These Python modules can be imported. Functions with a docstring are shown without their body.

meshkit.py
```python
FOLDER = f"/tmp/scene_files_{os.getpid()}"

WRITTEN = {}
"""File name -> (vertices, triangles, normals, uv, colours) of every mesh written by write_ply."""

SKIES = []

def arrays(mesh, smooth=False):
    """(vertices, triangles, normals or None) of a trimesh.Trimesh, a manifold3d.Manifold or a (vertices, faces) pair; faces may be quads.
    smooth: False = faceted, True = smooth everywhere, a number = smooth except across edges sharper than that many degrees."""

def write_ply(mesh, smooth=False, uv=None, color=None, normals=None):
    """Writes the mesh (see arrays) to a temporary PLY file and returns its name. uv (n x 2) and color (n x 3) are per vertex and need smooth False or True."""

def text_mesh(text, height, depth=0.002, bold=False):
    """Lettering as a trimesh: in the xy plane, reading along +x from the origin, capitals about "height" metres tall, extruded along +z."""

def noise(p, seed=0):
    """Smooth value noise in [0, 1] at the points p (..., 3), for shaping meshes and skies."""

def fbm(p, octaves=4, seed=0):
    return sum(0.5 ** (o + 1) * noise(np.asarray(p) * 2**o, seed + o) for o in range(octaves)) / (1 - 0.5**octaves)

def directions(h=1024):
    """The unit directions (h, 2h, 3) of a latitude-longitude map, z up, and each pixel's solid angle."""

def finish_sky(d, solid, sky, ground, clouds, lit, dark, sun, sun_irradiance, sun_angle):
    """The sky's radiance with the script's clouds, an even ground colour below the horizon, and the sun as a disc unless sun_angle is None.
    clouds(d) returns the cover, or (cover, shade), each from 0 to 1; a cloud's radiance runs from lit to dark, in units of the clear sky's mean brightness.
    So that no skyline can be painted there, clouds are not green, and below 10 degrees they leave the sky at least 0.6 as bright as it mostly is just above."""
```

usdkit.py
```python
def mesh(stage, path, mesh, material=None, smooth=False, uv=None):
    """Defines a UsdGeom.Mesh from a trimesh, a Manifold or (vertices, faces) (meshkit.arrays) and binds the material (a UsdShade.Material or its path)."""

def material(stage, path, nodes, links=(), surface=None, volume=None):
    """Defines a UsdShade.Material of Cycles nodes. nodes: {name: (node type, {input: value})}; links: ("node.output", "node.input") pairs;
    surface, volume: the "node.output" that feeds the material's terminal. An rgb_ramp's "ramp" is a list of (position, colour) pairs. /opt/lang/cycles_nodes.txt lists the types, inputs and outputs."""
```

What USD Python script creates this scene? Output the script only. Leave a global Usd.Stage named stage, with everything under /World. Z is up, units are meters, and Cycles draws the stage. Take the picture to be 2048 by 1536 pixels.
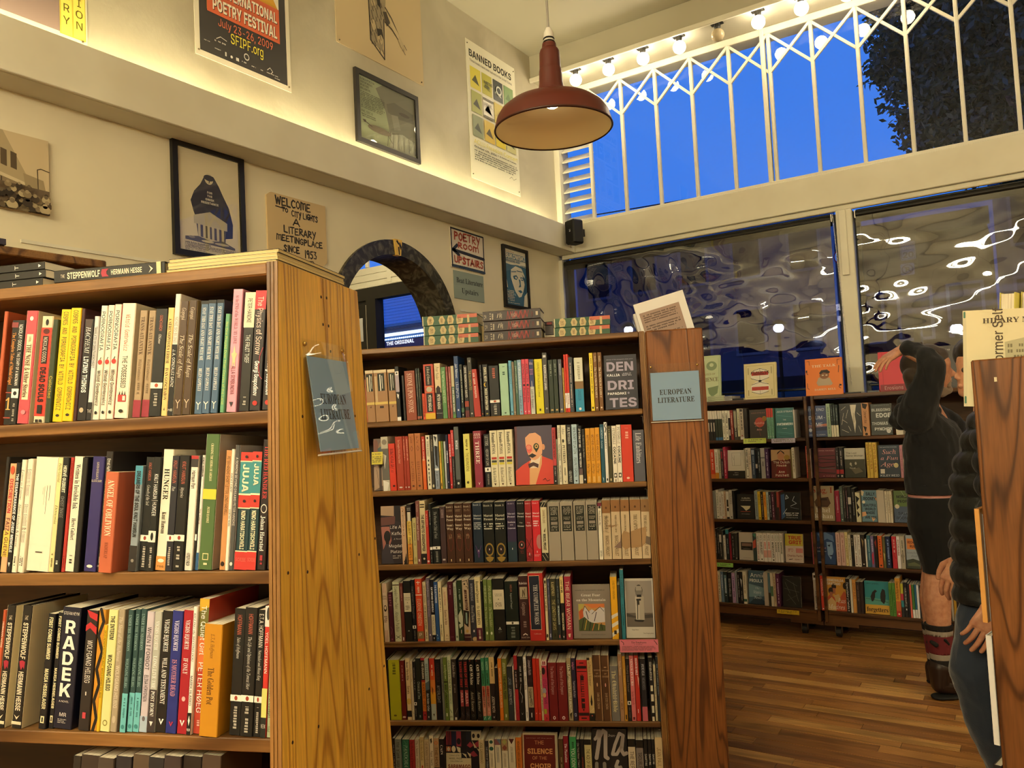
import math, random, glob
import numpy as np, trimesh, manifold3d as m3
from shapely import affinity, box as sbox, union_all
from shapely.geometry import Polygon, LineString
from PIL import Image, ImageDraw, ImageFont
from pxr import Usd, UsdGeom, UsdLux, UsdShade, Gf, Sdf, Vt
import usdkit, meshkit

stage = Usd.Stage.CreateInMemory()
UsdGeom.SetStageUpAxis(stage, 'Z'); UsdGeom.SetStageMetersPerUnit(stage, 1.0)
stage.SetDefaultPrim(UsdGeom.Xform.Define(stage, '/World').GetPrim())
UsdGeom.Scope.Define(stage, '/World/Looks')

# ---------------------------------------------------------------- camera (phone, eye height; room corner far left)
FOC, PITCH, ROLL, HEAD = 1580.0, math.radians(2.9), math.radians(-2.85), math.radians(123.15)
CAM = np.array([0, 0, 1.5])
_f0 = np.array([math.cos(HEAD), math.sin(HEAD), 0.0]); _r0 = np.array([math.sin(HEAD), -math.cos(HEAD), 0.0]); _z = np.array([0, 0, 1.0])
FWD = math.cos(PITCH) * _f0 + math.sin(PITCH) * _z
_u1 = -math.sin(PITCH) * _f0 + math.cos(PITCH) * _z
RGT = math.cos(ROLL) * _r0 + math.sin(ROLL) * _u1
UPV = -math.sin(ROLL) * _r0 + math.cos(ROLL) * _u1
EXPOSURE = 0.0
cam = UsdGeom.Camera.Define(stage, '/World/camera')
cam.CreateHorizontalApertureAttr(36.0); cam.CreateVerticalApertureAttr(27.0); cam.CreateFocalLengthAttr(36.0 * FOC / 2048)
cam.CreateClippingRangeAttr((0.05, 2000.0)); cam.CreateExposureAttr(EXPOSURE)
cam.AddTransformOp().Set(Gf.Matrix4d(*RGT, 0, *UPV, 0, *(-FWD), 0, *CAM, 1))

# ---------------------------------------------------------------- light
LAMP = 290.0; WARM = (1.0, 0.87, 0.56)
sky = UsdLux.DomeLight.Define(stage, '/World/sky'); sky.CreateColorAttr(Gf.Vec3f(0.046, 0.225, 0.92)); sky.CreateIntensityAttr(0.29)
def lamp_light(name, p, power, r=0.06, col=WARM):
    l = UsdLux.SphereLight.Define(stage, '/World/' + name); l.CreateRadiusAttr(r); l.CreateColorAttr(Gf.Vec3f(*col)); l.CreateIntensityAttr(power)
    UsdGeom.Xformable(l).AddTranslateOp().Set(Gf.Vec3d(*p))
# (the added tube lamps, out of view, are built below with the other lamps)
lamp_light('added_vestibule_light', (-4.4, 4.6, 3.9), 230, 0.1)  # unseen lamp added to brighten the vestibule behind the arch
COVE, GLOBE, TUBE, BULB = 6.0, 42.0, 68.0, 9.0

# ---------------------------------------------------------------- measuring: a point seen in the photograph, on a known plane
def ray(px, py): return FWD + (px - 1024) / FOC * RGT - (py - 768) / FOC * UPV
def onp(px, py, p0, n):
    d = ray(px, py); return CAM + d * (np.dot(np.asarray(p0, float) - CAM, n) / np.dot(d, n))
def onx(px, py, x): return onp(px, py, (x, 0, 0), (1, 0, 0))
def ony(px, py, y): return onp(px, py, (0, y, 0), (0, 1, 0))
def onz(px, py, z): return onp(px, py, (0, 0, z), (0, 0, 1))

# ---------------------------------------------------------------- prims
_used = {}
def numbered(parent, name):
    k = parent + '/' + name; n = _used.get(k, 0); _used[k] = n + 1
    return k if n == 0 else '%s_%03d' % (k, n)
def tag(prim, label=None, cat=None, group=None, kind=None):
    for k, v in (('label', label), ('category', cat), ('group', group), ('kind', kind)):
        if v: prim.SetCustomDataByKey(k, v)
    return prim
def thing(name, label=None, cat=None, loc=(0, 0, 0), rz=0, rx=0, ry=0, group=None, kind=None, parent='/World'):
    x = UsdGeom.Xform.Define(stage, numbered(parent, name))
    x.AddTranslateOp().Set(Gf.Vec3d(*map(float, loc)))
    if rz: x.AddRotateZOp().Set(float(rz))
    if rx: x.AddRotateXOp().Set(float(rx))
    if ry: x.AddRotateYOp().Set(float(ry))
    return tag(x.GetPrim(), label, cat, group, kind)
class Sink:
    """Collects what would be the parts of a small book, in world space, for the one joined object of the smallest books."""
    def __init__(s, loc, rz, rx, ry):
        r = lambda d, ax: trimesh.transformations.rotation_matrix(math.radians(d), ax)
        s.M = trimesh.transformations.translation_matrix(loc) @ r(rz, (0, 0, 1)) @ r(rx, (1, 0, 0)) @ r(ry, (0, 1, 0))
STUFF = {}
def obj(name, mesh, mat, parent=None, smooth=False, **kw):
    if isinstance(parent, Sink):
        v, f = xf(mesh, parent.M); STUFF.setdefault({'cover': 'covers', 'page_block': 'page_blocks'}.get(name, 'spine_print'), []).append((v, f, _matcol.get(str(mat.GetPath()), (.7, .62, .46)))); return None
    p = numbered(str(parent.GetPath()) if parent is not None else '/World', name)
    return tag(usdkit.mesh(stage, p, mesh, mat, smooth).GetPrim(), **kw)

# ---------------------------------------------------------------- materials
def lin(c): return c / 12.92 if c <= 0.04045 else ((c + 0.055) / 1.055) ** 2.4
def rgb(h): return tuple(lin(int(h[i:i + 2], 16) / 255) for i in (0, 2, 4))
TINT = (1.06, 1.02, 0.88)
def alb(h, k=1.0): return tuple(min(0.88, max(0.006, c / t * k)) for c, t in zip(rgb(h), TINT))
_mats = {}; _matcol = {}
def paint(h, rough=0.5, metal=0.0, k=1.0, spec=0.4):
    key = 'paint_%s_%d_%d_%d' % (h, rough * 100, metal * 100, k * 100)
    if key not in _mats:
        _matcol['/World/Looks/' + key] = alb(h, k)
        _mats[key] = usdkit.material(stage, '/World/Looks/' + key, {'p': ('principled_bsdf', {'base_color': alb(h, k), 'roughness': rough, 'metallic': metal, 'specular_ior_level': spec})}, surface='p.BSDF')
    return _mats[key]
def emit(name, col, s):
    return usdkit.material(stage, '/World/Looks/' + name, {'e': ('emission', {'color': col, 'strength': s})}, surface='e.emission')
def mottled(name, c0, c1, scale, rough=0.6, bump=0.0, detail=4, stretch=(1, 1, 1), dist=0.0, lo=0.35, hi=0.65, spec=0.3, bscale=None):
    n = {'t': ('texture_coordinate', {}), 'm': ('mapping', {'scale': stretch}), 'n': ('noise_texture', {'scale': scale, 'detail': detail, 'distortion': dist}),
         'r': ('rgb_ramp', {'ramp': [(lo, c0), (hi, c1)]}), 'p': ('principled_bsdf', {'roughness': rough, 'specular_ior_level': spec})}
    l = [('t.object', 'm.vector'), ('m.vector', 'n.vector'), ('n.fac', 'r.fac'), ('r.color', 'p.base_color')]
    if bump:
        n['b'] = ('bump', {'strength': 1.0, 'distance': bump}); n['n2'] = ('noise_texture', {'scale': bscale or scale * 3, 'detail': 5})
        l += [('m.vector', 'n2.vector'), ('n2.fac', 'b.height'), ('b.normal', 'p.normal')]
    return usdkit.material(stage, '/World/Looks/' + name, n, l, surface='p.BSDF')
def wood(name, light, dark, along='z', rings=26.0, warp=1.0, rough=0.4, seed=0.0, mid=None):
    """Fir or ply: annual rings cut lengthwise (warped bands), fine pores, broad tone changes."""
    st = {'x': (.07, 1, 1), 'y': (1, .07, 1), 'z': (1, 1, .07)}[along]
    n = {'t': ('texture_coordinate', {}), 'm': ('mapping', {'scale': st, 'location': (seed, seed * .7, seed * 1.3)}),
         'big': ('noise_texture', {'scale': 5.0, 'detail': 2.0, 'distortion': .4}),
         'k': ('math', {'math_type': 'multiply', 'value2': rings * warp * .35}), 's': ('math', {'math_type': 'sine'}),
         'u': ('math', {'math_type': 'multiply_add', 'value2': .5, 'value3': .5}), 'pw': ('math', {'math_type': 'power', 'value2': 3.0}),
         'fine': ('noise_texture', {'scale': 160.0, 'detail': 2.0}), 'tone': ('noise_texture', {'scale': 2.2, 'detail': 3.0}),
         'r': ('rgb_ramp', {'ramp': [(0, light), (.55, mid or tuple((a + b) / 2 for a, b in zip(light, dark))), (1, dark)]}),
         'f': ('rgb_ramp', {'ramp': [(.3, (.72, .72, .72)), (.7, (1, 1, 1))]}), 'g': ('rgb_ramp', {'ramp': [(.3, (.62, .6, .58)), (.7, (1.1, 1.1, 1.1))]}),
         'x1': ('mix', {'mix_type': 'multiply', 'fac': 1.0}), 'x2': ('mix', {'mix_type': 'multiply', 'fac': .8}),
         'b': ('bump', {'strength': .5, 'distance': .0012}), 'p': ('principled_bsdf', {'roughness': rough, 'specular_ior_level': .45})}
    l = [('t.object', 'm.vector'), ('m.vector', 'big.vector'), ('big.fac', 'k.value1'), ('k.value', 's.value1'), ('s.value', 'u.value1'), ('u.value', 'pw.value1'),
         ('pw.value', 'r.fac'), ('m.vector', 'fine.vector'), ('fine.fac', 'f.fac'), ('t.object', 'tone.vector'), ('tone.fac', 'g.fac'),
         ('r.color', 'x1.color1'), ('f.color', 'x1.color2'), ('x1.color', 'x2.color1'), ('g.color', 'x2.color2'), ('x2.color', 'p.base_color'), ('pw.value', 'b.height'), ('b.normal', 'p.normal')]
    return usdkit.material(stage, '/World/Looks/' + name, n, l, surface='p.BSDF')
def glazing(name, f0=.03, tint=(1, 1, 1), rough=0.0):
    """A thin clear sheet: transparent, reflecting more at a glancing angle, alike from both sides."""
    n = {'w': ('layer_weight', {'blend': .5}), 'p5': ('math', {'math_type': 'power', 'value2': 5.0}), 'a': ('math', {'math_type': 'multiply_add', 'value2': .6, 'value3': f0, 'use_clamp': True}), 't': ('transparent_bsdf', {'color': tint}),
         'g': ('glossy_bsdf', {'color': (1, 1, 1), 'roughness': rough}), 'm': ('mix_closure', {})}
    return usdkit.material(stage, '/World/Looks/' + name, n, [('w.facing', 'p5.value1'), ('p5.value', 'a.value1'), ('a.value', 'm.fac'), ('t.BSDF', 'm.closure1'), ('g.BSDF', 'm.closure2')], surface='m.closure')

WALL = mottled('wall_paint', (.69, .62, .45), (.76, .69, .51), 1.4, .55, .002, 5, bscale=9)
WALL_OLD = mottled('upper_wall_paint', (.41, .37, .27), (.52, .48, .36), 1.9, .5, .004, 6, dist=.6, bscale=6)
CREAM = mottled('cream_trim_paint', (.67, .63, .51), (.73, .70, .58), 3.0, .42, .0008, 4)
CEIL = mottled('ceiling_paint', (.42, .39, .29), (.46, .43, .33), .8, .6)
HONEY = wood('honey_fir', (.86, .50, .07), (.50, .235, .03), 'z', 430, 1.0, .36, 1.3, (.78, .43, .06))
HONEY2 = wood('honey_fir_second', (.83, .48, .068), (.50, .24, .03), 'z', 380, 1.0, .36, 7.7, (.76, .42, .058))
REDFIR = wood('red_fir_ply', (.30, .105, .026), (.115, .034, .009), 'z', 420, 1.0, .38, 4.1, (.245, .082, .02))
REDFIR2 = wood('dark_red_fir_ply', (.235, .088, .025), (.085, .028, .008), 'z', 400, 1.0, .38, 9.3, (.195, .07, .019))
SHELFX = wood('shelf_fir', (.30, .145, .045), (.12, .05, .015), 'x', 130, 1.0, .38, 2.2)
CASEDARK = wood('case_back_ply', (.10, .042, .014), (.04, .015, .005), 'x', 60, 1.0, .5, 5.5)
PLY = wood('ply_edge', (.36, .18, .055), (.12, .05, .016), 'z', 260, 1.0, .4, 3.3)
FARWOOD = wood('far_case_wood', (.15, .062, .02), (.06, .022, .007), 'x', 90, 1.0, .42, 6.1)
PAGES = mottled('book_pages', (.60, .53, .40), (.80, .74, .60), 300, .8, 0, 2, (1, .02, .02))
PAGES_OLD = mottled('yellowed_book_pages', (.52, .40, .18), (.70, .58, .30), 300, .8, 0, 2, (.02, .02, 1))
BLACKMETAL = paint('17150f', .4); STEEL = paint('b8b0a0', .25, 1.0); BRASS = paint('c09a50', .3, 1.0)
PANE = glazing('clear_pane', .022)
PICGLASS = glazing('picture_glass', .02)
ACRYL = glazing('clear_acrylic', .02)
FILM = glazing('dark_shade_film', .10, (.105, .115, .185), .02)

# ---------------------------------------------------------------- mesh helpers
def bx(x0, x1, y0, y1, z0, z1, bev=0.0):
    x0, x1 = min(x0, x1), max(x0, x1); y0, y1 = min(y0, y1), max(y0, y1); z0, z1 = min(z0, z1), max(z0, z1)
    if bev <= 0:
        v = np.array([(x, y, z) for x in (x0, x1) for y in (y0, y1) for z in (z0, z1)], float)
        f = np.array([(0, 1, 3), (0, 3, 2), (4, 6, 7), (4, 7, 5), (0, 4, 5), (0, 5, 1), (2, 3, 7), (2, 7, 6), (0, 2, 6), (0, 6, 4), (1, 5, 7), (1, 7, 3)])
        return v, f
    b = min(bev, (x1 - x0) / 2.01, (y1 - y0) / 2.01, (z1 - z0) / 2.01); pts = []
    for x, sx in ((x0, 1), (x1, -1)):
        for y, sy in ((y0, 1), (y1, -1)):
            for z, sz in ((z0, 1), (z1, -1)): pts += [(x + sx * b, y, z), (x, y + sy * b, z), (x, y, z + sz * b)]
            pts = [tuple(p) for p in pts]
    pts = []
    for x, sx in ((x0, 1), (x1, -1)):
        for y, sy in ((y0, 1), (y1, -1)):
            for z, sz in ((z0, 1), (z1, -1)): pts += [(x + sx * b, y + sy * b, z), (x, y + sy * b, z + sz * b), (x + sx * b, y, z + sz * b)]
    m = m3.Manifold.hull_points(np.array(pts)).to_mesh()
    return np.array(m.vert_properties[:, :3]), np.array(m.tri_verts)
def cat(*ms):
    V, F, n = [], [], 0
    for v, f in ms:
        v = np.asarray(v, float); V.append(v); F.append(np.asarray(f, int) + n); n += len(v)
    return np.vstack(V), np.vstack(F)
def tri(poly):
    """Triangles of a shapely polygon."""
    V, F, n = [], [], 0
    for g in getattr(poly, 'geoms', [poly]):
        if g.is_empty or g.geom_type != 'Polygon' or g.area < 1e-12: continue
        v, f = trimesh.creation.triangulate_polygon(g, engine='earcut')
        V.append(v); F.append(f + n); n += len(v)
    return (np.vstack(V), np.vstack(F)) if V else (np.zeros((0, 2)), np.zeros((0, 3), int))
def extr(poly, t):
    ms = [trimesh.creation.extrude_polygon(g, t, engine='earcut') for g in getattr(poly, 'geoms', [poly])]
    return cat(*[(m.vertices, m.faces) for m in ms])
def xf(m, M):
    v, f = m; M = np.asarray(M, float); v = np.asarray(v) @ M[:3, :3].T + (M[:3, 3] if M.shape[1] == 4 else 0)
    return v, (f[:, ::-1] if np.linalg.det(M[:3, :3]) < 0 else f)
def yz_to(m, x): return xf(m, [[0, 0, 1, x], [1, 0, 0, 0], [0, 1, 0, 0]])        # polygon (y, z) extruded along x
def xz_to(m, y): return xf(m, [[1, 0, 0, 0], [0, 0, -1, y], [0, 1, 0, 0]])       # polygon (x, z) extruded towards -y
def tube(pts, r, n=8, caps=True):
    pts = np.asarray(pts, float); r = np.broadcast_to(r, len(pts)); V, F = [], []
    T = np.gradient(pts, axis=0); T /= np.linalg.norm(T, axis=1, keepdims=True)
    a = np.cross(T[0], (0, 0, 1) if abs(T[0][2]) < .9 else (1, 0, 0)); a /= np.linalg.norm(a)
    for i, p in enumerate(pts):
        a = a - T[i] * (a @ T[i]); a /= np.linalg.norm(a); b = np.cross(T[i], a)
        for k in range(n):
            t = 2 * math.pi * k / n; V.append(p + r[i] * (math.cos(t) * a + math.sin(t) * b))
    for i in range(len(pts) - 1):
        for k in range(n):
            A, B = i * n + k, i * n + (k + 1) % n; F += [(A, B, B + n), (A, B + n, A + n)]
    if caps:
        V += [pts[0], pts[-1]]; c0, c1 = len(V) - 2, len(V) - 1; o = (len(pts) - 1) * n
        for k in range(n): F += [(c0, (k + 1) % n, k), (c1, o + k, o + (k + 1) % n)]
    return np.array(V), np.array(F)
def lathe(prof, n=40):
    V, F = [], []
    for k in range(n):
        t = 2 * math.pi * k / n
        for r, z in prof: V.append((r * math.cos(t), r * math.sin(t), z))
    m = len(prof)
    for k in range(n):
        for i in range(m - 1):
            a, b = k * m + i, ((k + 1) % n) * m + i; F += [(a, b, b + 1), (a, b + 1, a + 1)]
    return np.array(V), np.array(F)
def ball(c, r, sub=2):
    m = trimesh.creation.icosphere(sub, 1.0); return np.array(m.vertices) * r + np.asarray(c), np.array(m.faces)

# ---------------------------------------------------------------- lettering and flat print
_FD = glob.glob('/opt/blender-*/*/datafiles/fonts')[0]
_fonts = {'s': ImageFont.truetype(_FD + '/Inter.woff2', 72), 'm': ImageFont.truetype(_FD + '/DejaVuSansMono.woff2', 72), 'M': ImageFont.truetype(_FD + '/NotoSansMath-Regular.woff2', 72)}
_bold = ImageFont.truetype(_FD + '/Inter.woff2', 72); _bold.set_variation_by_axes([20, 800]); _fonts['b'] = _bold
_fonts['s'].set_variation_by_axes([16, 480])
def _map(c, A, a, d=None):
    if 'A' <= c <= 'Z': return chr(A + ord(c) - 65)
    if 'a' <= c <= 'z': return chr(a + ord(c) - 97)
    if d and '0' <= c <= '9': return chr(d + ord(c) - 48)
    return c
_glyphs = {}
_ASC = {'É': 'E', 'é': 'e', 'è': 'e', 'á': 'a', 'Á': 'A', 'ě': 'e', 'Ø': 'O', 'ø': 'o', 'ñ': 'n', 'È': 'E', 'ê': 'e', 'ú': 'u'}
def glyph(font, ch):
    if (font, ch) not in _glyphs:
        f, c = _fonts.get(font), ch
        if font in 'rit': c = _ASC.get(c, c)
        if font == 'r': c = _map(c, 0x1D400, 0x1D41A, 0x1D7CE)            # bold roman
        if font == 'i': c = {'h': 'ℎ'}.get(c) or _map(c, 0x1D434, 0x1D44E)  # italic
        if font == 't': c = _map(c, 0x1D468, 0x1D482)
        if font in 'rit': f = _fonts['M'] if c != ch or ch in " .,'!?-&" else _fonts['s']
        adv = f.getlength(c) / 52.0
        x0, y0, x1, y1 = f.getbbox(c, anchor='ls')
        if ch == ' ' or x1 <= x0: _glyphs[font, ch] = (None, None, max(adv, .3))
        else:
            im = Image.new('L', (x1 - x0 + 8, y1 - y0 + 8)); ImageDraw.Draw(im).text((4 - x0, 4 - y0), c, 255, f, anchor='ls')
            on = np.pad(np.asarray(im) > 127, ((0, 0), (1, 1))).astype(np.int8)
            rows, st = np.nonzero(np.diff(on, axis=1) == 1); en = np.nonzero(np.diff(on, axis=1) == -1)[1]
            sh = union_all(sbox(st, -rows - 1, en, -rows)).buffer(.6).buffer(-.6).simplify(.95)
            v, fc = tri(sh)
            _glyphs[font, ch] = ((v + [x0 - 4, 4 - y0]) / 52.0, fc, adv)
    return _glyphs[font, ch]
def text2d(s, font='s'):
    V, F, n, x = [], [], 0, 0.0
    for ch in s:
        v, f, a = glyph(font, ch)
        if v is not None: V.append(v + [x, 0]); F.append(f + n); n += len(v)
        x += a
    return (np.vstack(V) if V else np.zeros((0, 2)), np.vstack(F) if F else np.zeros((0, 3), int), max(x, .01))
def ell(cx, cy, rx, ry, n=28):
    t = np.linspace(0, 2 * math.pi, n, endpoint=False); return Polygon(np.c_[cx + rx * np.cos(t), cy + ry * np.sin(t)])
def greek(x0, x1, y0, y1, rng, vertical=False):
    """A line of print too small to read: a row of little letter-sized marks."""
    P = []; L = (y1 - y0) if vertical else (x1 - x0); hh = (x1 - x0) if vertical else (y1 - y0); p = 0.0
    while p < L:
        w = hh * rng.uniform(.35, .6)
        if rng.random() > .16: 
            a, b = p, min(p + w, L); t = hh * rng.uniform(0, .25)
            P.append(sbox(x0 + t, y0 + a, x1, y0 + b) if vertical else sbox(x0 + a, y0 + t, x0 + b, y1))
        p += w + hh * .22
    V, F = zip(*[tri(g) for g in P]) if P else ((np.zeros((0, 2)),), (np.zeros((0, 3), int),))
    n, FF = 0, []
    for v, f in zip(V, F): FF.append(f + n); n += len(v)
    return np.vstack(V), np.vstack(FF)
def art(parent, items, W, H, y=0.0, eps=0.0002, M=None, rough=.5, k=1.0, rng=None):
    """Flat print on a face W x H in the parent's x-z plane, facing -y. Items, in X right and Y down from 0 to 1:
    b a c COL band | t/ts/.. a c COL text down the spine | h a c COL text across | o y r COL disc | g a c COL unreadable spine line | p y penguin-style band
    R x0 y0 x1 y1 COL | E cx cy rx ry COL | T x y h COL text (centred) | L x y h COL text (from the left) | Y COL x,y ... | S COL w x,y ... stroke | G x0 y0 x1 y1 n COL unreadable lines"""
    rng = rng or random.Random(7); runs = []
    def put(kind, col, v, f):
        if len(f) == 0: return
        v = np.asarray(v, float)
        if runs and runs[-1][0] == kind and runs[-1][1] == col: 
            n = sum(len(a) for a in runs[-1][2]); runs[-1][2].append(v); runs[-1][3].append(f + n)
        else: runs.append((kind, col, [v], [f]))
    unit = sbox(0, 0, 1, 1)
    flip = lambda g: affinity.affine_transform(g.intersection(unit), [W, 0, 0, -H, 0, H])
    for it in items:
        it = it.strip()
        if not it: continue
        op, _, rest = it.partition(' '); a = rest.split()
        fl = [float(q) if q.lstrip('-').replace('.', '', 1).isdigit() else q for q in a[:6]]
        if op == 'b': put('print', a[2], *tri(flip(sbox(0, fl[0], 1, fl[1]))))
        elif op[0] == 't':
            s = rest.split(None, 3)[3]; v, f, w = text2d(s, op[1:2] or 's'); L = (fl[1] - fl[0]) * H; sy = .52 * W; sx = L / w
            if sx > sy * 1.15: sx = sy * 1.15
            sy = min(sy, sx * 1.9)
            put('lettering', a[2], np.c_[W / 2 - sy * .5 + v[:, 1] * sy, H * (1 - fl[0]) - v[:, 0] * sx], f)
        elif op[0] == 'h':
            s = rest.split(None, 3)[3]; v, f, w = text2d(s, op[1:2] or 's'); hh = (fl[1] - fl[0]) * H; sx = min(.86 * W / w, hh * 1.1)
            put('lettering', a[2], np.c_[W / 2 - w * sx / 2 + v[:, 0] * sx, H * (1 - fl[1]) + v[:, 1] * hh], f)
        elif op == 'o': r = fl[1] * W; put('print', a[2], *tri(ell(W / 2, H * (1 - fl[0]), r, r, 16)))
        elif op == 'g':
            v, f = greek(W * .34, W * .66, H * (1 - fl[1]), H * (1 - fl[0]), rng, True); put('lettering', a[2], v, f)
        elif op == 'p':
            q = fl[0]; put('print', 'ece2cc', *tri(flip(sbox(0, q, 1, q + .052)))); put('emblem', 'b04a2a', *tri(ell(W / 2, H * (1 - q - .026), W * .14, H * .019, 14)))
            v, f = greek(W * .42, W * .58, H * .03, H * (.95 - q - .04), rng, True); put('lettering', 'a8a090', v, f)
        elif op == 'R': put('print', a[4], *tri(flip(sbox(*fl[:4]))))
        elif op == 'E': put('print', a[4], *tri(flip(ell(*fl[:4]))))
        elif op[0] in 'TL':
            s = rest.split(None, 4)[4]; v, f, w = text2d(s, op[1:2] or 's'); hh = fl[2] * H; x = fl[0] * W - (w * hh / 2 if op[0] == 'T' else 0)
            put('lettering', a[3], np.c_[x + v[:, 0] * hh, H * (1 - fl[1]) + v[:, 1] * hh], f)
        elif op[0] == 'F':   # fitted: x0 x1 y h
            s = rest.split(None, 5)[5]; v, f, w = text2d(s, op[1:2] or 's'); hh = fl[3] * H; sx = (fl[1] - fl[0]) * W / w
            put('lettering', a[4], np.c_[fl[0] * W + v[:, 0] * sx, H * (1 - fl[2]) + v[:, 1] * hh], f)
        elif op == 'Y': put('print', a[0], *tri(flip(Polygon([tuple(map(float, q.split(','))) for q in a[1:]]).buffer(0))))
        elif op == 'S':
            g = LineString([(float(q.split(',')[0]) * W, H * (1 - float(q.split(',')[1]))) for q in a[2:]]).buffer(fl[1] * W / 2, cap_style='round', quad_segs=3)
            put('brushstroke', a[0], *tri(g))
        elif op == 'G':
            n = int(fl[4]); dy = (fl[3] - fl[1]) / n
            for i in range(n):
                x1 = fl[2] - (rng.uniform(0, .25) * (fl[2] - fl[0]) if i == n - 1 else rng.uniform(0, .06))
                v, f = greek(fl[0] * W, x1 * W, H * (1 - fl[1] - dy * i - dy * .62), H * (1 - fl[1] - dy * i), rng); put('lettering', a[5], v, f)
    for i, (kind, col, V, F) in enumerate(runs):
        v, f = np.vstack(V), np.vstack(F); m = (np.c_[v[:, 0], np.full(len(v), y - eps * (i + 1)), v[:, 1]], f)
        n = np.cross(m[0][f[0, 1]] - m[0][f[0, 0]], m[0][f[0, 2]] - m[0][f[0, 0]])
        if n[1] > 0: m = (m[0], f[:, ::-1])
        if M is not None: m = xf(m, M)
        obj({'print': 'printed_shape'}.get(kind, kind), m, paint(col, rough, k=k), parent)
# ================================================================ THE ROOM
XW, YW, ZC = -3.313, 5.95, 4.57                 # left wall, window wall, ceiling
def S(name, mesh, mat, parent=None, **kw): return obj(name, mesh, mat, parent, kind='structure' if parent is None else None, **kw)
AY, AZ, AR, AO = 3.79, 2.095, .512, .605        # arch: centre, opening and outer radius
def arch_poly(r, z0=0.0, n=40):
    t = np.linspace(0, math.pi, n); return Polygon([(AY + r, z0)] + [(AY + r * math.cos(a), AZ + r * math.sin(a)) for a in t] + [(AY - r, z0)])
low = sbox(-4.2, 0, 6.1, 3.05).difference(arch_poly(AR + .03))
S('wall_left', yz_to(extr(low, .2), XW - .2), WALL)
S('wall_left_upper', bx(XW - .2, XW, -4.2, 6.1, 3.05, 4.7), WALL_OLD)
S('ceiling', bx(XW - .2, 4.4, -4.2, 6.1, ZC, ZC + .12), CEIL)
S('wall_right', bx(4.2, 4.4, -4.2, 6.1, 0, ZC), WALL)
S('wall_back', bx(XW - .2, 4.4, -4.4, -4.2, 0, ZC + .1), WALL)
S('baseboard_left', bx(XW, XW + .015, -4.2, 3.17, 0, .12), CREAM)
# ledge along the left wall: a trough that hides the strip light
t = thing('trim_1', kind='structure')
obj('fascia', bx(-3.157, -3.137, -4.2, 5.88, 2.925, 3.14, .003), CREAM, t)
obj('ledge_underside', bx(XW, -3.157, -4.2, 5.88, 2.925, 2.945), CREAM, t)
obj('strip_light', tube([(-3.235, -4.0, 3.035), (-3.235, 5.75, 3.035)], .014, 8), emit('strip_glow', (1, .88, .58), COVE * 9), t, label='glowing strip light laid in the ledge')
S('trim_2', bx(XW, XW + .006, 1.55, 3.12, 2.318, 2.332), CREAM); S('trim_3', bx(XW, XW + .006, 4.45, 5.9, 2.312, 2.326), CREAM)
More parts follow.
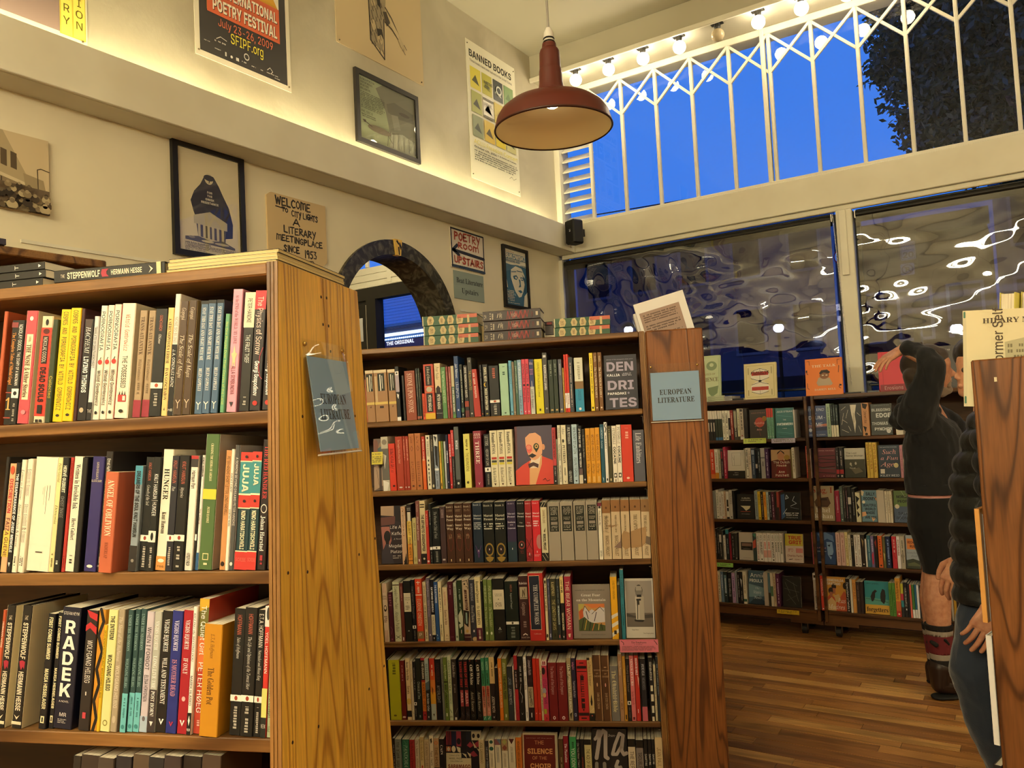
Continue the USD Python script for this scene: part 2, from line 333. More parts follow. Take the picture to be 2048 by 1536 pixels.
# window wall: header beam, corner posts, boxed drop
t = thing('wall_window', kind='structure')
obj('header_beam', bx(-3.137, 4.2, 5.88, 6.1, 2.925, 3.165, .004), CREAM, t)
obj('sill_board', bx(XW, 4.2, 5.90, 6.1, 3.166, 3.19, .004), CREAM, t)
obj('corner_block', bx(XW, -3.138, 5.885, 6.1, 2.925, 3.165), CREAM, t)
obj('header_trim', bx(-3.28, 4.2, 5.90, 5.93, 2.885, 2.923, .006), CREAM, t)
obj('corner_strip', bx(XW, -3.278, 5.90, 6.08, .9, 2.884), CREAM, t)
obj('post', bx(-1.055, -.95, 5.88, 6.08, .9, 2.884, .006), CREAM, t)
obj('post_batten', bx(-1.035, -.985, 5.862, 5.879, 2.42, 2.88, .004), CREAM, t)
obj('post_far', bx(1.75, 1.86, 5.88, 6.08, .9, 2.884, .006), CREAM, t)
obj('knee_wall', bx(XW, 4.2, 5.90, 6.08, 0, .9), WALL, t)
obj('plain_wall', bx(1.861, 4.2, 5.90, 6.08, .9, 2.884), WALL, t)
obj('drop_box', bx(XW, 4.2, 5.584, 6.1, 4.362, 4.569), CEIL, t)
obj('drop_edge_rail', bx(XW, 4.2, 5.562, 5.583, 4.335, 4.375, .004), CREAM, t)
obj('window_head', bx(XW, 4.2, 5.925, 6.08, 4.308, 4.361, .005), CREAM, t)
obj('corner_stile', bx(XW, -3.262, 5.92, 6.08, 3.19, 4.308), CREAM, t)

# window_1: the transom of narrow panes with its lattice
t = thing('window_1', kind='structure')
MX = [-2.965 + .3035 * k for k in range(16)]
for k, x in enumerate(MX):
    obj('mullion', bx(x - .013, x + .013, 5.925, 5.965, 3.19, 4.308, .006), CREAM, t)
    if k: obj('pane', bx(MX[k - 1] + .013, x - .013, 5.950, 5.953, 3.19, 4.308), PANE, t)
    if k:
        for a, b, dy in ((0, 1, 0), (1, 0, .006)):
            p = np.array([(MX[k - 1 + a], 5.928 + dy, 4.012), (MX[k - 1 + b], 5.928 + dy, 4.308)]); d = p[1] - p[0]; d /= np.linalg.norm(d); nrm = np.array([-d[2], 0, d[0]])
            q = [p[0] + nrm * .010, p[0] - nrm * .010, p[1] - nrm * .010, p[1] + nrm * .010]
            obj('lattice_bar', xz_to(extr(Polygon([(v[0], v[2]) for v in q]), .018), 5.944 + dy), CREAM, t)
obj('mullion', bx(-1.506, -1.474, 5.915, 5.965, 3.166, 4.361, .006), CREAM, t)
for i in range(12):
    zc = 3.235 + i * .089; m = bx(-3.256, -2.984, -.05, .05, -.006, .006, .003)
    ca, sa = math.cos(math.radians(38)), math.sin(math.radians(38))
    obj('louver_slat', xf(m, [[1, 0, 0, 0], [0, ca, -sa, 5.995], [0, sa, ca, zc]]), CREAM, t)
# lower windows: black frames and panes
for n, x0, x1 in ((2, -3.277, -1.056), (3, -.949, 1.749)):
    t = thing('window_%d' % n, kind='structure')
    obj('frame', cat(bx(x0, x1, 5.99, 6.05, 2.84, 2.884), bx(x0, x1, 5.99, 6.05, .9, .95), bx(x0, x0 + .03, 5.99, 6.05, .95, 2.84), bx(x1 - .03, x1, 5.99, 6.05, .95, 2.84)), BLACKMETAL, t)
    obj('pane', bx(x0 + .03, x1 - .03, 6.02, 6.023, .95, 2.84), PANE, t)
# floor: strip boards along the window wall where the photograph shows them
t = thing('floor', kind='structure')
obj('subfloor', bx(-6.6, 4.4, -4.4, 6.1, -.1, -.0215), paint('2a1a0c', .6), t)
BOARD = [wood('floor_board_%d' % i, a, tuple(c * .66 for c in a), 'x', 150, 1.0, r, i * 2.7) for i, (a, r) in enumerate([((.60, .29, .085), .28), ((.52, .235, .066), .30), ((.42, .185, .056), .32), ((.74, .40, .125), .28), ((.34, .145, .05), .31)])]
rng = random.Random(11); y = 2.12
while y < 5.8:
    x = -2.3 - rng.random() * .8
    while x < .75:
        L = rng.choice([.4, .55, .7, .8, .9]) * rng.uniform(.9, 1.1)
        h = rng.uniform(-.0006, .0006); z0 = -.02
        if x + L > -2.3: obj('plank', bx(x + .0008, x + L - .0008, y + .0008, y + .0742, z0, h, .0012), BOARD[rng.choice([0, 0, 1, 2, 2, 3, 4])], t)
        x += L
    y += .075
obj('floorboards', cat(*[bx(-6.5, -3.3, -4.3 + .075 * i, -4.3 + .075 * i + .0735, -.02, 0) for i in range(138)] + [bx(-3.3, 4.3, -4.3 + .075 * i, -4.3 + .075 * i + .0735, -.02, 0) for i in range(85)] + [bx(.95 + .7 * (i % 2), 4.3, 2.12 + .075 * i, 2.12 + .075 * i + .0735, -.02, 0) for i in range(50)]), BOARD[1], t, kind='stuff')

# ---------------------------------------------------------------- arch and the vestibule behind it
MARBLE = mottled('black_marble', (.028, .026, .019), (.16, .14, .10), 9, .25, 0, 6, dist=2.6, lo=.46, hi=.80)
t = thing('arch', 'round arch surround in veined black marble with a gold keystone, set in the left wall', 'arch', (XW, 0, 0))
ring = arch_poly(AO).difference(arch_poly(AR)); key = Polygon([(3.748, 2.71), (3.822, 2.71), (3.804, 2.59), (3.766, 2.59)])
obj('surround', yz_to(extr(ring.difference(key.buffer(.002)), .022), 0), MARBLE, t)
obj('reveal', yz_to(extr(arch_poly(AR + .029).difference(arch_poly(AR)), .21), -.2105), MARBLE, t)
obj('keystone', yz_to(extr(key.intersection(arch_poly(AO + .006)).difference(arch_poly(AR - .004)), .034), 0), mottled('gold_leaf', (.62, .36, .06), (.9, .6, .14), 12, .35, .002), t, label='gold keystone with a worn black emblem')
obj('emblem', yz_to(cat(extr(Polygon([(3.765, 2.69), (3.785, 2.67), (3.79, 2.68), (3.772, 2.70)]), .002), extr(Polygon([(3.797, 2.69), (3.812, 2.66), (3.806, 2.64), (3.79, 2.67)]), .002), extr(Polygon([(3.78, 2.655), (3.79, 2.66), (3.793, 2.61), (3.785, 2.605)]), .002)), .034), paint('1c150a'), t)
XD = XW - .2
t = thing('wall_vestibule', kind='structure')
obj('side_wall', bx(-6.6, -6.5, 2.4, 6.1, 0, 4.1), WALL, t); obj('near_wall', bx(-6.6, XD, 2.3, 2.4, 0, 4.1), WALL, t); obj('ceiling_board', bx(-6.6, XD, 2.3, 6.1, 4.1, 4.15), CEIL, t)
for i in range(3): obj('clapboard', bx(-6.5, XD, 5.93 - .003 * (i % 2), 6.08, 2.955 + .0717 * i, 2.955 + .0717 * (i + 1) - .003, .003), CREAM, t)
obj('apron_rail', bx(-6.5, XD, 5.90, 5.928, 2.955, 2.975, .004), CREAM, t)
obj('cover_batten', bx(-5.30, -5.25, 5.914, 5.926, 2.98, 3.168, .003), CREAM, t)
t = thing('window_4', kind='structure')
for x in (-6.2, -5.58, -4.96, -4.34, -3.72): obj('mullion', bx(x - .017, x + .017, 5.925, 5.965, 3.171, 4.1, .005), CREAM, t)
for x in (-6.2, -5.58, -4.96, -4.34): obj('pane', bx(x + .017, x + .603, 5.95, 5.953, 3.171, 4.1), PANE, t)
t = thing('door_1', kind='structure')
BF = paint('1a1712', .35)
obj('frame', cat(bx(-6.5, XD, 5.90, 6.0, 2.83, 2.954), bx(-5.56, -5.435, 5.88, 6.0, 0, 2.829), bx(-3.64, XD, 5.90, 6.0, 0, 2.829), bx(-5.434, -3.641, 5.92, 5.98, 0, .25)), BF, t)
obj('side_panel', bx(-6.5, -5.561, 5.93, 5.98, 0, 2.829), BF, t)
obj('pane', bx(-5.434, -3.641, 5.95, 5.953, .25, 2.829), PANE, t)
obj('hinge_strip', bx(-5.575, -5.562, 5.885, 5.929, 1.9, 2.78), STEEL, t)
obj('notice', bx(-5.78, -5.66, 5.924, 5.929, 2.42, 2.66), paint('d8d4c8', .6), t)

# ================================================================ OUTSIDE, at dusk
def facade(name, label, x0, x1, y, h, col, wins, parapet=.35, lit=()):
    t = thing(name, label, 'building', ((x0 + x1) / 2, y, -.15)); w = (x1 - x0) / 2
    obj('wall', bx(-w, w, 0, 6, 0, h), paint(col, .8), t); obj('cornice', bx(-w - .1, w + .1, -.25, 0, h - .2, h + parapet), paint(col, .8, k=.8), t)
    nx, nz, ww, wh = wins; gl = paint('20263c', .15)
    for j in range(nz):
        for i in range(nx):
            cx = -w + (i + .5) * 2 * w / nx; cz = 3.9 + j * 2.9
            if cz + wh > h: continue
            f = obj('window', cat(bx(cx - ww / 2 - .1, cx - ww / 2, -.08, 0, cz - .1, cz + wh + .1), bx(cx + ww / 2, cx + ww / 2 + .1, -.08, 0, cz - .1, cz + wh + .1), bx(cx - ww / 2, cx + ww / 2, -.08, 0, cz - .1, cz), bx(cx - ww / 2, cx + ww / 2, -.08, 0, cz + wh, cz + wh + .1)), paint('c8c4bc', .7), t)
            obj('sash', bx(cx - ww / 2, cx + ww / 2, -.03, -.005, cz, cz + wh), gl, f)
    obj('shopfront', bx(-w * .85, w * .85, -.06, -.002, .4, 2.9), paint('191c26', .2), t)
    return t
facade('building', 'low pale stucco building across the street, seen through the left dark shade', -16, -5.5, 30, 8.6, '9a96a0', (5, 2, 1.0, 1.6))
facade('building', 'narrow brick-red building across the street beside the pale stucco one', -5.3, -.8, 30, 7.6, '6a3a3a', (3, 1, .9, 1.6))
facade('building', 'wide grey building across the street, seen beside the road signs', -.6, 12, 31, 9.0, '8a8c98', (6, 2, 1.1, 1.7))
facade('building', 'white building at the far right across the street, behind the tree', 12.2, 26, 30, 9.4, 'a8a6a8', (6, 2, 1.1, 1.7))
g = obj('road', bx(-60, 60, 6.2, 70, -.35, -.152), paint('2c2d30', .85)); tag(g, 'dark asphalt street outside the shop windows', 'road')
# the lit bar far across the street, seen through the arch and the glass door
YB = 45.0; p0, p1 = ony(777, 692, YB), ony(833, 684, YB); zb = lambda y: ony(800, y, YB)[2]
t = thing('bar_front', 'blue-lit bar front with a white lettered sign, seen through the arch and door', 'building', (p0[0], YB, 0)); wl = p1[0] - p0[0]
obj('wall', bx(-12, 9, .5, 8, zb(644), zb(560)), paint('b0b8e4', .8, k=1.3), t, label='pale blue clapboard wall')
for i in range(9): obj('clapboard', bx(-12, 9, .4, .5, zb(644 - 6.2 * i), zb(644 - 6.2 * i - 5.8), .03), paint('b0b8e4', .8, k=1.3), t)
obj('window', bx(wl * 1.0, wl * 1.7, .2, .39, zb(617), zb(585)), paint('3a3f58', .2), t)
obj('awning', xf(extr(Polygon([(0, zb(656)), (1.6, zb(644)), (1.6, zb(647)), (.1, zb(659))]), 21), [[0, 0, 1, -12], [1, 0, 0, -1.2], [0, 1, 0, 0]]), paint('4f8084', .6, k=1.3), t)
obj('fascia', bx(-12, 9, -.2, .4, zb(664.5), zb(656)), paint('5a6a88', .6, k=1.2), t)
obj('light_band', bx(-12, 9, -.3, .3, zb(671), zb(665)), emit('marquee_glow', (.75, .88, 1), 1.3), t)
obj('bulb_backing', bx(-12, 9, -.25, .3, zb(680), zb(671.5)), paint('6a9ac0', .5), t)
obj('bulb_row', cat(*[ball((-6 + i * .19, -.3, zb(677)), .06, 1) for i in range(60)]), emit('marquee_bulbs', (.8, .92, 1), 2.6), t, kind='stuff')
obj('sign_board', bx(-12, 9, -.22, .3, zb(699), zb(681)), paint('4a2c4a', .5, k=1.2), t)
v, f, w = text2d('THE ORIGINAL', 'b')
obj('sign_lettering', (np.c_[v[:, 0] * wl / w, np.full(len(v), -.26), p0[2] + v[:, 1] * (zb(684.5) - zb(692))], f), emit('sign_letters', (.72, .82, 1), 1.5), t)
obj('lower_front', bx(-12, 9, .2, 3, -.15, zb(699.5)), paint('1a1c24', .4), t)
# three white glows built as hooded globes on posts; road signs, wires
for i, (px, py) in enumerate([(1257, 660), (1557, 656), (1913, 657)]):
    p = ony(px, py, 27.0)
    t = thing('glow_post', 'small glowing globe on a post outside, %s of the three seen through the dark shades' % ['leftmost', 'middle one', 'rightmost'][i], 'lamp', (p[0], p[1], -.15))
    obj('post', tube([(0, 0, 0), (0, 0, p[2])], .06, 8), BLACKMETAL, t); obj('hood', xf(lathe([(.05, .28), (.12, .25), (.28, .12), (.27, .1)], 16), [[1, 0, 0, 0], [0, 1, 0, 0], [0, 0, 1, p[2] + .15]]), BLACKMETAL, t)
    obj('glow_globe', ball((0, 0, p[2] + .15), (.17, .17, .15)), emit('post_glow_%d' % i, (.85, .95, 1), 60), t)
def road_sign(label, px0, py0, px1, py1, y, items, shape, col, pole_top=None):
    a, b = ony(px0, py1, y), ony(px1, py0, y); W, H = b[0] - a[0], b[2] - a[2]
    t = thing('road_sign', label, 'sign', (a[0], y, a[2]))
    pl = sbox(0, 0, W, H).buffer(-.04).buffer(.04) if shape == 'r' else ell(W / 2, H / 2, W / 2, H / 2)
    obj('plate', xz_to(extr(pl, .01), .01), paint(col, .4), t); art(t, items, W, H, 0.0, .002)
    return t
q = ony(1818, 480, 27.0)
t = thing('sign_pole', 'dark pole carrying the road signs outside the right window', 'pole', (q[0] + .05, 27.08, -.15)); obj('shaft', tube([(0, 0, 0), (0, 0, 7.0)], .13, 10), BLACKMETAL, t); obj('cap', ball((0, 0, 7.0), .16, 1), BLACKMETAL, t)
road_sign('white speed limit sign on the pole outside the right window', 1802, 481, 1829, 522, 26.9, ['R .05 .04 .95 .96 22262e', 'R .08 .06 .92 .94 e6e4dc', 'T .5 .25 .13 22262e SPEED', 'T .5 .45 .13 22262e LIMIT', 'Tb .5 .88 .32 22262e 20'], 'r', 'e6e4dc')
road_sign('white no-parking sign under the speed limit sign outside', 1802, 525, 1828, 552, 26.9, ['E .5 .5 .42 .42 22262e', 'E .5 .5 .34 .34 e6e4dc', 'Tb .5 .72 .42 22262e P', 'S 22262e .07 .25,.25 .75,.75'], 'r', 'e6e4dc')
p_ = ony(1676, 528, 22.0)
s_ = road_sign('round red-ringed no-turn sign seen in the gap beside the left shade', 1668, 500, 1684, 528, 22.0, ['E .5 .5 .5 .5 b02828', 'E .5 .5 .38 .38 e6e4dc', 'Y 22262e .55,.25 .68,.5 .5,.8 .35,.45'], 'e', 'b02828')
obj('post', tube([(.13, .04, -p_[2] - .15), (.13, .04, .3)], .03, 8), STEEL, s_)
for i, (a, b) in enumerate([((1170, 420), (1500, 362)), ((1170, 432), (1500, 384))]):
    P, Q = ony(*a, 20.0), ony(*b, 20.0); d = Q - P
    pts = [P - d * 2 + d * 5 * s + np.array([0, 0, -.5 * math.sin(math.pi * s)]) * .4 for s in np.linspace(0, 1, 20)]
    w_ = obj('overhead_wire', tube(pts, .018, 5), paint('1a1c22', .7)); tag(w_, 'thin %s telephone wire across the blue sky outside' % ['upper', 'lower'][i], 'wire')
# the tree outside the transom
rng = np.random.default_rng(5); c0 = np.array([.6, 15.6, 7.6])
t = thing('tree', 'big dark leafy street tree outside the transom at the upper right', 'tree', (1.6, 16.0, -.15))
obj('trunk', tube([(0, 0, 0), (-.05, 0, 2.4), (-.1, -.1, 4.2)], [.34, .28, .24], 10), paint('3c3c40', .9), t)
def limb(p, q, r0, r1, k):
    s = np.linspace(0, 1, 7)[:, None]; pts = np.array(p) * (1 - s) + np.array(q) * s; pts[1:-1] += rng.normal(0, k, (5, 3)); return tube(pts, np.linspace(r0, r1, 7), 7)
for q in ((-1.6, -1.2, 6.6), (-.9, -1.5, 8.0), (.3, -1.6, 8.4), (.8, -1.0, 7.6), (-2.3, -.4, 7.4), (-.4, .6, 9.0), (1.8, 0, 7.8)):
    obj('branch', limb((-.1, -.1, 4.1), q, .15, .04, .09), mottled('bark_%d' % int(q[0] * 10 + 99), (.05, .05, .06), (.15, .15, .17), 8, .9), t)
lobes = [(-.6, 0, 7.4, 2.3), (-2.1, -.3, 7.1, 1.35), (-1.9, -.2, 8.6, 1.5), (-1.2, -.4, 7.9, 1.5), (.9, 0, 8.2, 2.2), (-.2, -.2, 9.6, 2.0), (1.6, 0, 6.6, 2.0), (0, 0, 5.6, 1.7), (-2.95, -.2, 7.95, .8), (-2.5, 0, 6.3, .8), (-3.0, -.1, 8.9, .7), (3.2, 0, 7.4, 2.2)]
V, F = [], []; N = 120000
for li, (lx, ly, lz, lr) in enumerate(lobes):
    n = int(N * lr ** 2 / sum(l[3] ** 2 for l in lobes)); d = rng.normal(size=(n, 3)); d /= np.linalg.norm(d, axis=1, keepdims=True)
    rr = lr * rng.uniform(.35, 1.04, n) ** .7; bump = 1 + .16 * np.sin(d[:, 0] * 7 + li) * np.sin(d[:, 2] * 8 + 2 * li)
    P = np.array([lx, ly, lz]) + d * (rr * bump)[:, None]; a = rng.normal(size=(n, 3)); a /= np.linalg.norm(a, axis=1, keepdims=True); b = np.cross(a, rng.normal(size=(n, 3))); b /= np.linalg.norm(b, axis=1, keepdims=True)
    L = rng.uniform(.06, .10, n)[:, None]; q = np.stack([P - a * L, P + b * L * .42, P + a * L, P - b * L * .42], 1).reshape(-1, 3)
    o = sum(len(x) for x in V); V.append(q); i4 = np.arange(n)[:, None] * 4 + o; F += [np.hstack([i4, i4 + 1, i4 + 2]), np.hstack([i4, i4 + 2, i4 + 3])]
LEAF = usdkit.material(stage, '/World/Looks/leaf', {'d': ('principled_bsdf', {'base_color': (.05, .075, .035), 'roughness': .5}), 't': ('translucent_bsdf', {'color': (.03, .06, .015)}), 'm': ('mix_closure', {'fac': .2})}, [('d.BSDF', 'm.closure1'), ('t.BSDF', 'm.closure2')], surface='m.closure')
obj('foliage', (np.vstack(V), np.vstack(F)), LEAF, t, kind='stuff')

# ---------------------------------------------------------------- roll-down dark film shades, bead chain
for n, (x0, x1, lab) in enumerate([(-3.265, -1.095, 'wrinkled dark clear-film shade over the left lower window'), (-.93, 1.74, 'wrinkled dark clear-film shade over the right lower window')]):
    t = thing('film_shade', lab, 'window shade', (x0, 5.93, 0)); w = x1 - x0
    nx, nz = 150, 90; X, Z = np.meshgrid(np.linspace(0, w, nx), np.linspace(1.66, 2.83, nz)); P = np.stack([X * 1.0, Z * 0 + n * 7.3, Z], -1)
    s = (meshkit.fbm(P * [1.2, 1, 1.5] + 3, 3, 4) - .5) * .10 + (meshkit.fbm(P * [4, 1, 7], 2, 9) - .5) * .022
    pk = np.exp(-((X - w * .33) ** 2 / .10)) if n == 0 else np.exp(-((X - w * .6) ** 2 / .12))
    s += -.035 * np.sin(26 * (X - w * .33) + 9 * Z) * pk * np.clip((Z - 1.9) / .9, 0, 1) * .35
    s *= np.clip((2.83 - Z) * 5, 0.1, 1); s -= s.min() - .004
    v = np.c_[X.ravel(), -s.ravel() * .62 + .0, Z.ravel()]; i = (np.arange(nz - 1)[:, None] * nx + np.arange(nx - 1)).ravel()
    f = np.vstack([np.c_[i, i + 1, i + nx + 1], np.c_[i, i + nx + 1, i + nx]])
    obj('film_sheet', (v, f), FILM, t, smooth=True)
    obj('cassette', bx(.0, w, .012, .05, 2.80, 2.883, .004), BLACKMETAL, t)
    obj('roller_tube', tube([(0, -.012, 2.845), (w, -.012, 2.845)], .021, 14), BLACKMETAL, t); obj('hem_bar', bx(.01, w - .01, -.016, .004, 1.638, 1.657, .004), BLACKMETAL, t)
    for xx in (-.004, w + .004): obj('roller_bracket', bx(xx - .004, xx + .004, -.015, .035, 2.82, 2.875), STEEL, t)
pts = [np.array([-1.072 + .0004 * i, 5.868, 2.86 - .0105 * i]) for i in range(116)]
c = obj('bead_chain', cat(*[ball(p, .0042, 0) for p in pts]), paint('e8e0cc', .3)); tag(c, 'white bead chain hanging beside the post between the lower windows', 'bead chain')
# ================================================================ LAMPS AND WALL FITTINGS
GLOBEON = emit('globe_glow', (1.0, .84, .58), GLOBE)
order = ['first', 'second', 'third', 'fourth', 'fifth', 'sixth', 'seventh', 'eighth', 'ninth', 'tenth', 'eleventh', 'twelfth']
for k in range(9):
    lab = 'unlit round globe bulb in the row of bulbs above the transom' if k == 4 else 'lit round globe bulb above the transom, %s from the left' % order[k]
    t = thing('globe_bulb', lab, 'light bulb', (-2.915 + .2965 * k, 5.64, 4.361), group='globe bulbs above the transom')
    obj('socket_plate', bx(-.045, .045, -.02, .02, -.008, 0, .002), BLACKMETAL, t)
    obj('socket', xf(lathe([(0, 0), (.026, 0), (.022, -.03), (.018, -.042), (0, -.042)], 16), np.eye(4)), BLACKMETAL, t)
    obj('globe', ball((0, 0, -.087), .048, 3), paint('c8b48a', .15) if k == 4 else GLOBEON, t, smooth=True)
# pendant over the middle bookcase
pc = CAM + ray(1107, 258) * 2.75
RED = paint('561d11', .36, spec=.5); ENAMEL = paint('e6cf94', .3, k=1.05)
t = thing('pendant_lamp', 'dark red enamel barn pendant lamp with cream inside, hanging from the ceiling', 'pendant lamp', pc)
R = .205
obj('shade', lathe([(.203, 0), (.206, .002), (.203, .014), (.195, .042), (.181, .064), (.155, .085), (.122, .100), (.088, .110), (.052, .116)], 64), RED, t, smooth=35)
obj('shade_lining', lathe([(.203, -.0005), (.2005, .003), (.198, .012), (.187, .043), (.171, .063), (.146, .079), (.116, .093), (.085, .1055), (.05, .1125), (0, .1135)][::-1], 64), ENAMEL, t, smooth=35)
obj('rim', xf(lathe([(.2005, -.001), (.2035, -.005), (.2075, -.001), (.206, .003)], 64), np.eye(4)), paint('3a1a10', .35), t, smooth=True)
obj('neck', lathe([(.060, .114), (.062, .119), (.058, .125), (.049, .128), (.046, .136), (.042, .16), (.0395, .205), (.0385, .211), (.0375, .215), (.0355, .27), (.032, .281), (.026, .287), (.024, .303), (0, .303)], 40), RED, t, smooth=35)
obj('strain_relief', lathe([(.019, .303), (.019, .315), (.017, .317), (.018, .322), (.018, .334), (.016, .345), (.009, .36), (0, .36)], 20), paint('d8d0bc', .4), t, smooth=35)
obj('relief_ring', cat(lathe([(.0193, .306), (.0215, .309), (.0193, .312)], 20), lathe([(.0183, .318), (.0205, .321), (.0183, .324)], 20)), BLACKMETAL, t)
obj('cord', tube([(0, 0, .358), (0, 0, ZC - pc[2])], .0045, 8), paint('9a9284', .5), t)
obj('bulb', ball((0, 0, .092), (.026, .026, .020)), emit('pendant_bulb_glow', (1, .86, .6), BULB), t, smooth=True)
# long tube lamps out of view, added to carry the general light
for i, (x0, x1, y, z) in enumerate([(-2.6, .9, -.9, 3.05), (1.2, 3.4, 2.2, 3.1), (-2.7, -.3, -2.6, 3.05)]):
    t = thing('added_tube_lamp', 'added unseen long glowing tube lamp hung %s' % ['just behind the photographer', 'to the right of the photographer', 'at the back of the room'][i], 'lamp', ((x0 + x1) / 2, y, z)); w = (x1 - x0) / 2
    obj('tube', tube([(-w, 0, 0), (w, 0, 0)], .05, 10), emit('added_tube_glow_%d' % i, WARM, TUBE), t); obj('end_cap', cat(tube([(-w - .04, 0, 0), (-w - .001, 0, 0)], .052, 10), tube([(w + .001, 0, 0), (w + .04, 0, 0)], .052, 10)), STEEL, t)
    obj('hanger', cat(*[tube([(a, 0, .056), (a, 0, ZC - z)], .004, 6) for a in (-w * .7, w * .7)]), STEEL, t)
# loudspeaker in the corner
sp = onx(1137, 475, -3.10)
t = thing('loudspeaker', 'small black loudspeaker mounted in the corner under the ledge top', 'loudspeaker', (-3.05, 5.72, 2.955), rz=-22)
obj('cabinet', bx(-.055, .055, -.05, .06, 0, .20, .012), paint('14130f', .5), t); obj('grille', bx(-.048, .048, -.054, -.0505, .01, .19, .004), paint('0e0d0b', .8), t)
obj('badge', cat(bx(.004, .02, -.0556, -.0545, .098, .108), bx(.002, .022, -.0556, -.0545, .114, .117)), paint('cfcabc'), t); obj('bracket', bx(-.02, .02, .061, .10, .07, .13), BLACKMETAL, t)
v = obj('speaker_cable', tube([(-3.13, 5.79, 3.15), (-3.128, 5.80, 3.05), (-3.128, 5.80, 2.95), (-3.12, 5.79, 3.0)], .003, 6), paint('b8a888')); tag(v, 'thin pale cable running down the ledge behind the loudspeaker', 'cable')

# ================================================================ POSTERS AND SIGNS ON THE LEFT WALL (local x along the wall, facing the room)
def wallthing(name, label, cat_, y0, y1, z0, z1, off=0.0, tilt=0): return thing(name, label, cat_, (XW + off, y0, z0), rz=90), y1 - y0, z1 - z0
def framed(label, y0, y1, z0, z1, bar, paper, items, depth=.022, col='15130f'):
    t, W, H = wallthing('framed_poster', label, 'framed poster', y0, y1, z0, z1)
    fr = sbox(0, 0, W, H).difference(sbox(bar, bar, W - bar, H - bar))
    obj('frame', xz_to(extr(fr, depth), 0.0), paint(col, .35), t)
    obj('print', bx(bar, W - bar, -.008, -.002, bar, H - bar), paint(paper, .7), t)
    M = np.eye(4); M[0, 3] = bar; M[2, 3] = bar; art(t, items, W - 2 * bar, H - 2 * bar, -.008, .0003, M)
    obj('glass', bx(bar, W - bar, -.0165, -.0145, bar, H - bar), PICGLASS, t)
def poster(label, y0, y1, z0, z1, paper, items, curl=.01, name='poster', cat_='poster', pins=True):
    t, W, H = wallthing(name, label, cat_, y0, y1, z0, z1)
    n = 16; X, Z = np.meshgrid(np.linspace(0, W, n), np.linspace(0, H, n)); c = -.004 - curl * (np.abs(X / W - .5) * 2) ** 4 * (np.abs(Z / H - .5) * 2) ** 2 * 0 
    obj('sheet', bx(0, W, -.004, -.001, 0, H), paint(paper, .6), t)
    art(t, items, W, H, -.004, .0003)
    if pins: obj('pin', cat(*[ball((a * W, -.006, b * H), .005, 1) for a in (.03, .97) for b in (.03, .97)]), paint('5a4c34', .4), t, kind='stuff')
    return t
framed('black-framed beige poster of a dark cloaked figure over a ruined temple', 2.218, 2.625, 2.375, 2.931, .028, 'd8c9a0',
  ['Y 2b2a38 .5,.2 .58,.22 .66,.3 .72,.38 .82,.5 .88,.66 .87,.8 .74,.82 .68,.72 .3,.7 .24,.6 .2,.5 .26,.4 .36,.32 .42,.24', 'E .5 .25 .07 .055 c9bb96', 'S 2b2a38 .012 .47,.25 .5,.27', 'S 2b2a38 .012 .52,.25 .5,.29', 'E .5 .24 .085 .03 2b2a38',
   'Y b9ad88 .24,.64 .5,.58 .78,.66 .78,.74 .24,.72', 'Y 504a42 .28,.72 .76,.74 .74,.86 .3,.84'] + ['R %.2f .72 %.2f .855 c2b48c' % (.3 + .075 * i, .34 + .075 * i) for i in range(6)] + ['Y 5a5446 .1,.86 .3,.84 .5,.87 .7,.85 .9,.9 .9,.92 .1,.89', 'E .2 .86 .05 .012 8a8068', 'E .45 .88 .1 .012 c2b48c', 'E .68 .885 .12 .012 b0a480',
   'Tb .5 .40 .022 d8d0b8 FOR', 'Tb .5 .435 .022 d8d0b8 THE', 'Tb .5 .47 .022 d8d0b8 GREEK', 'Tb .5 .505 .022 d8d0b8 RESISTANCE', 'Lr .09 .925 .021 3a3228 with helen kazantzakis', 'G .09 .93 .92 .975 4 4a4030', 'L .09 .99 .014 3a3228 APRIL 20 - FUGAZI HALL'])
framed('black-framed sage green poster of a bearded man beside a column of text', 3.471, 4.062, 3.262, 3.722, .03, 'a3aa82',
  ['Y 7c7a62 .42,0 1,0 1,.95 .55,.95 .5,.6 .46,.4 .3,.1', 'Y 676350 .48,.28 .62,.2 .98,.26 .98,.42 .62,.45 .5,.4', 'Y 8f8d74 .56,.42 .68,.4 .72,.62 .6,.66', 'E .8 .34 .1 .03 4c4838', 'Y a5a58a .55,.75 .75,.68 .98,.74 .98,.98 .5,.98'] + ['S %s .008 %.2f,.72 %.2f,.96' % (['5d5a48', 'b8b89c'][i % 2], .5 + i * .045, .47 + i * .05) for i in range(11)] +
  ['E .33 .77 .2 .055 75684e', 'S 5d5438 .008 .48,.8 .55,.9', 'Lr .03 .07 .035 4a4a34 EZRA POUND', 'Lr .03 .12 .035 4a4a34 MEMORIAL', 'Lr .03 .17 .035 4a4a34 POETRY', 'Lr .03 .22 .035 4a4a34 READING', 'G .03 .25 .44 .52 10 4e4e3a', 'L .03 .58 .035 4a4a34 FRI, DEC 8', 'G .03 .6 .3 .66 2 4e4e3a', 'R .06 .69 .1 .73 4e4430', 'S 4e4430 .01 .05,.7 .2,.76'], col='2a2620')
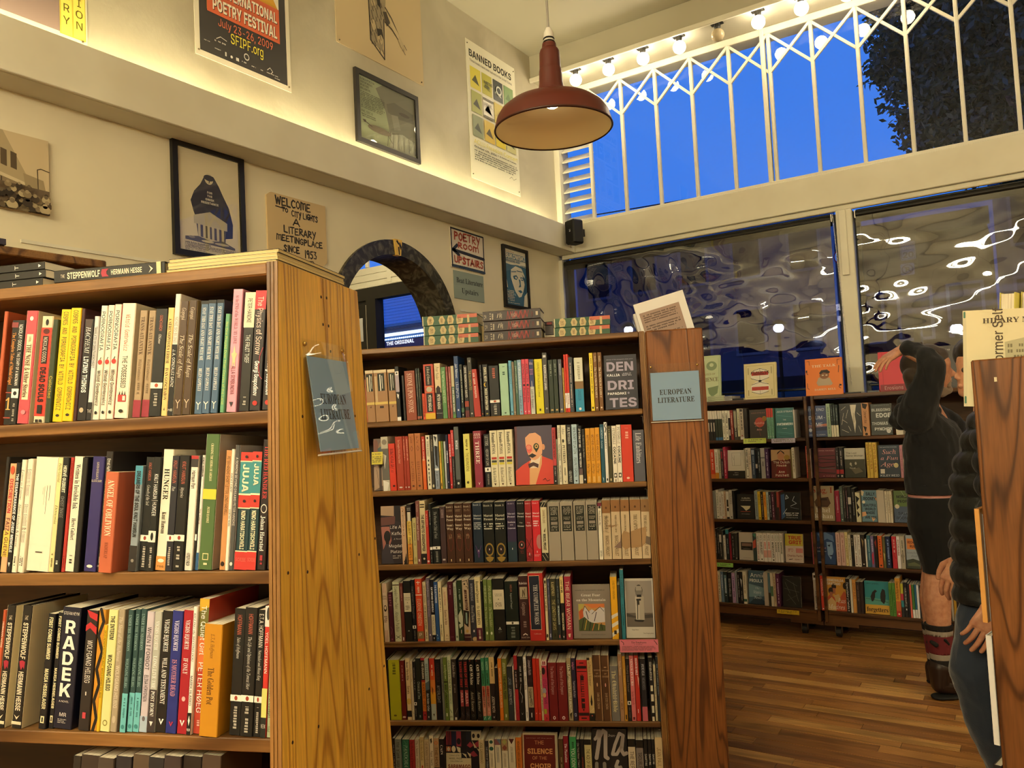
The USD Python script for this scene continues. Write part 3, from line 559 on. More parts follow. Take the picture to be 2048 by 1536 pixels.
framed('narrow black-framed blue portrait poster near the window corner', 5.012, 5.372, 2.396, 2.884, .026, '3f6f80',
  ['R 0 0 1 1 e2d8b8', 'Y 3c6c80 0,.26 .3,.27 .62,.25 1,.28 1,1 0,1', 'Y e2d8b8 .28,.36 .5,.28 .78,.3 .92,.42 .9,.6 .82,.72 .72,.82 .6,.84 .44,.74 .34,.62 .26,.5', 'Y 3c6c80 .36,.47 .52,.44 .6,.48 .52,.53 .4,.52', 'Y 3c6c80 .7,.46 .86,.46 .84,.52 .74,.52', 'E .5 .49 .05 .018 e2d8b8', 'E .78 .49 .04 .016 e2d8b8', 'Y 3c6c80 .62,.5 .7,.52 .72,.64 .6,.66 .66,.6', 'Y 3c6c80 .56,.72 .7,.7 .78,.73 .68,.76', 'Y 2f5a6e .8,.4 .95,.5 .96,.8 .84,.7 .9,.58', 'Y e2d8b8 .86,.8 1,.72 1,1 .8,1', 'S 3c6c80 .02 .3,.4 .5,.38', 'S 3c6c80 .02 .55,.36 .8,.36', 'Y e2d8b8 0,.5 .06,.56 .1,.7 0,.68',
   'L .04 .05 .022 a03c2c City Lights Presents', 'Lb .0 .05 .001 a03c2c .', 'Fb .02 .98 .16 .09 e2d8b8 BUKOWSKI', 'R 0 .065 1 .17 3c6c80', 'Fb .03 .97 .158 .085 e8dcb8 BUKOWSKI', 'Fb .04 .7 .225 .045 3c6c80 READING HIS', 'Lb .72 .28 .035 3c6c80 POETRY', 'G .04 .74 .4 .94 7 e2d8b8', 'F .05 .62 .97 .02 e2d8b8 benefit'])
poster('dark grey festival poster with orange beach scene and yellow web address', 2.371, 2.976, 3.398, 4.25, 'e2d6b4',
  ['R .045 0 .955 .965 3f3b36', 'R .12 0 .88 .70 d8a030', 'Y 5f9aa0 .5,0 .88,0 .88,.44', 'Y e8dcb8 .46,0 .56,0 .88,.40 .88,.5', 'Y d8763a .3,0 .5,0 .48,.12 .38,.18', 'Y c8602e .36,.1 .46,.08 .44,.36 .38,.36', 'R .12 .485 .88 .71 d2643c', 'S 2a3a48 .006 .55,.3 .6,.24 .63,.32 .68,.27 .7,.36 .76,.32 .8,.42', 'Fb .145 .86 .588 .07 3a2a20 SF INTERNATIONAL', 'Fb .14 .855 .584 .07 efe2c0 SF INTERNATIONAL', 'Fb .175 .855 .69 .075 3a2a20 POETRY FESTIVAL', 'Fb .17 .85 .686 .075 efe2c0 POETRY FESTIVAL',
   'F .22 .80 .775 .048 d8704a July 23-26, 2009', 'F .34 .69 .85 .062 e6d23e SFIPF.org', 'S e0d8c4 .006 .2,.86 .24,.84 .3,.85', 'G .18 .87 .3 .885 1 d8d0bc', 'G .08 .895 .14 .905 1 d8d0bc', 'G .18 .92 .25 .93 1 d8d0bc', 'R .28 .92 .295 .945 d8d0bc', 'E .345 .935 .012 .009 d8d0bc', 'R .39 .925 .42 .945 d8d0bc', 'G .45 .93 .5 .945 1 d8d0bc', 'E .5 .895 .028 .022 d8d0bc', 'E .5 .895 .02 .015 3f3b36', 'G .55 .935 .6 .945 1 d8d0bc', 'G .64 .935 .68 .945 1 d8d0bc', 'S d8d0bc .006 .72,.92 .75,.9 .78,.92 .76,.935', 'G .7 .935 .88 .945 1 d8d0bc', 'G .8 .95 .86 .96 1 d8d0bc'])
poster('pale sheet with an ink drawing of a figure built from faces, arm stretched out', 3.338, 4.152, 3.832, 4.45, 'cbb484',
  ['Y 6a5c46 .2,0 .42,0 .44,.12 .4,.22 .34,.2 .24,.1', 'Y 9a8a68 .4,0 .56,0 .56,.3 .5,.86 .36,.8 .36,.5 .38,.2', 'Y c0aa7c .42,.05 .48,.05 .47,.2 .43,.2', 'S 3a3226 .012 .36,.3 .37,.8', 'S 3a3226 .012 .37,.8 .52,.93', 'S 3a3226 .01 .52,.93 .53,.5', 'Y 3a3226 .4,.02 .44,.08 .42,.26 .39,.2', 'E .405 .62 .03 .055 c0aa7c', 'E .475 .74 .032 .05 c0aa7c', 'Y 3a3226 .44,.64 .5,.62 .52,.72 .49,.68 .45,.72', 'E .41 .38 .025 .04 c0aa7c', 'Y 3a3226 .45,.25 .49,.3 .5,.4 .46,.38', 'Y 4a4030 .52,.42 .56,.4 .6,.5 .56,.56', 'S 3a3226 .01 .55,.36 .62,.44 .7,.58', 'S 3a3226 .01 .54,.52 .62,.56 .7,.64', 'Y cbb484 .6,.44 .72,.6 .7,.64 .6,.52', 'Y c0aa7c .7,.58 .76,.66 .78,.72 .75,.7 .74,.74 .69,.64', 'S 3a3226 .006 .76,.66 .79,.70', 'S 3a3226 .006 .74,.72 .77,.76'] + ['S 3a3226 .006 %.3f,%.3f %.3f,%.3f' % (.37 + .013 * (i * 7 % 11), .3 + .045 * (i % 13), .38 + .013 * (i * 7 % 11), .34 + .045 * (i % 13)) for i in range(36)])
B = ['R 0 0 1 1 e4dcb8', 'Fb .05 .92 .115 .052 2e2c20 BANNED BOOKS', 'F .06 .93 .15 .018 2e2c20 These books have been banned in the United States']
cols = ['d8c840', 'b8b038', '3c4038', '7c9a58', 'a8a850', 'e8e0c8', 'd0b850', 'c8b848', '8a9068', 'd0b040', 'd8c030', 'c8c080']
for j in range(3):
    for i in range(4):
        x, y = .06 + i * .225, .185 + j * .175; B += ['R %.3f %.3f %.3f %.3f %s' % (x, y, x + .2, y + .155, cols[j * 4 + i]), 'Y %s %.3f,%.3f %.3f,%.3f %.3f,%.3f' % (['4a4a20', '8a8a20', 'c8c8b0', '5a7a40', '3a3a20', 'e8e0c8', 'b8a040', '6a6a50', '3a4030', '4a4020', '8a7a20', '5a5a40'][j * 4 + i], x + .03, y + .1, x + .1, y + .05, x + .17, y + .12)]
B += ['Lb .31 .26 .02 3a3a18 NATIVE', 'Lb .33 .29 .02 3a3a18 SON', 'E .615 .26 .06 .035 d8d8c0', 'E .615 .26 .04 .022 3c4038', 'R .285 .37 .485 .385 6a6450', 'L .30 .43 .024 5a5648 HOWL', 'R .285 .50 .485 .515 6a6450', 'F .06 .95 .745 .03 d8c850 ACLU Freedom Concert', 'Fb .06 .5 .775 .016 3a3828 October 4th, 2004', 'G .52 .76 .95 .775 1 3a3828', 'G .06 .79 .95 .87 5 3a3828', 'S 3a3828 .004 .75,.9 .8,.88 .84,.9 .9,.88']
poster('tall pale poster with a grid of yellow and green covers under bold black heading', 4.665, 5.33, 3.322, 4.375, 'e4dcb8', B)
poster('poster cut off at the upper left corner, mauve with a yellow lettered strip', 1.15, 1.835, 3.215, 3.95, 'e8dcb0',
  ['R 0 0 .83 .955 8c7668', 'Y d8c89c .1,.2 .3,.4 .5,.75 .46,.8 .36,.7 .2,.5', 'S d8c89c .02 .42,.6 .5,.72 .47,.78 .55,.84', 'R .83 0 .99 .965 c8b040', 'R .838 0 .905 .96 e6d45a', 'R .914 0 .985 .96 e6d45a'] + ['T %.3f %.3f .045 6a5a18 %s' % (.87, .45 + i * .075, c) for i, c in enumerate("LIBRARY")] + ['T %.3f %.3f .045 6a5a18 %s' % (.95, .36 + i * .068, c) for i, c in enumerate("EXTENSION")])
t, W, H = wallthing('photograph', 'unframed sepia street photograph with a crowd, mounted at the left edge', 'photograph', 1.2, 1.657, 2.443, 2.755)
obj('mount_board', bx(0, W, -.014, -.001, 0, H, .001), paint('c8b284', .6), t)
rr = random.Random(3); P = ['R 0 0 1 1 cdb78a', 'Y b09c72 0,0 .62,0 .86,.66 .8,.72 0,.5', 'Y 8a7654 0,.38 .82,.66 .84,.8 0,.72', 'Y d0bc90 0,.32 .8,.62 .8,.66 0,.38'] + ['Y 5a4a32 %.2f,%.2f %.2f,%.2f %.2f,%.2f %.2f,%.2f' % (x, .05 + .3 * x, x + .05, .07 + .3 * x, x + .05, .28 + .3 * x, x, .26 + .3 * x) for x in (.1, .24, .38, .5, .6, .68)] + ['R %.2f %.2f %.2f .75 4a3c28' % (x, .45 + .25 * x, x + .012) for x in (.1, .25, .38, .5, .6)] + ['Y a08c64 .78,.5 .95,.55 .97,.7 .8,.7', 'S 4a3c28 .008 .905,.72 .9,.42 .93,.4 1,.42', 'Y 6b5840 0,.62 1,.68 1,1 0,1']
for i in range(90):
    x, y = rr.random(), .64 + .34 * rr.random() ** .8; s = .016 + .05 * (y - .6); P += ['E %.3f %.3f %.3f %.3f %s' % (x, y + s * 1.6, s * 1.5, s * 1.8, rr.choice(['3e3222', '564630', '2e2418', '8a7652', 'b8a478', '4a3c2a'])), 'E %.3f %.3f %.3f %.3f %s' % (x, y, s * .7, s * .95, rr.choice(['a08c66', '6a5a40', '3e3222', 'b8a478', '7c6a4c']))]
art(t, P, W, H, -.014, .00012)
# hand-lettered signs
HAND = {'A': '0,0 .5,1 1,0|.2,.35 .8,.35', 'B': '0,0 0,1 .7,.9 .7,.6 0,.5 .9,.4 .8,.05 0,0', 'C': '.95,.85 .5,1 .1,.7 .05,.3 .45,0 .95,.12', 'E': '.9,1 .1,.95 .05,0 .95,.05|.05,.5 .7,.52', 'G': '.95,.85 .5,1 .08,.65 .1,.2 .55,0 .9,.2 .9,.45 .5,.45', 'H': '.05,1 .05,0|.95,1 .95,0|.05,.5 .95,.5', 'I': '.5,1 .5,0', 'L': '.1,1 .1,.05 .9,0', 'M': '.0,0 .08,1 .5,.85 .5,.1|.5,.85 .95,.95 1,0', 'N': '.05,0 .1,1 .9,0 .95,1', 'O': '.5,1 .1,.7 .1,.25 .5,0 .9,.3 .9,.7 .5,1', 'P': '.1,0 .15,1 .8,.9 .85,.6 .15,.45', 'R': '.1,0 .12,1 .8,.9 .8,.6 .15,.48 .95,0', 'S': '.9,.85 .5,1 .15,.8 .8,.35 .75,.08 .3,0 .05,.15', 'T': '0,.95 1,1|.5,.97 .48,0', 'U': '.05,1 .15,.15 .5,0 .85,.15 .95,1', 'W': '0,1 .25,0 .5,.8 .75,0 1,1', 'Y': '.05,1 .45,.5|.95,1 .3,-.25', '1': '.5,1 .5,0', '9': '.85,.6 .3,.5 .2,.85 .6,1 .85,.85 .8,0', '5': '.9,1 .25,.95 .2,.6 .75,.55 .85,.2 .4,0 .1,.1', '3': '.1,.95 .8,.95 .4,.6 .9,.4 .75,.05 .1,.05', ' ': ''}
def hand(s, x0, x1, y, h, col, wd, rng):
    """Brush lettering as strokes: baseline y (down), cap height h."""
    wts = [.45 if c in 'I1' else 1.25 if c in 'MW' else .5 if c == ' ' else 1 for c in s]; tot = sum(wts) * 1.22; x = x0; out = []
    for c, w in zip(s, wts):
        cw = (x1 - x0) * w / tot; dy = rng.uniform(-.06, .06) * h
        for st in HAND[c].split('|'):
            if st: out.append('S %s %.4f ' % (col, wd * rng.uniform(.8, 1.2)) + ' '.join('%.4f,%.4f' % (x + float(p.split(',')[0]) * cw, y + dy - float(p.split(',')[1]) * h) for p in st.split()))
        x += cw * 1.22
    return out
rr = random.Random(21); INK = '2e2618'
t, W, H = wallthing('welcome_sign', 'cream board hand-lettered in black brush with a welcome to the shop', 'sign', 2.772, 3.19, 2.43, 2.80)
obj('board', xz_to(extr(Polygon([(0, 0), (.30, 0), (W - .06, .0), (W, .04), (W, H), (.03, H), (0, H - .02)]).buffer(-.004).buffer(.004), .010), 0), paint('cfb27c', .55), t)
I = hand('WELCOME', .14, .74, .155, .115, INK, .021, rr) + hand('TO', .24, .35, .245, .06, INK, .013, rr) + hand('CITY LIGHTS', .40, .86, .285, .085, INK, .016, rr) + hand('A', .42, .55, .42, .1, INK, .018, rr) + hand('LITERARY', .26, .82, .55, .095, INK, .018, rr) + hand('MEETINGPLACE', .14, .93, .68, .085, INK, .017, rr) + hand('SINCE', .25, .52, .83, .09, INK, .018, rr) + hand('1953', .60, .82, .87, .11, INK, .017, rr) + ['S %s .012 .40,.93 .55,.95 .70,.98 .78,.96 .74,.91 .66,.92' % INK, 'S %s .016 .14,.19 .3,.2' % INK]
art(t, I, W, H, -.010, .0004)
t, W, H = wallthing('poetry_sign', 'white sign with red brush lettering and a black arrow pointing left', 'sign', 4.366, 4.766, 2.617, 2.897)
obj('board', bx(0, W, -.010, -.001, 0, H, .001), paint('e4d4b4', .55), t); RB = 'a8442a'
art(t, ['S 22252c .03 .01,.01 .99,.03 .985,.6 .99,.98', 'S 2c3c4c .05 .99,.975 .4,.96 .02,.96', 'S 22252c .03 .02,.96 .012,.01'] + hand('POETRY', .1, .9, .27, .19, RB, .03, rr) + hand('ROOM', .2, .85, .47, .13, RB, .026, rr) + ['S 22252c .055 .06,.56 .98,.62', 'S 22252c .06 .17,.42 .05,.555 .22,.66'] + hand('UPSTAIRS', .08, .97, .87, .16, RB, .03, rr), W, H, -.010, .0004)
t, W, H = wallthing('beat_sign', 'small grey-green card sign with dark lettering below the red arrow sign', 'sign', 4.388, 4.75, 2.40, 2.598)
obj('card', bx(0, W, -.005, -.001, 0, H), paint('8f9a88', .6), t)
art(t, ['Fr .08 .96 .42 .2 2a3230 Beat Literature', 'Fr .24 .8 .78 .2 2a3230 Upstairs'], W, H, -.005, .0004)
# tall case against the left wall, and what stands on and in it
t = thing('wall_bookcase', 'tall dark wooden bookcase against the left wall at the picture edge', 'bookcase', (-3.0, .2, 0))
obj('top_board', bx(-.31, .0, 0, 1.52, 2.19, 2.221, .004), SHELFX, t); obj('side_panel', bx(-.31, 0, 1.495, 1.518, 0, 2.189), REDFIR, t); obj('side_panel', bx(-.31, 0, 0.002, .025, 0, 2.189), REDFIR, t); obj('back_panel', bx(-.312, -.30, .026, 1.494, 0, 2.189), CASEDARK, t)
for z in (.05, .38, .72, 1.08, 1.44, 1.83): obj('shelf', bx(-.299, -.004, .026, 1.494, z - .025, z), SHELFX, t)
# ================================================================ BOOKCASES
class Fr:
    """A bookcase's frame: origin on its front plane, turned about z; the front may lean back (slope t) above or below height z0."""
    def __init__(s, o, rz, t=0.0, z0=0.0):
        s.o = np.array([o[0], o[1], 0.0]); s.rz, s.t, s.z0 = rz, t, z0; a = math.radians(rz)
        s.u = np.array([math.cos(a), math.sin(a), 0]); s.n = np.array([-s.u[1], s.u[0], 0])
    def hit(s, px, py):
        q = onp(px, py, s.o + [0, 0, s.z0], s.n - s.t * _z); return (q - s.o) @ s.u, q[2]
    def P(s, u, d, z): return s.o + u * s.u + (d + s.t * (z - s.z0)) * s.n + z * _z
FL = Fr((-1.064, .913), 21.3, .0525, 1.80); FM = Fr((-1.268, 2.896), 24.9); FW = Fr((0, 5.481), 0.0); FR_ = Fr((-.119, 2.286), -13.3)
def slab_x(u0, u1, d0, d1, z0, z1, b=.003): return bx(u0, u1, d0, d1, z0, z1, b)
# near left case: leaning front, wider at the foot, end wall of two wide boards
c = thing('bookcase', 'honey-coloured wooden bookcase in the left foreground with a blue sign on its end', 'bookcase', FL.P(0, 0, 0) - FL.n * FL.t * (0 - FL.z0), rz=21.3)
fd = lambda z: FL.t * (z - FL.z0)
seam = lambda z: .173 + (1.80 - z) * .036
rear = lambda z: .341 + (1.80 - z) * .0935
for a, b_, mt in ((lambda z: fd(z), lambda z: seam(z) - .0012, HONEY), (lambda z: seam(z) + .0012, rear, HONEY2)):
    p = Polygon([(a(0), 0), (b_(0), 0), (b_(1.8), 1.8), (a(1.8), 1.8)]).buffer(-.002).buffer(.002, quad_segs=2)
    obj('end_board', xf(extr(p, .02), [[0, 0, 1, -.02], [1, 0, 0, 0], [0, 1, 0, 0]]), mt, c)
obj('edge_strip', cat(*[xf(extr(Polygon([(fd(0) - .003, 0), (fd(0) - .0006, 0), (fd(1.8) - .0006, 1.8), (fd(1.8) - .003, 1.8)]), w), [[0, 0, 1, -.02 + o], [1, 0, 0, 0], [0, 1, 0, 0]]) for o, w in ((0, .006), (.0075, .005), (.014, .006))]), PLY, c)
obj('far_end_board', xf(extr(Polygon([(fd(0), 0), (rear(0), 0), (rear(1.8), 1.8), (fd(1.8), 1.8)]), .02), [[0, 0, 1, -1.27], [1, 0, 0, 0], [0, 1, 0, 0]]), HONEY2, c)
obj('top_board', bx(-1.249, -.0205, .0, .34, 1.778, 1.80, .003), SHELFX, c)
obj('back_panel', xf(extr(Polygon([(.205, .03), (.213, .03), (.213, 1.777), (.205, 1.777)]), 1.228), [[0, 0, 1, -1.249], [1, 0, 0, 0], [0, 1, 0, 0]]), CASEDARK, c)
LZ = [1.544, 1.277, 1.008, .735, .46, .19]
for z in LZ:
    f0 = fd(z) + .0015; k_ = -FL.t; P_ = lambda d_, h_: (d_, z + k_ * (d_ - f0) + h_)
    obj('shelf', xf(extr(Polygon([P_(f0, -.022), P_(.203, -.022), P_(.203, 0), P_(f0, 0)]).buffer(-.002).buffer(.002, quad_segs=3), 1.2285), [[0, 0, 1, -1.249], [1, 0, 0, 0], [0, 1, 0, 0]]), SHELFX, c)
NAILS = [(642, 594), (653, 596), (646, 649), (657, 652), (661, 703), (605, 833), (710, 832), (576, 1146), (615, 1144), (718, 1109), (637, 1453), (585, 1485), (738, 1378), (768, 1332), (750, 1077)]
for px, py in NAILS:
    q = onp(px, py, FL.o, FL.u) - FL.P(0, 0, 0) + FL.n * fd(0); d = q @ FL.n
    obj('nail_head', xf(lathe([(0, .0008), (.0028, .0006), (.003, 0)], 10), [[0, 0, 1, 0], [1, 0, 0, d], [0, 1, 0, q[2] + FL.P(0, 0, 0)[2]]]), paint('2a1608', .6), c)
# middle case
c = thing('bookcase', 'tall wooden bookcase in the middle with six packed shelves under the red lamp', 'bookcase', FM.o, rz=24.9)
MZ = [1.536, 1.2495, .9475, .636, .321, .02]
for x in (-1.36, -.0105): obj('side_panel', bx(x, x + .021, 0, .30, 0, 1.842, .002), REDFIR, c)
obj('edge_strip', cat(*[bx(-.0105 + o, -.0105 + o + w, -.0022, -.0004, 0, 1.84) for o, w in ((0, .006), (.0075, .005), (.014, .006))]), PLY, c)
obj('top_board', bx(-1.338, -.011, 0, .30, 1.82, 1.842, .003), SHELFX, c); obj('back_panel', bx(-1.338, -.011, .272, .28, .021, 1.819), CASEDARK, c)
for z in MZ: obj('shelf', bx(-1.338, -.011, .002, .271, z - .022, z, .004), SHELFX, c)
for z in MZ[:5]: obj('shelf_clip', tube([(-.022, .004, z - .03), (-.014, .001, z - .03), (-.0125, .002, z - .06)], .0012, 5), STEEL, c)
# the case seen end-on beside it
c = thing('bookcase', 'reddish wooden bookcase end carrying a blue sign, right of the middle bookcase', 'bookcase', FM.o, rz=24.9)
obj('end_panel', bx(.0145, .2365, 0, .02, 0, 1.842, .006), REDFIR, c); obj('edge_strip', bx(.0115, .0141, .001, .02, 0, 1.838), PLY, c)
obj('back_panel', bx(.0145, .03, .0205, 1.1, 0, 1.80), CASEDARK, c); obj('top_board', bx(.0305, .21, .0205, 1.1, 1.64, 1.66), REDFIR2, c); obj('far_end', bx(.0145, .2365, 1.101, 1.12, 0, 1.84), REDFIR2, c)
for z in (.02, .33, .65, .97, 1.29): obj('shelf', bx(.0305, .22, .0205, 1.1, z, z + .02), REDFIR2, c)
# two rolling cases under the windows
WL = (-2.42, -1.247); WR = (-1.222, -.06)
WZ = [1.312, 1.042, .760, .475, .176]
def wcase(label, x0, x1):
    c = thing('rolling_bookcase', label, 'bookcase', (0, FW.o[1], 0))
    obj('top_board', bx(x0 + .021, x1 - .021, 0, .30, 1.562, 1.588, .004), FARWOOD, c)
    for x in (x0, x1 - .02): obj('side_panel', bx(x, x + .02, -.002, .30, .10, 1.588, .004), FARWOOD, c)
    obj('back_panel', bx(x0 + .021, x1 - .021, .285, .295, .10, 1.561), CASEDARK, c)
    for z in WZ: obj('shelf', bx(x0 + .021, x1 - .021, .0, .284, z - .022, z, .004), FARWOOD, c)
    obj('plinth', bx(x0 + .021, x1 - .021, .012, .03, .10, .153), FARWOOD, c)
    for x in (x0 + .07, x1 - .12):
        obj('caster_block', bx(x - .08, x + .13, .02, .10, .078, .0995), FARWOOD, c)
        for y in (.05, .25):
            k = obj('caster', xf(tube([(-.016, 0, 0), (.016, 0, 0)], .0295, 18), [[1, 0, 0, x], [0, 1, 0, y + .015], [0, 0, 1, .03]]), paint('2a2620', .5), c)
            obj('caster_fork', cat(bx(x - .022, x - .018, y, y + .03, .028, .0775), bx(x + .018, x + .022, y, y + .03, .028, .0775), bx(x - .022, x + .022, y, y + .03, .0725, .0777)), STEEL, k)
wcase('dark wooden rolling bookcase under the left lower window', *WL); wcase('dark wooden rolling bookcase under the right window, behind the standing man', *WR)
# right foreground case, end-on
c = thing('bookcase', 'dark reddish bookcase end cut off by the right edge of the photograph', 'bookcase', FR_.o, rz=-13.3)
obj('end_panel', bx(.0, .38, 0, .02, 0, 1.602, .004), REDFIR2, c); obj('back_panel', bx(.2, .21, .0205, 1.0, 0, 1.60), CASEDARK, c); obj('far_end', bx(0, .38, 1.001, 1.02, 0, 1.60), REDFIR2, c)
for z in (.05, .33, .62, .92, 1.24): obj('shelf', bx(.004, .199, .0205, 1.0, z, z + .02), REDFIR2, c)
obj('shelf_right', bx(.211, .38, .0205, 1.0, 1.24, 1.26), REDFIR2, c); obj('top_board', bx(.211, .38, .0205, 1.0, 1.575, 1.595), REDFIR2, c)
obj('chip', bx(.05, .056, -.0006, 0, 1.545, 1.556), paint('d8c8a0', .7), c)

# ---------------------------------------------------------------- acrylic signs on the case ends
def acrylic(label, loc, rz, W, H, out, head):
    t = thing('acrylic_sign', label, 'sign', loc, rz=rz, rx=math.degrees(math.atan2(-out, H)) if out else 0)
    obj('sleeve_front', bx(0, W, -.0075, -.006, 0, H, .0005), ACRYL, t); obj('sleeve_back', bx(0, W, -.0025, -.001, 0, H + .028, .0005), ACRYL, t)
    obj('sleeve_fold', bx(0, W, -.008, -.0005, -.004, -.0005, .001), paint('cfc8b4', .15), t)
    obj('card', bx(.008, W - .008, -.0052, -.0032, .004, H - .006), paint('84a0b4', .6), t)
    M = np.eye(4); M[0, 3] = .008; M[2, 3] = .004
    art(t, ['Fr .17 .83 %.3f .115 1c2024 EUROPEAN' % head, 'Fr .12 .88 %.3f .115 1c2024 LITERATURE' % (head + .165)], W - .016, H - .01, -.0052, .0003, M)
    for x in (.012, W - .012): obj('screw', xf(lathe([(0, .0035), (.003, .003), (.0045, 0)], 12), [[1, 0, 0, x], [0, 0, -1, -.0025], [0, 1, 0, H + .017]]), BRASS, t)
q = onp(634, 909, FL.o + FL.u * .024, FL.u)
acrylic('blue literature section sign in a clear sleeve on the end of the near left bookcase', q, 21.3 + 90, .186, .185, .022, .50)
acrylic('blue literature section sign on the reddish end panel right of the middle bookcase', FM.P(.017, -.0012, 1.481), 24.9, .203, .198, 0, .47)

# ================================================================ BOOKS
ORD = ['first', 'second', 'third', 'fourth', 'fifth', 'sixth', 'seventh', 'eighth', 'ninth', 'tenth', 'eleventh', 'twelfth', 'thirteenth', 'fourteenth', 'fifteenth', 'sixteenth', 'seventeenth', 'eighteenth', 'nineteenth']
TENS = {2: 'twent', 3: 'thirt', 4: 'fort', 5: 'fift', 6: 'sixt'}
def ordinal(n):
    if n <= 19: return ORD[n - 1]
    a, b = divmod(n, 10); return TENS[a] + ('ieth' if b == 0 else 'y-' + ORD[b - 1])
import colorsys
def cname(h):
    r, g, b = (int(h[i:i + 2], 16) / 255 for i in (0, 2, 4)); H, L, S_ = colorsys.rgb_to_hls(r, g, b); H *= 360; c = max(r, g, b) - min(r, g, b)
    if L < .14 and c < .09: return 'black'
    if c < .075: return 'dark grey' if L < .33 else 'grey' if L < .62 else 'pale grey'
    if L > .70 and 20 < H < 65 and c < .34: return 'cream'
    d = 'dark ' if L < .26 else 'pale ' if L > .74 else ''
    if c < .16 and L < .3: d = 'dark '
    if H < 12 or H >= 345: n = 'maroon' if L < .24 else 'pink' if L > .62 else 'red'
    elif H < 24: n = 'brown' if L < .40 else 'orange'
    elif H < 42: n = 'brown' if L < .38 else 'tan' if c < .42 else 'orange'
    elif H < 66: n = 'olive' if L < .36 else 'khaki' if c < .3 else 'yellow'
    elif H < 165: n = 'green'
    elif H < 200: n = 'teal'
    elif H < 255: n = 'blue' if L > .2 else 'navy'
    else: n = 'purple' if H < 320 else 'pink'
    return (d + n) if n not in ('maroon', 'olive', 'navy', 'brown', 'pink', 'teal') else n
def book_mesh(t, w, d, h, col, side, thick=.0008, face=False, pages=PAGES):
    """Cover as one bent board round a page block: spine at the front (or, shown face out, at the left)."""
    e = min(.0012, w * .2); m = 0.0 if thick < .0015 else .003
    if face:
        U = Polygon([(e, 0), (w, 0), (w, thick), (thick, thick), (thick, d - thick), (w, d - thick), (w, d), (e, d), (0, d - e), (0, e)]); pg = bx(thick, w - .002 - m, thick, d - thick, m + .0004, h - m - .0004)
    else:
        U = Polygon([(e, 0), (w - e, 0), (w, e), (w, d), (w - thick, d), (w - thick, thick), (thick, thick), (thick, d), (0, d), (0, e)]); pg = bx(thick, w - thick, thick, d - .001 - m, m + .0004, h - m - .0004)
    cm = extr(U, h)
    obj('cover', cm, paint(col, .42), t); obj('page_block', pg, pages, t)
    if side and side != col and not face:
        obj('front_cover_print', cat(bx(w, w + .0003, .0012, d, 0, h), bx(-.0003, 0, .0012, d, 0, h)), paint(side, .42), t)
def look(col, w, h, items, far):
    th = 'thin' if w < .011 else 'thick' if w > .026 else ''; ta = 'tall' if h > .222 else 'short' if h < .172 else ''
    ft = ''
    for it in items:
        a = it.split()
        if a and a[0] == 'b' and cname(a[3]) != cname(col): ft = ' with %s band' % cname(a[3]); break
        if a and a[0] == 'p': ft = ' with white band'; break
    if not ft:
        for it in items:
            a = it.split()
            if a and a[0][0] in 'th' and len(a) > 3: ft = ' with %s lettering' % cname(a[3]); break
    return ' '.join(x for x in (th, ta, cname(col), 'book' + ft) if x)
BOOKS = []; SMALL = 8.6   # spines narrower than this many pixels in the photograph are joined
def row(fr, z, line, case, shelf, segs, lean=(0, 0), inset=.008, tilt=None, depth=.135, top=None, hard=False, faced=.05):
    """Stands one shelf of books: each line gives the left and right edges at the foot, the top edge, the colour and the spine's print."""
    (lx0, ly0), (lx1, ly1) = line; L = []
    for s, ox, oy, txt in segs:
        for ln in txt.strip().split('\n'):
            it = [q.strip() for q in ln.split(';')]; a = it[0].split(); face = a[0] == 'F'
            if face: a = a[1:]
            L.append((ox + s * float(a[0]), ox + s * float(a[1]), oy + s * float(a[2]), a[3], dict(q.split('=') for q in a[4:]), it[1:], face))
    prev = -9.0; rg = random.Random(hash_(case + shelf)); tl = math.degrees(math.atan(fr.t)) if tilt is None else tilt
    for i, (x0, x1, yt, col, kv, items, face) in enumerate(L):
        yl = lambda x: ly0 + (ly1 - ly0) * (x - lx0) / (lx1 - lx0)
        u0, u1 = fr.hit(x0, yl(x0))[0], fr.hit(x1, yl(x1))[0]
        u0 = max(u0, prev + .0007); u1 = max(u1 - .0004, u0 + .0035); w = u1 - u0; prev = u1
        h = fr.hit((x0 + x1) / 2, yt)[1] - z; f = (x0 - L[0][0]) / max(1, L[-1][0] - L[0][0]); le = lean[0] + (lean[1] - lean[0]) * f + float(kv.get('a', 0))
        if top: h = min(h, top)
        n = i + 1
        if face:
            d = .018; lab = '%s book shown face out, %s from left, %s shelf, %s' % (cname(col), ordinal(n), shelf, case)
            loc = fr.P(u0, inset + .012 + float(kv.get('d', 0)), z + .0006 + d * .105); h = h / math.cos(math.radians(6))
            t = thing('book', lab, 'book', loc, rz=fr.rz, rx=-6 - tl, ry=le, group='books on the %s shelf of the %s' % (shelf, case))
            book_mesh(t, w, d, h, col, None, face=True); art(t, items, w, h, 0.0, .0002, rng=rg)
        else:
            lab = '%s, %s from left, %s shelf, %s' % (look(col, w, h, items, 0), ordinal(n), shelf, case)
            d = float(kv.get('n', depth)); dd = inset + rg.uniform(-.003, .004) + float(kv.get('d', 0)); lr = math.radians(le)
            loc = fr.P(u0, dd, z + .0005 + max(0, w * math.sin(lr)))
            t = Sink(loc, fr.rz, -tl, le) if x1 - x0 < SMALL else thing('book', lab, 'book', loc, rz=fr.rz, rx=-tl, ry=le, group='books on the %s shelf of the %s' % (shelf, case))
            book_mesh(t, w, d, h / math.cos(lr), col, kv.get('k'), .0022 if 'hc' in kv else .0008)
            art(t, items, w, h / math.cos(lr), 0.0, .00022, rng=rg)
        if not isinstance(t, Sink): BOOKS.append(lab)
def hash_(s): return sum(ord(c) * (i + 3) for i, c in enumerate(s)) % 99991
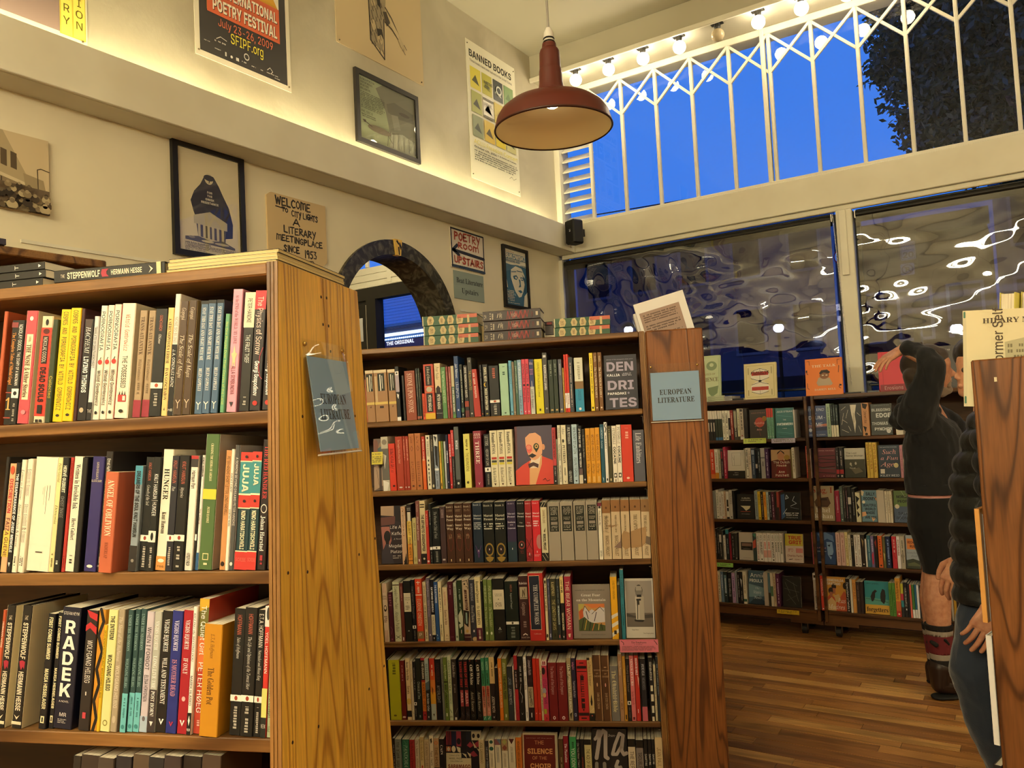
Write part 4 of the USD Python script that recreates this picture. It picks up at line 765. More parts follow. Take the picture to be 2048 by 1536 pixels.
LCASE, MCASE, WCL, WCR = 'left bookcase', 'middle bookcase', 'left window bookcase', 'right window bookcase'
A1 = .27344
row(FL, 1.544, ((0, 854), (543, 816)), LCASE, 'top', [(A1, 0, 560, '''
-75 -45 235 b5532e
-12 40 300 15120f; b .02 .07 8a3a38; tr .12 .62 d98a3a The Complete Tales of Nikolai Gogol; b .69 .7 a04030; hr .74 .86 d89a50 1; b .93 .94 a04030
42 95 300 161414; ts .04 .3 e8e0d0 NIKOLAY GOGOL; ts .31 .63 e8e0d0 THE DIARY OF A MADMAN; b .66 .75 ece4d0; o .705 .25 161414; g .79 .97 a09888
97 182 232 c04a50 k=d8c8a4 n=.15; R .22 .21 .78 .79 e4d4ac; E .5 .07 .16 .02 f0e0d0; ts .23 .28 7a2a2a GOGOL; tr .3 .77 5a3420 THE NOSE & Other Stories; E .5 .9 .2 .02 d88080
215 296 270 d9c7a0 k=cdb890; R .0 .11 1 .94 d83a2a; E .5 .06 .14 .03 1a1412; E .5 .145 .3 .025 5a1a16; R .24 .19 .76 .45 1a1412; ts .2 .44 e0c8b0 NIKOLAI GOGOL; tb .48 .81 1a1412 DEAD SOULS; R .28 .835 .72 .915 1a1412; R .2 .97 .45 .995 1a1412; R .55 .97 .8 .995 1a1412
306 345 295 2f3b22; t .55 .95 c8b040 Collected
347 423 220 efc000; tm .02 .9 4a3a08 COSMOS AND PORNOGRAFIA BY WITOLD GOMBROWICZ; E .5 .945 .18 .012 3a2a08
425 503 210 efc000; tm .02 .9 4a3a08 COSMOS AND PORNOGRAFIA BY WITOLD GOMBROWICZ; E .5 .945 .18 .012 3a2a08
506 534 212 3a1418
536 606 292 1e1a1c; Y 4a3a34 .1,.0 .9,.0 .7,.12 .3,.16; ti .08 .34 e0d8c8 HACHEMI; tb .37 .73 f0e8d8 LIVING THINGS; E .45 .9 .22 .025 b8a888
614 650 270 d6d2ca; b .83 1 1a1818; ts .1 .5 2a2622 TRANSLATED BY DANUTA BORCHARDT; h .9 .93 d0c8b8 THE
652 700 192 e6dac0; t .05 .4 1c1814 PORNOGRAFIA; o .5 .34 c0342c; S 2a3018 .1 .5,.475 .62,.46; t .57 .88 1c1814 Witold Gombrowicz; E .5 .94 .2 .014 1c1814
702 750 188 e6dac0; t .05 .4 1c1814 PORNOGRAFIA; o .5 .34 c0342c; S 2a3018 .1 .5,.475 .62,.46; t .57 .88 1c1814 Witold Gombrowicz; E .5 .94 .2 .014 1c1814
752 803 182 e6dac0 k=b03030; t .05 .4 1c1814 PORNOGRAFIA; o .5 .34 c0342c; S 2a3018 .1 .5,.475 .62,.46; t .57 .88 1c1814 Witold Gombrowicz; E .5 .94 .2 .014 1c1814
805 905 175 e8dcc0 k=dccfae n=.16; tm .1 .42 b05a3a Witold Gombrowicz; t .46 .74 2a2420 THE POSSESSED; R .2 .80 .8 .86 b83a34; Y 2a1a16 .25,.80 .3,.765 .35,.80; Y 2a1a16 .45,.80 .5,.76 .55,.80; Y 2a1a16 .65,.80 .7,.765 .75,.80; R .55 .81 .75 .85 e8d8c0; E .5 .94 .16 .015 1c1814
940 996 225 a48a66; b .84 1 962a38; tr .06 .42 5a4430 TRANS-ATLANTYK; ti .46 .66 5a4430 Witold Gombrowicz; g .68 .78 7a6448
1001 1055 225 a48a66; b .84 1 962a38; tr .06 .42 5a4430 TRANS-ATLANTYK; ti .46 .66 5a4430 Witold Gombrowicz; g .68 .78 7a6448
1060 1150 215 181818; t .06 .21 b85a3c GONCHAROV; ti .24 .33 d8d0c0 Oblomov; b .69 .745 ece4d0; E .5 .717 .14 .018 b04a2a; g .79 .97 a09888
1152 1198 205 e8c478; tr .1 .52 5a3a20 A SERENDIPITOUS ERROR; tr .56 .86 5a3a20 IVAN GONCHAROV; Y 5a3a20 .4,.95 .5,.92 .6,.95
1202 1243 105 e0d6c4 n=.15; b .42 1 161514; t .19 .41 a89880 NONE SO BLIND; t .46 .77 e8e0d0 J. A. GONZALEZ SAINZ; h .945 .965 e8e0d0 HB
1246 1305 158 4c3828 k=a08a58; ti .06 .17 cdb898 Gopegui; ti .3 .68 dcc8a8 The Scale of Maps; S cdb898 .1 .5,.94 .5,.9 .25,.87; S cdb898 .1 .5,.9 .75,.87
1307 1366 152 4c3828 k=a08a58; ti .06 .17 cdb898 Gopegui; ti .3 .68 dcc8a8 The Scale of Maps; S cdb898 .1 .5,.94 .5,.9 .25,.87; S cdb898 .1 .5,.9 .75,.87
1397 1455 155 47627a k=1c2226; b .0 .03 1c1c1c; tr .06 .53 dcdcd0 STAY THIS DAY AND NIGHT WITH ME; tr .6 .8 dcdcd0 BELEN GOPEGUI; S dcdcd0 .12 .5,.96 .5,.92 .25,.9; S dcdcd0 .12 .5,.92 .75,.9
1457 1515 150 47627a k=1c2226; b .0 .03 1c1c1c; tr .06 .53 dcdcd0 STAY THIS DAY AND NIGHT WITH ME; tr .6 .8 dcdcd0 BELEN GOPEGUI; S dcdcd0 .12 .5,.96 .5,.92 .25,.9; S dcdcd0 .12 .5,.92 .75,.9
1517 1570 146 47627a k=16262a; b .0 .03 1c1c1c; tr .06 .53 dcdcd0 STAY THIS DAY AND NIGHT WITH ME; tr .6 .8 dcdcd0 BELEN GOPEGUI; S dcdcd0 .12 .5,.96 .5,.92 .25,.9; S dcdcd0 .12 .5,.92 .75,.9
1592 1625 250 629c70; t .08 .92 b8c060 No One Prayed Over Their Graves of the Land
1628 1702 68 e29aa8; tr .05 .45 8a4048 At the END of the WORLD, MY LOVE; Y f0c890 .5,.46 .62,.52 .8,.53 .64,.57 .66,.65 .5,.6 .34,.65 .36,.57 .2,.53 .38,.52; t .63 .86 7a3a40 ALLA GORBUNOVA; Y 3a3034 .3,.92 .7,.92 .5,.96
1722 1800 92 201e1c; b 0 .3 e2d2b0; t .05 .26 3a2a1c PETER HANDKE; t .36 .6 e8e0d0 THE FRUIT THIEF; g .88 .95 a09888
1806 1888 80 2a2426; b 0 .16 c2343a; t .05 .54 eec4b0 The Physics of Sorrow; S b04048 .06 .95,.48 .7,.55 .65,.65 .8,.72 1,.74; tb .59 .88 f0e6da Georgi Gospodinov; E .5 .94 .22 .02 c0342c
1902 1982 78 2a2426; b 0 .16 c2343a; t .05 .54 eec4b0 The Physics of Sorrow; S b04048 .06 .95,.48 .7,.55 .65,.65 .8,.72 1,.74; tb .59 .88 f0e6da Georgi Gospodinov; E .5 .94 .22 .02 c0342c
''')], lean=(4.6, 4.0))
row(FL, 1.277, ((0, 1148), (541, 1142)), LCASE, 'second', [(A1, 0, 860, '''
-70 -44 205 1a1614
-42 8 255 e0a878; b .62 .86 e0c050; tb .14 .46 b83038 DISCRETION; t .5 .86 6a3030 FAIZA GUENE; E .5 .06 .3 .04 c85030
10 48 248 151515; tb .1 .82 e4e0d8 THE DISAPPEARANCE OF JOSEF MENGELE; Y e4e0d8 .3,.91 .5,.95 .7,.91
50 86 225 e8ddc0; ti .09 .36 1c1814 Letters to Eugène; ti .4 .78 1c1814 Hervé Guibert & Eugène; g .86 .94 3a342c
88 118 222 e8ddc0; ti .09 .36 1c1814 Letters to Eugène; ti .4 .78 1c1814 Hervé Guibert & Eugène; g .86 .94 3a342c
120 150 218 e8ddc0; ti .09 .36 1c1814 Letters to Eugène; ti .4 .78 1c1814 Hervé Guibert & Eugène; g .86 .94 3a342c
152 320 213 eadfc0; L .5 .0 .001 eadfc0 .; S 4a4238 .012 .74,.25 .74,.38; S 4a4238 .012 .62,.25 .62,.5; S 6a6258 .008 .52,.26 .52,.42; S 6a6258 .008 .45,.27 .45,.33; R .36 .83 .66 .84 4a4238
322 361 210 e4d490; ti .05 .22 4a3c20 Pierre Guyotat; ti .42 .68 4a3c20 Demonia; g .84 .97 6a5a30
363 412 210 1b1b1b; tb .07 .31 e8e0c0 HERVÉ GUIBERT; t .34 .53 8a8880 GHOST IMAGE; g .9 .95 e0d8c0
415 442 208 b03028; t .03 .5 6a1614 LOOKING INTO THE VOID; g .86 .97 6a1614
443 514 203 e8ddc0 k=24221e; tr .07 .46 1c1814 Written in Invisible Ink; tr .54 .73 1c1814 Hervé Guibert; g .86 .93 3a342c
516 558 208 1c1a18
588 678 203 302a62; tr .05 .2 c8bc9a LOUIS GUILLOUX; tr .0 .001 302a62 .; h .205 .225 c8bc9a BLOOD DARK; E .5 .955 .24 .013 d8d0c0
680 733 165 2a2522; t .06 .2 e8e0d0 Ernst Haffner; tb .25 .51 d8b838 BLOOD BROTHERS; R .25 .88 .75 .93 cfc6b4; R .35 .89 .65 .92 2a2522; h .95 .965 cfc6b4 OTHER
736 832 312 bf6240 d=-.012 n=.16; tr .08 .64 f0d8b4 ANGEL OF OBLIVION; tr .7 .86 8a4228 HADERLAP
918 974 268 8a9498; b 0 .18 4a93a4; b .76 1 2a2624; tb .05 .68 1a1c1e DREAMERS OF THE SOUL KNUT HAMSUN; o .9 .2 8a8478
976 1046 207 171a1a; t .05 .21 b8604a KNUT HAMSUN; ti .25 .43 cfcabc Growth of the Soil; b .69 .745 ece4d0; E .5 .717 .14 .018 9a3a2a; g .79 .97 b0a898
1049 1104 205 171a1a; t .15 .52 e4e0d4 KNUT HAMSUN | HUNGER; b .65 .75 e6dcc8; E .5 .7 .18 .035 171a1a; g .79 .97 b0a898
1106 1183 150 e8dec2; b .885 1 d29048; tr .16 .42 1c1814 HUNGER; tr .52 .7 2a241c Knut Hamsun; E .5 .92 .3 .015 f0e0c0; h .96 .975 2a1c10 F S G
1185 1240 197 25262e; t .04 .24 b0604a KNUT HAMSUN; ti .27 .31 cfcabc Pan; b .69 .745 ece4d0; E .5 .717 .14 .018 9a3a2a; g .79 .97 b0a898
1242 1320 195 171717; t .05 .25 b8604a KNUT HAMSUN; ti .28 .37 cfcabc Mysteries; b .69 .745 ece4d0; E .5 .717 .14 .018 9a3a2a; g .79 .97 b0a898
1322 1378 195 e8e0cc; b 0 .03 b03030; b .03 .1 3a3432; t .13 .29 2a2622 Hamsun Pan; tr .85 .96 2a2622 OXFORD
1380 1390 190 1a1a1a; b .69 .745 ece4d0
1391 1418 190 e6dece; b .85 1 2a587e; tb .02 .35 1c1c1c KNUT HAMSUN; tm .47 .8 2a2a2a The Camera
1420 1520 38 4e6a3a k=b8b0a0 n=.16; tr .07 .35 e0d8a4 CROSSING THE SIERRA DE GREDOS; b .41 .485 ddc83a; tr .54 .66 e0d8a4 PETER HANDKE; R .28 .88 .72 .93 d8cf90; R .34 .887 .66 .923 4e6a3a; g .95 .965 e0d8a4
1580 1627 155 c68a52; t .05 .55 3a2412 PETER HANDKE SHORT LETTER, LONG FAREWELL; E .5 .95 .3 .02 2a1a10
1629 1655 145 e6dfc8; t .2 .36 2a2622 KAFAT CAPP; t .5 .64 2a2622 DORTHE NORS
1657 1690 115 4c4c4a k=a8a098; t .1 .65 d0c8b8 A SORROW BEYOND DREAMS PETER HANDKE; E .5 .95 .3 .015 e0d8c8
1696 1788 170 1f3c40; b 0 .075 c4382c; b .085 .355 3a8886; b .37 .475 c4382c; b .075 .085 e8d8b0; b .355 .37 e8d8b0; b .475 .485 e8d8b0; tb .1 .345 ecdcb4 JUJA; E .5 .04 .12 .012 2a1414; E .5 .42 .12 .012 2a1414; tb .5 .83 ecdcb4 NINO HARATISCHVILI; b .84 .85 e8d8b0; b .85 1 c8352e; h .9 .93 d86858 SCRIBE
1790 1860 165 1f3c40; b 0 .075 c4382c; b .085 .355 3a8886; b .37 .475 c4382c; b .075 .085 e8d8b0; b .355 .37 e8d8b0; b .475 .485 e8d8b0; tb .1 .345 ecdcb4 JUJA; E .5 .04 .12 .012 2a1414; E .5 .42 .12 .012 2a1414; tb .5 .83 ecdcb4 NINO HARATISCHVILI; b .84 .85 e8d8b0; b .85 1 c8352e; h .9 .93 d86858 SCRIBE
1862 1926 75 241a1c; tr .05 .46 c03838 THE RED HANDLER; E .5 .535 .36 .035 d8d0c0; E .5 .535 .28 .027 241a1c; tr .59 .86 eee6d8 Johan Harstad; R .35 .89 .65 .93 a83038; g .94 .96 a83038
1930 1990 75 241a1c; tr .05 .46 c03838 THE RED HANDLER; E .5 .535 .36 .035 d8d0c0; E .5 .535 .28 .027 241a1c; tr .59 .86 eee6d8 Johan Harstad; R .35 .89 .65 .93 a83038
''')], lean=(5.0, 3.8))
row(FL, 1.008, ((0, 1472), (545, 1471)), LCASE, 'third', [(A1, 0, 1180, '''
-90 -66 155 b8502e; t .1 .55 e8d8c0 HERMANN HESSE
-62 2 125 1a1614 k=dcceA4 hc=1; t .08 .12 e0d0b0 THE; tb .14 .44 e0d0b0 STEPPENWOLF; Y a8283a .2,.46 .5,.45 .8,.46 .75,.52 .6,.5 .45,.53 .3,.5; tb .54 .86 e0d0b0 HERMANN HESSE; b .945 .97 d8cca8; Y e0d0b0 .2,.89 .5,.91 .8,.89 .5,.93
58 130 125 1a1614 k=dcceA4 hc=1; t .08 .12 e0d0b0 THE; tb .14 .44 e0d0b0 STEPPENWOLF; Y a8283a .2,.46 .5,.45 .8,.46 .75,.52 .6,.5 .45,.53 .3,.5; tb .54 .86 e0d0b0 HERMANN HESSE; b .945 .97 d8cca8; Y e0d0b0 .2,.89 .5,.91 .8,.89 .5,.93
250 304 185 15151a; tb .03 .4 e6d8a8 FIRST COMES SUMMER; tb .48 .83 e6d8a8 MARIA HESSELAGER; R .25 .89 .75 .95 e6d8a8; R .4 .9 .6 .94 15151a
312 350 180 15151a; tb .03 .4 e6d8a8 FIRST COMES SUMMER; tb .48 .83 e6d8a8 MARIA HESSELAGER; R .25 .89 .75 .95 e6d8a8; R .4 .9 .6 .94 15151a
352 488 143 15172a n=.15; h .04 .065 d8d0c0 STEFAN HEYM; hb .11 .22 efe6d4 R; hb .24 .35 efe6d4 A; hb .37 .48 efe6d4 D; hb .50 .61 efe6d4 E; hb .63 .74 efe6d4 K; h .77 .785 d8d0c0 A NOVEL; h .87 .9 e0d8c8 MR; G .25 .92 .75 .96 3 b8b0a4
545 626 160 2a2422; Y c02c30 .0,.0 1,.03 1,.09 .3,.06; Y c02c30 .0,.13 .4,.1 1,.14 1,.2 .4,.15 0,.18; t .25 .61 e0d8c8 WOLFGANG HILBIG; R .45 .68 .55 .71 d8d0c0; R .35 .85 .65 .9 c04048
628 680 155 cc8c28; S 17120e .42 .3,0 .8,.1 .2,.22 .9,.35 .3,.5 .85,.62 .25,.76 .8,.9 .4,1
682 707 265 d8b020; t .05 .85 5a4a10 OLD RENDERING PLANT WOLFGANG HILBIG
709 780 155 e0d890; tb .05 .25 2a2a18 THE INTERIM; tb .37 .67 2a2a18 WOLFGANG HILBIG; E .5 .93 .25 .025 8a8440; E .5 .93 .16 .016 e0d890
782 830 152 a6967a; ti .06 .43 d8ccb0 The Sleep of the Righteous; t .46 .81 d8ccb0 WOLFGANG HILBIG; E .5 .9 .25 .03 c0b296
857 898 155 2c4a48; b .685 1 6cbaba; tr .04 .34 8aa8a0 UNDER THE NEOMOON; tr .4 .64 8aa8a0 WOLFGANG HILBIG; g .72 .88 3a7878; E .5 .955 .3 .018 3a8888
900 940 152 2c4a48; b .685 1 6cbaba; tr .04 .34 8aa8a0 UNDER THE NEOMOON; tr .4 .64 8aa8a0 WOLFGANG HILBIG; g .72 .88 3a7878; E .5 .955 .3 .018 3a8888
942 986 150 2c4a48; b .685 1 6cbaba; tr .04 .34 8aa8a0 UNDER THE NEOMOON; tr .4 .64 8aa8a0 WOLFGANG HILBIG; g .72 .88 3a7878; E .5 .955 .3 .018 3a8888
988 1043 170 c8bcc0; b .87 1 a8b8c4; t .13 .49 3a3236 WHEN I FORGOT; t .53 .75 3a3236 ELINA HIRVONEN; E .5 .89 .2 .02 6a6468
1045 1100 172 b0b0a2; b .65 1 3a3232; tr .08 .32 eee8dc VIGDIS HJORTH; tr .37 .64 eee8dc LONG LIVE THE; tr .66 .87 eee8dc POST HORN!; Y eee8dc .25,.91 .5,.95 .75,.91
1102 1181 168 1a1818; tr .07 .34 f0e8dc VIGDIS HJORTH; tr .39 .77 f0e8dc WILL AND TESTAMENT; Y f0e8dc .25,.89 .4,.89 .5,.92 .6,.89 .75,.89 .5,.94; g .96 .975 b0a898
1184 1264 165 252f78; tr .08 .33 dcd4e4 VIGDIS HJORTH; tr .4 .7 c88898 IS MOTHER DEAD; Y b83048 .3,.905 .42,.905 .5,.93 .58,.905 .7,.905 .5,.945
1270 1345 160 a41e2a; tr .08 .32 f0e0d8 VIGDIS HJORTH; tr .39 .52 f0e0d8 IF ONLY; E .5 .72 .18 .02 e0b0a8; Y f0e0d8 .25,.89 .4,.89 .5,.92 .6,.89 .75,.89 .5,.94
1347 1378 130 efe8d8; b .83 1 1a1a1a; ti .05 .5 3a3430 KILLING the SECOND DOG; t .54 .78 3a3430 MAREK HLASKO; Y efe8d8 .5,.85 .75,.89 .5,.93 .25,.89; h .95 .97 efe8d8 NEW
1380 1452 78 b6402c n=.16; Y cda42e 0,0 1,0 1,.06 0,.1; Y 6e6a32 0,.1 1,.06 1,.3 0,.28; Y d2703a 0,.28 1,.3 1,.48 0,.55; t .05 .42 efe6d4 The Quiet Girl; t .47 .85 efe6d4 PETER HØEG; g .9 .96 e0b0a0
1454 1588 255 c6881e d=-.012 n=.16; ti .09 .31 5a3a10 E.T.A. Hoffmann; tr .39 .72 5a3a10 The Golden Pot
1646 1731 150 171717; t .05 .21 b8604a HOFFMANN; ti .23 .4 cfcabc Tales of Hoffmann; b .685 .735 ece4d0; E .5 .71 .13 .018 9a3a2a; g .77 .97 b0a898
1734 1827 140 171717; t .05 .21 b8604a HOFFMANN; ti .23 .64 cfcabc The Life and Opinions of the Tomcat Murr; b .685 .735 ece4d0; E .5 .71 .13 .018 9a3a2a; g .77 .97 b0a898
1830 1888 157 171717; t .03 .3 e0d8c8 E.T.A. HOFFMANN; ti .32 .56 cfcabc Nutcracker and Mouse King; b .685 .735 ece4d0; E .5 .71 .13 .018 9a3a2a; g .77 .97 b0a898
1890 1930 125 c6342c; b 0 .16 d8d4c8; E .6 .06 .3 .05 3a3a38; t .2 .6 f0dccc YOEL HOFFMANN; b .63 .85 d2d070; b .85 1 1e2420; h .9 .93 c8c0b0 NEW
1932 1974 300 a6b088; t .05 .2 7a8460 YOEL HOFFMANN; t .24 .82 3a4430 Katschen & The Book of Joseph; h .9 .95 7a8460 NEW
1980 1992 150 e4dccc
''')], lean=(5.2, 3.0))
row(FL, .735, ((0, 1800), (570, 1795)), LCASE, 'fourth', [(A1, 0, 1180, '''
440 500 1232 2a2622
502 640 1228 3a302a
642 760 1240 4a4038
762 880 1236 2c2a2e
882 1010 1228 5a4a3a
1012 1130 1240 2a2a2c
1132 1260 1226 3c3230
1262 1400 1236 241e1c
1402 1545 1228 4c3c30
''')], lean=(3, 3))
# lying on top of the near case
def lying(label, fr, u0, d0, z, L, D, T, col, items, rz=0, hc=True, pages=PAGES, name='book', group=None, side=None):
    """A book lying flat, its spine towards the front and its title reading left to right."""
    t = thing(name, label, 'book', fr.P(u0, d0, z) if fr else (u0, d0, z), rz=(fr.rz if fr else 0) + rz, group=group)
    s = thing_local(t); book_lying(t, L, D, T, col, items, hc, pages); return t
def thing_local(t): return t
def book_lying(t, L, D, T, col, items, hc, pages):
    th = .0022 if hc else .0008; m = .003 if hc else 0.0; e = min(.0015, T * .2); M = np.array([[0, 0, -1, L], [0, 1, 0, 0], [1, 0, 0, 0.0]])
    U = Polygon([(e, 0), (T - e, 0), (T, e), (T, D), (T - th, D), (T - th, th), (th, th), (th, D), (0, D), (0, e)])
    obj('cover', xf(extr(U, L), M), paint(col, .38), t); obj('page_block', xf(bx(th, T - th, th, D - .001 - m, m + .0004, L - m - .0004), M), pages, t)
    art(t, items, T, L, 0.0, .00025, M=M)
FLT = Fr((FL.o[0], FL.o[1]), 21.3)
for i, zz in enumerate((1.8005, 1.8165, 1.8325)):
    lying('black paperback with white arrow, %s of the stack at the left edge' % ['bottom', 'middle', 'top'][i], FLT, -.69 + .004 * (i % 2), .012 + .003 * i, zz, .205, .13, .0152, '1a1715', ['g .05 .3 c8c0b0', 'h .68 .72 e0d8c8 T', 'Y e8e0d0 .3,.935 .7,.935 .5,.965'], hc=False, group='stack of black paperbacks')
lying('black hardcover with a red emblem lying on top of the left bookcase', FLT, -.4525, .004, 1.8005, .222, .148, .0235, '17130f', ['t .06 .10 e0d0b0 THE', 'tb .12 .42 e0d0b0 STEPPENWOLF', 'Y a8283a .2,.44 .5,.43 .8,.44 .8,.5 .6,.48 .4,.48 .2,.5', 'tb .52 .8 e0d0b0 HERMANN HESSE', 'Y e0d0b0 .2,.86 .5,.88 .8,.86 .5,.9', 'b .93 .97 d0c28c'], rz=3.0)
for i in range(4):
    t = thing('magazine', 'pale magazine, %s of the stack on the left bookcase' % ['bottom one', 'second from the bottom', 'second from the top', 'top one'][i], 'magazine', FLT.P(-.225 + .002 * (i % 2), .012 + .002 * i, 1.8004 + .0066 * i), rz=21.3, group='stack of pale magazines')
    obj('cover', cat(bx(0, .215, 0, .28, 0, .0006), bx(0, .215, 0, .28, .0056, .0063)), paint('3a3428' if i in (0, 3) else 'c8b888', .5), t); obj('page_block', bx(.0005, .2145, .0005, .2795, .0007, .0055), PAGES_OLD, t)
# wall bookcase contents
lying('small purple-black book lying on top of the tall wall bookcase', None, -2.99, 1.18, 2.2215, .17, .12, .022, '3a3440', ['g .1 .5 a898a8', 'o .85 .25 a898a8'], rz=90)
for i, (y0, w, col, h) in enumerate([(1.175, .045, '6a2a22', .17), (1.225, .05, '9a4a34', .185), (1.28, .03, 'd8ccb8', .16), (1.315, .05, '8a8478', .215), (1.37, .04, '3a3a42', .17), (1.415, .05, '2a2220', .20)]):
    t = thing('book', '%s book, %s from the left visible in the tall wall bookcase' % (cname(col), ORD[i]), 'book', (-3.012, y0, 1.8305), rz=90, group='books in the tall wall bookcase'); book_mesh(t, w, .13, h, col, None)
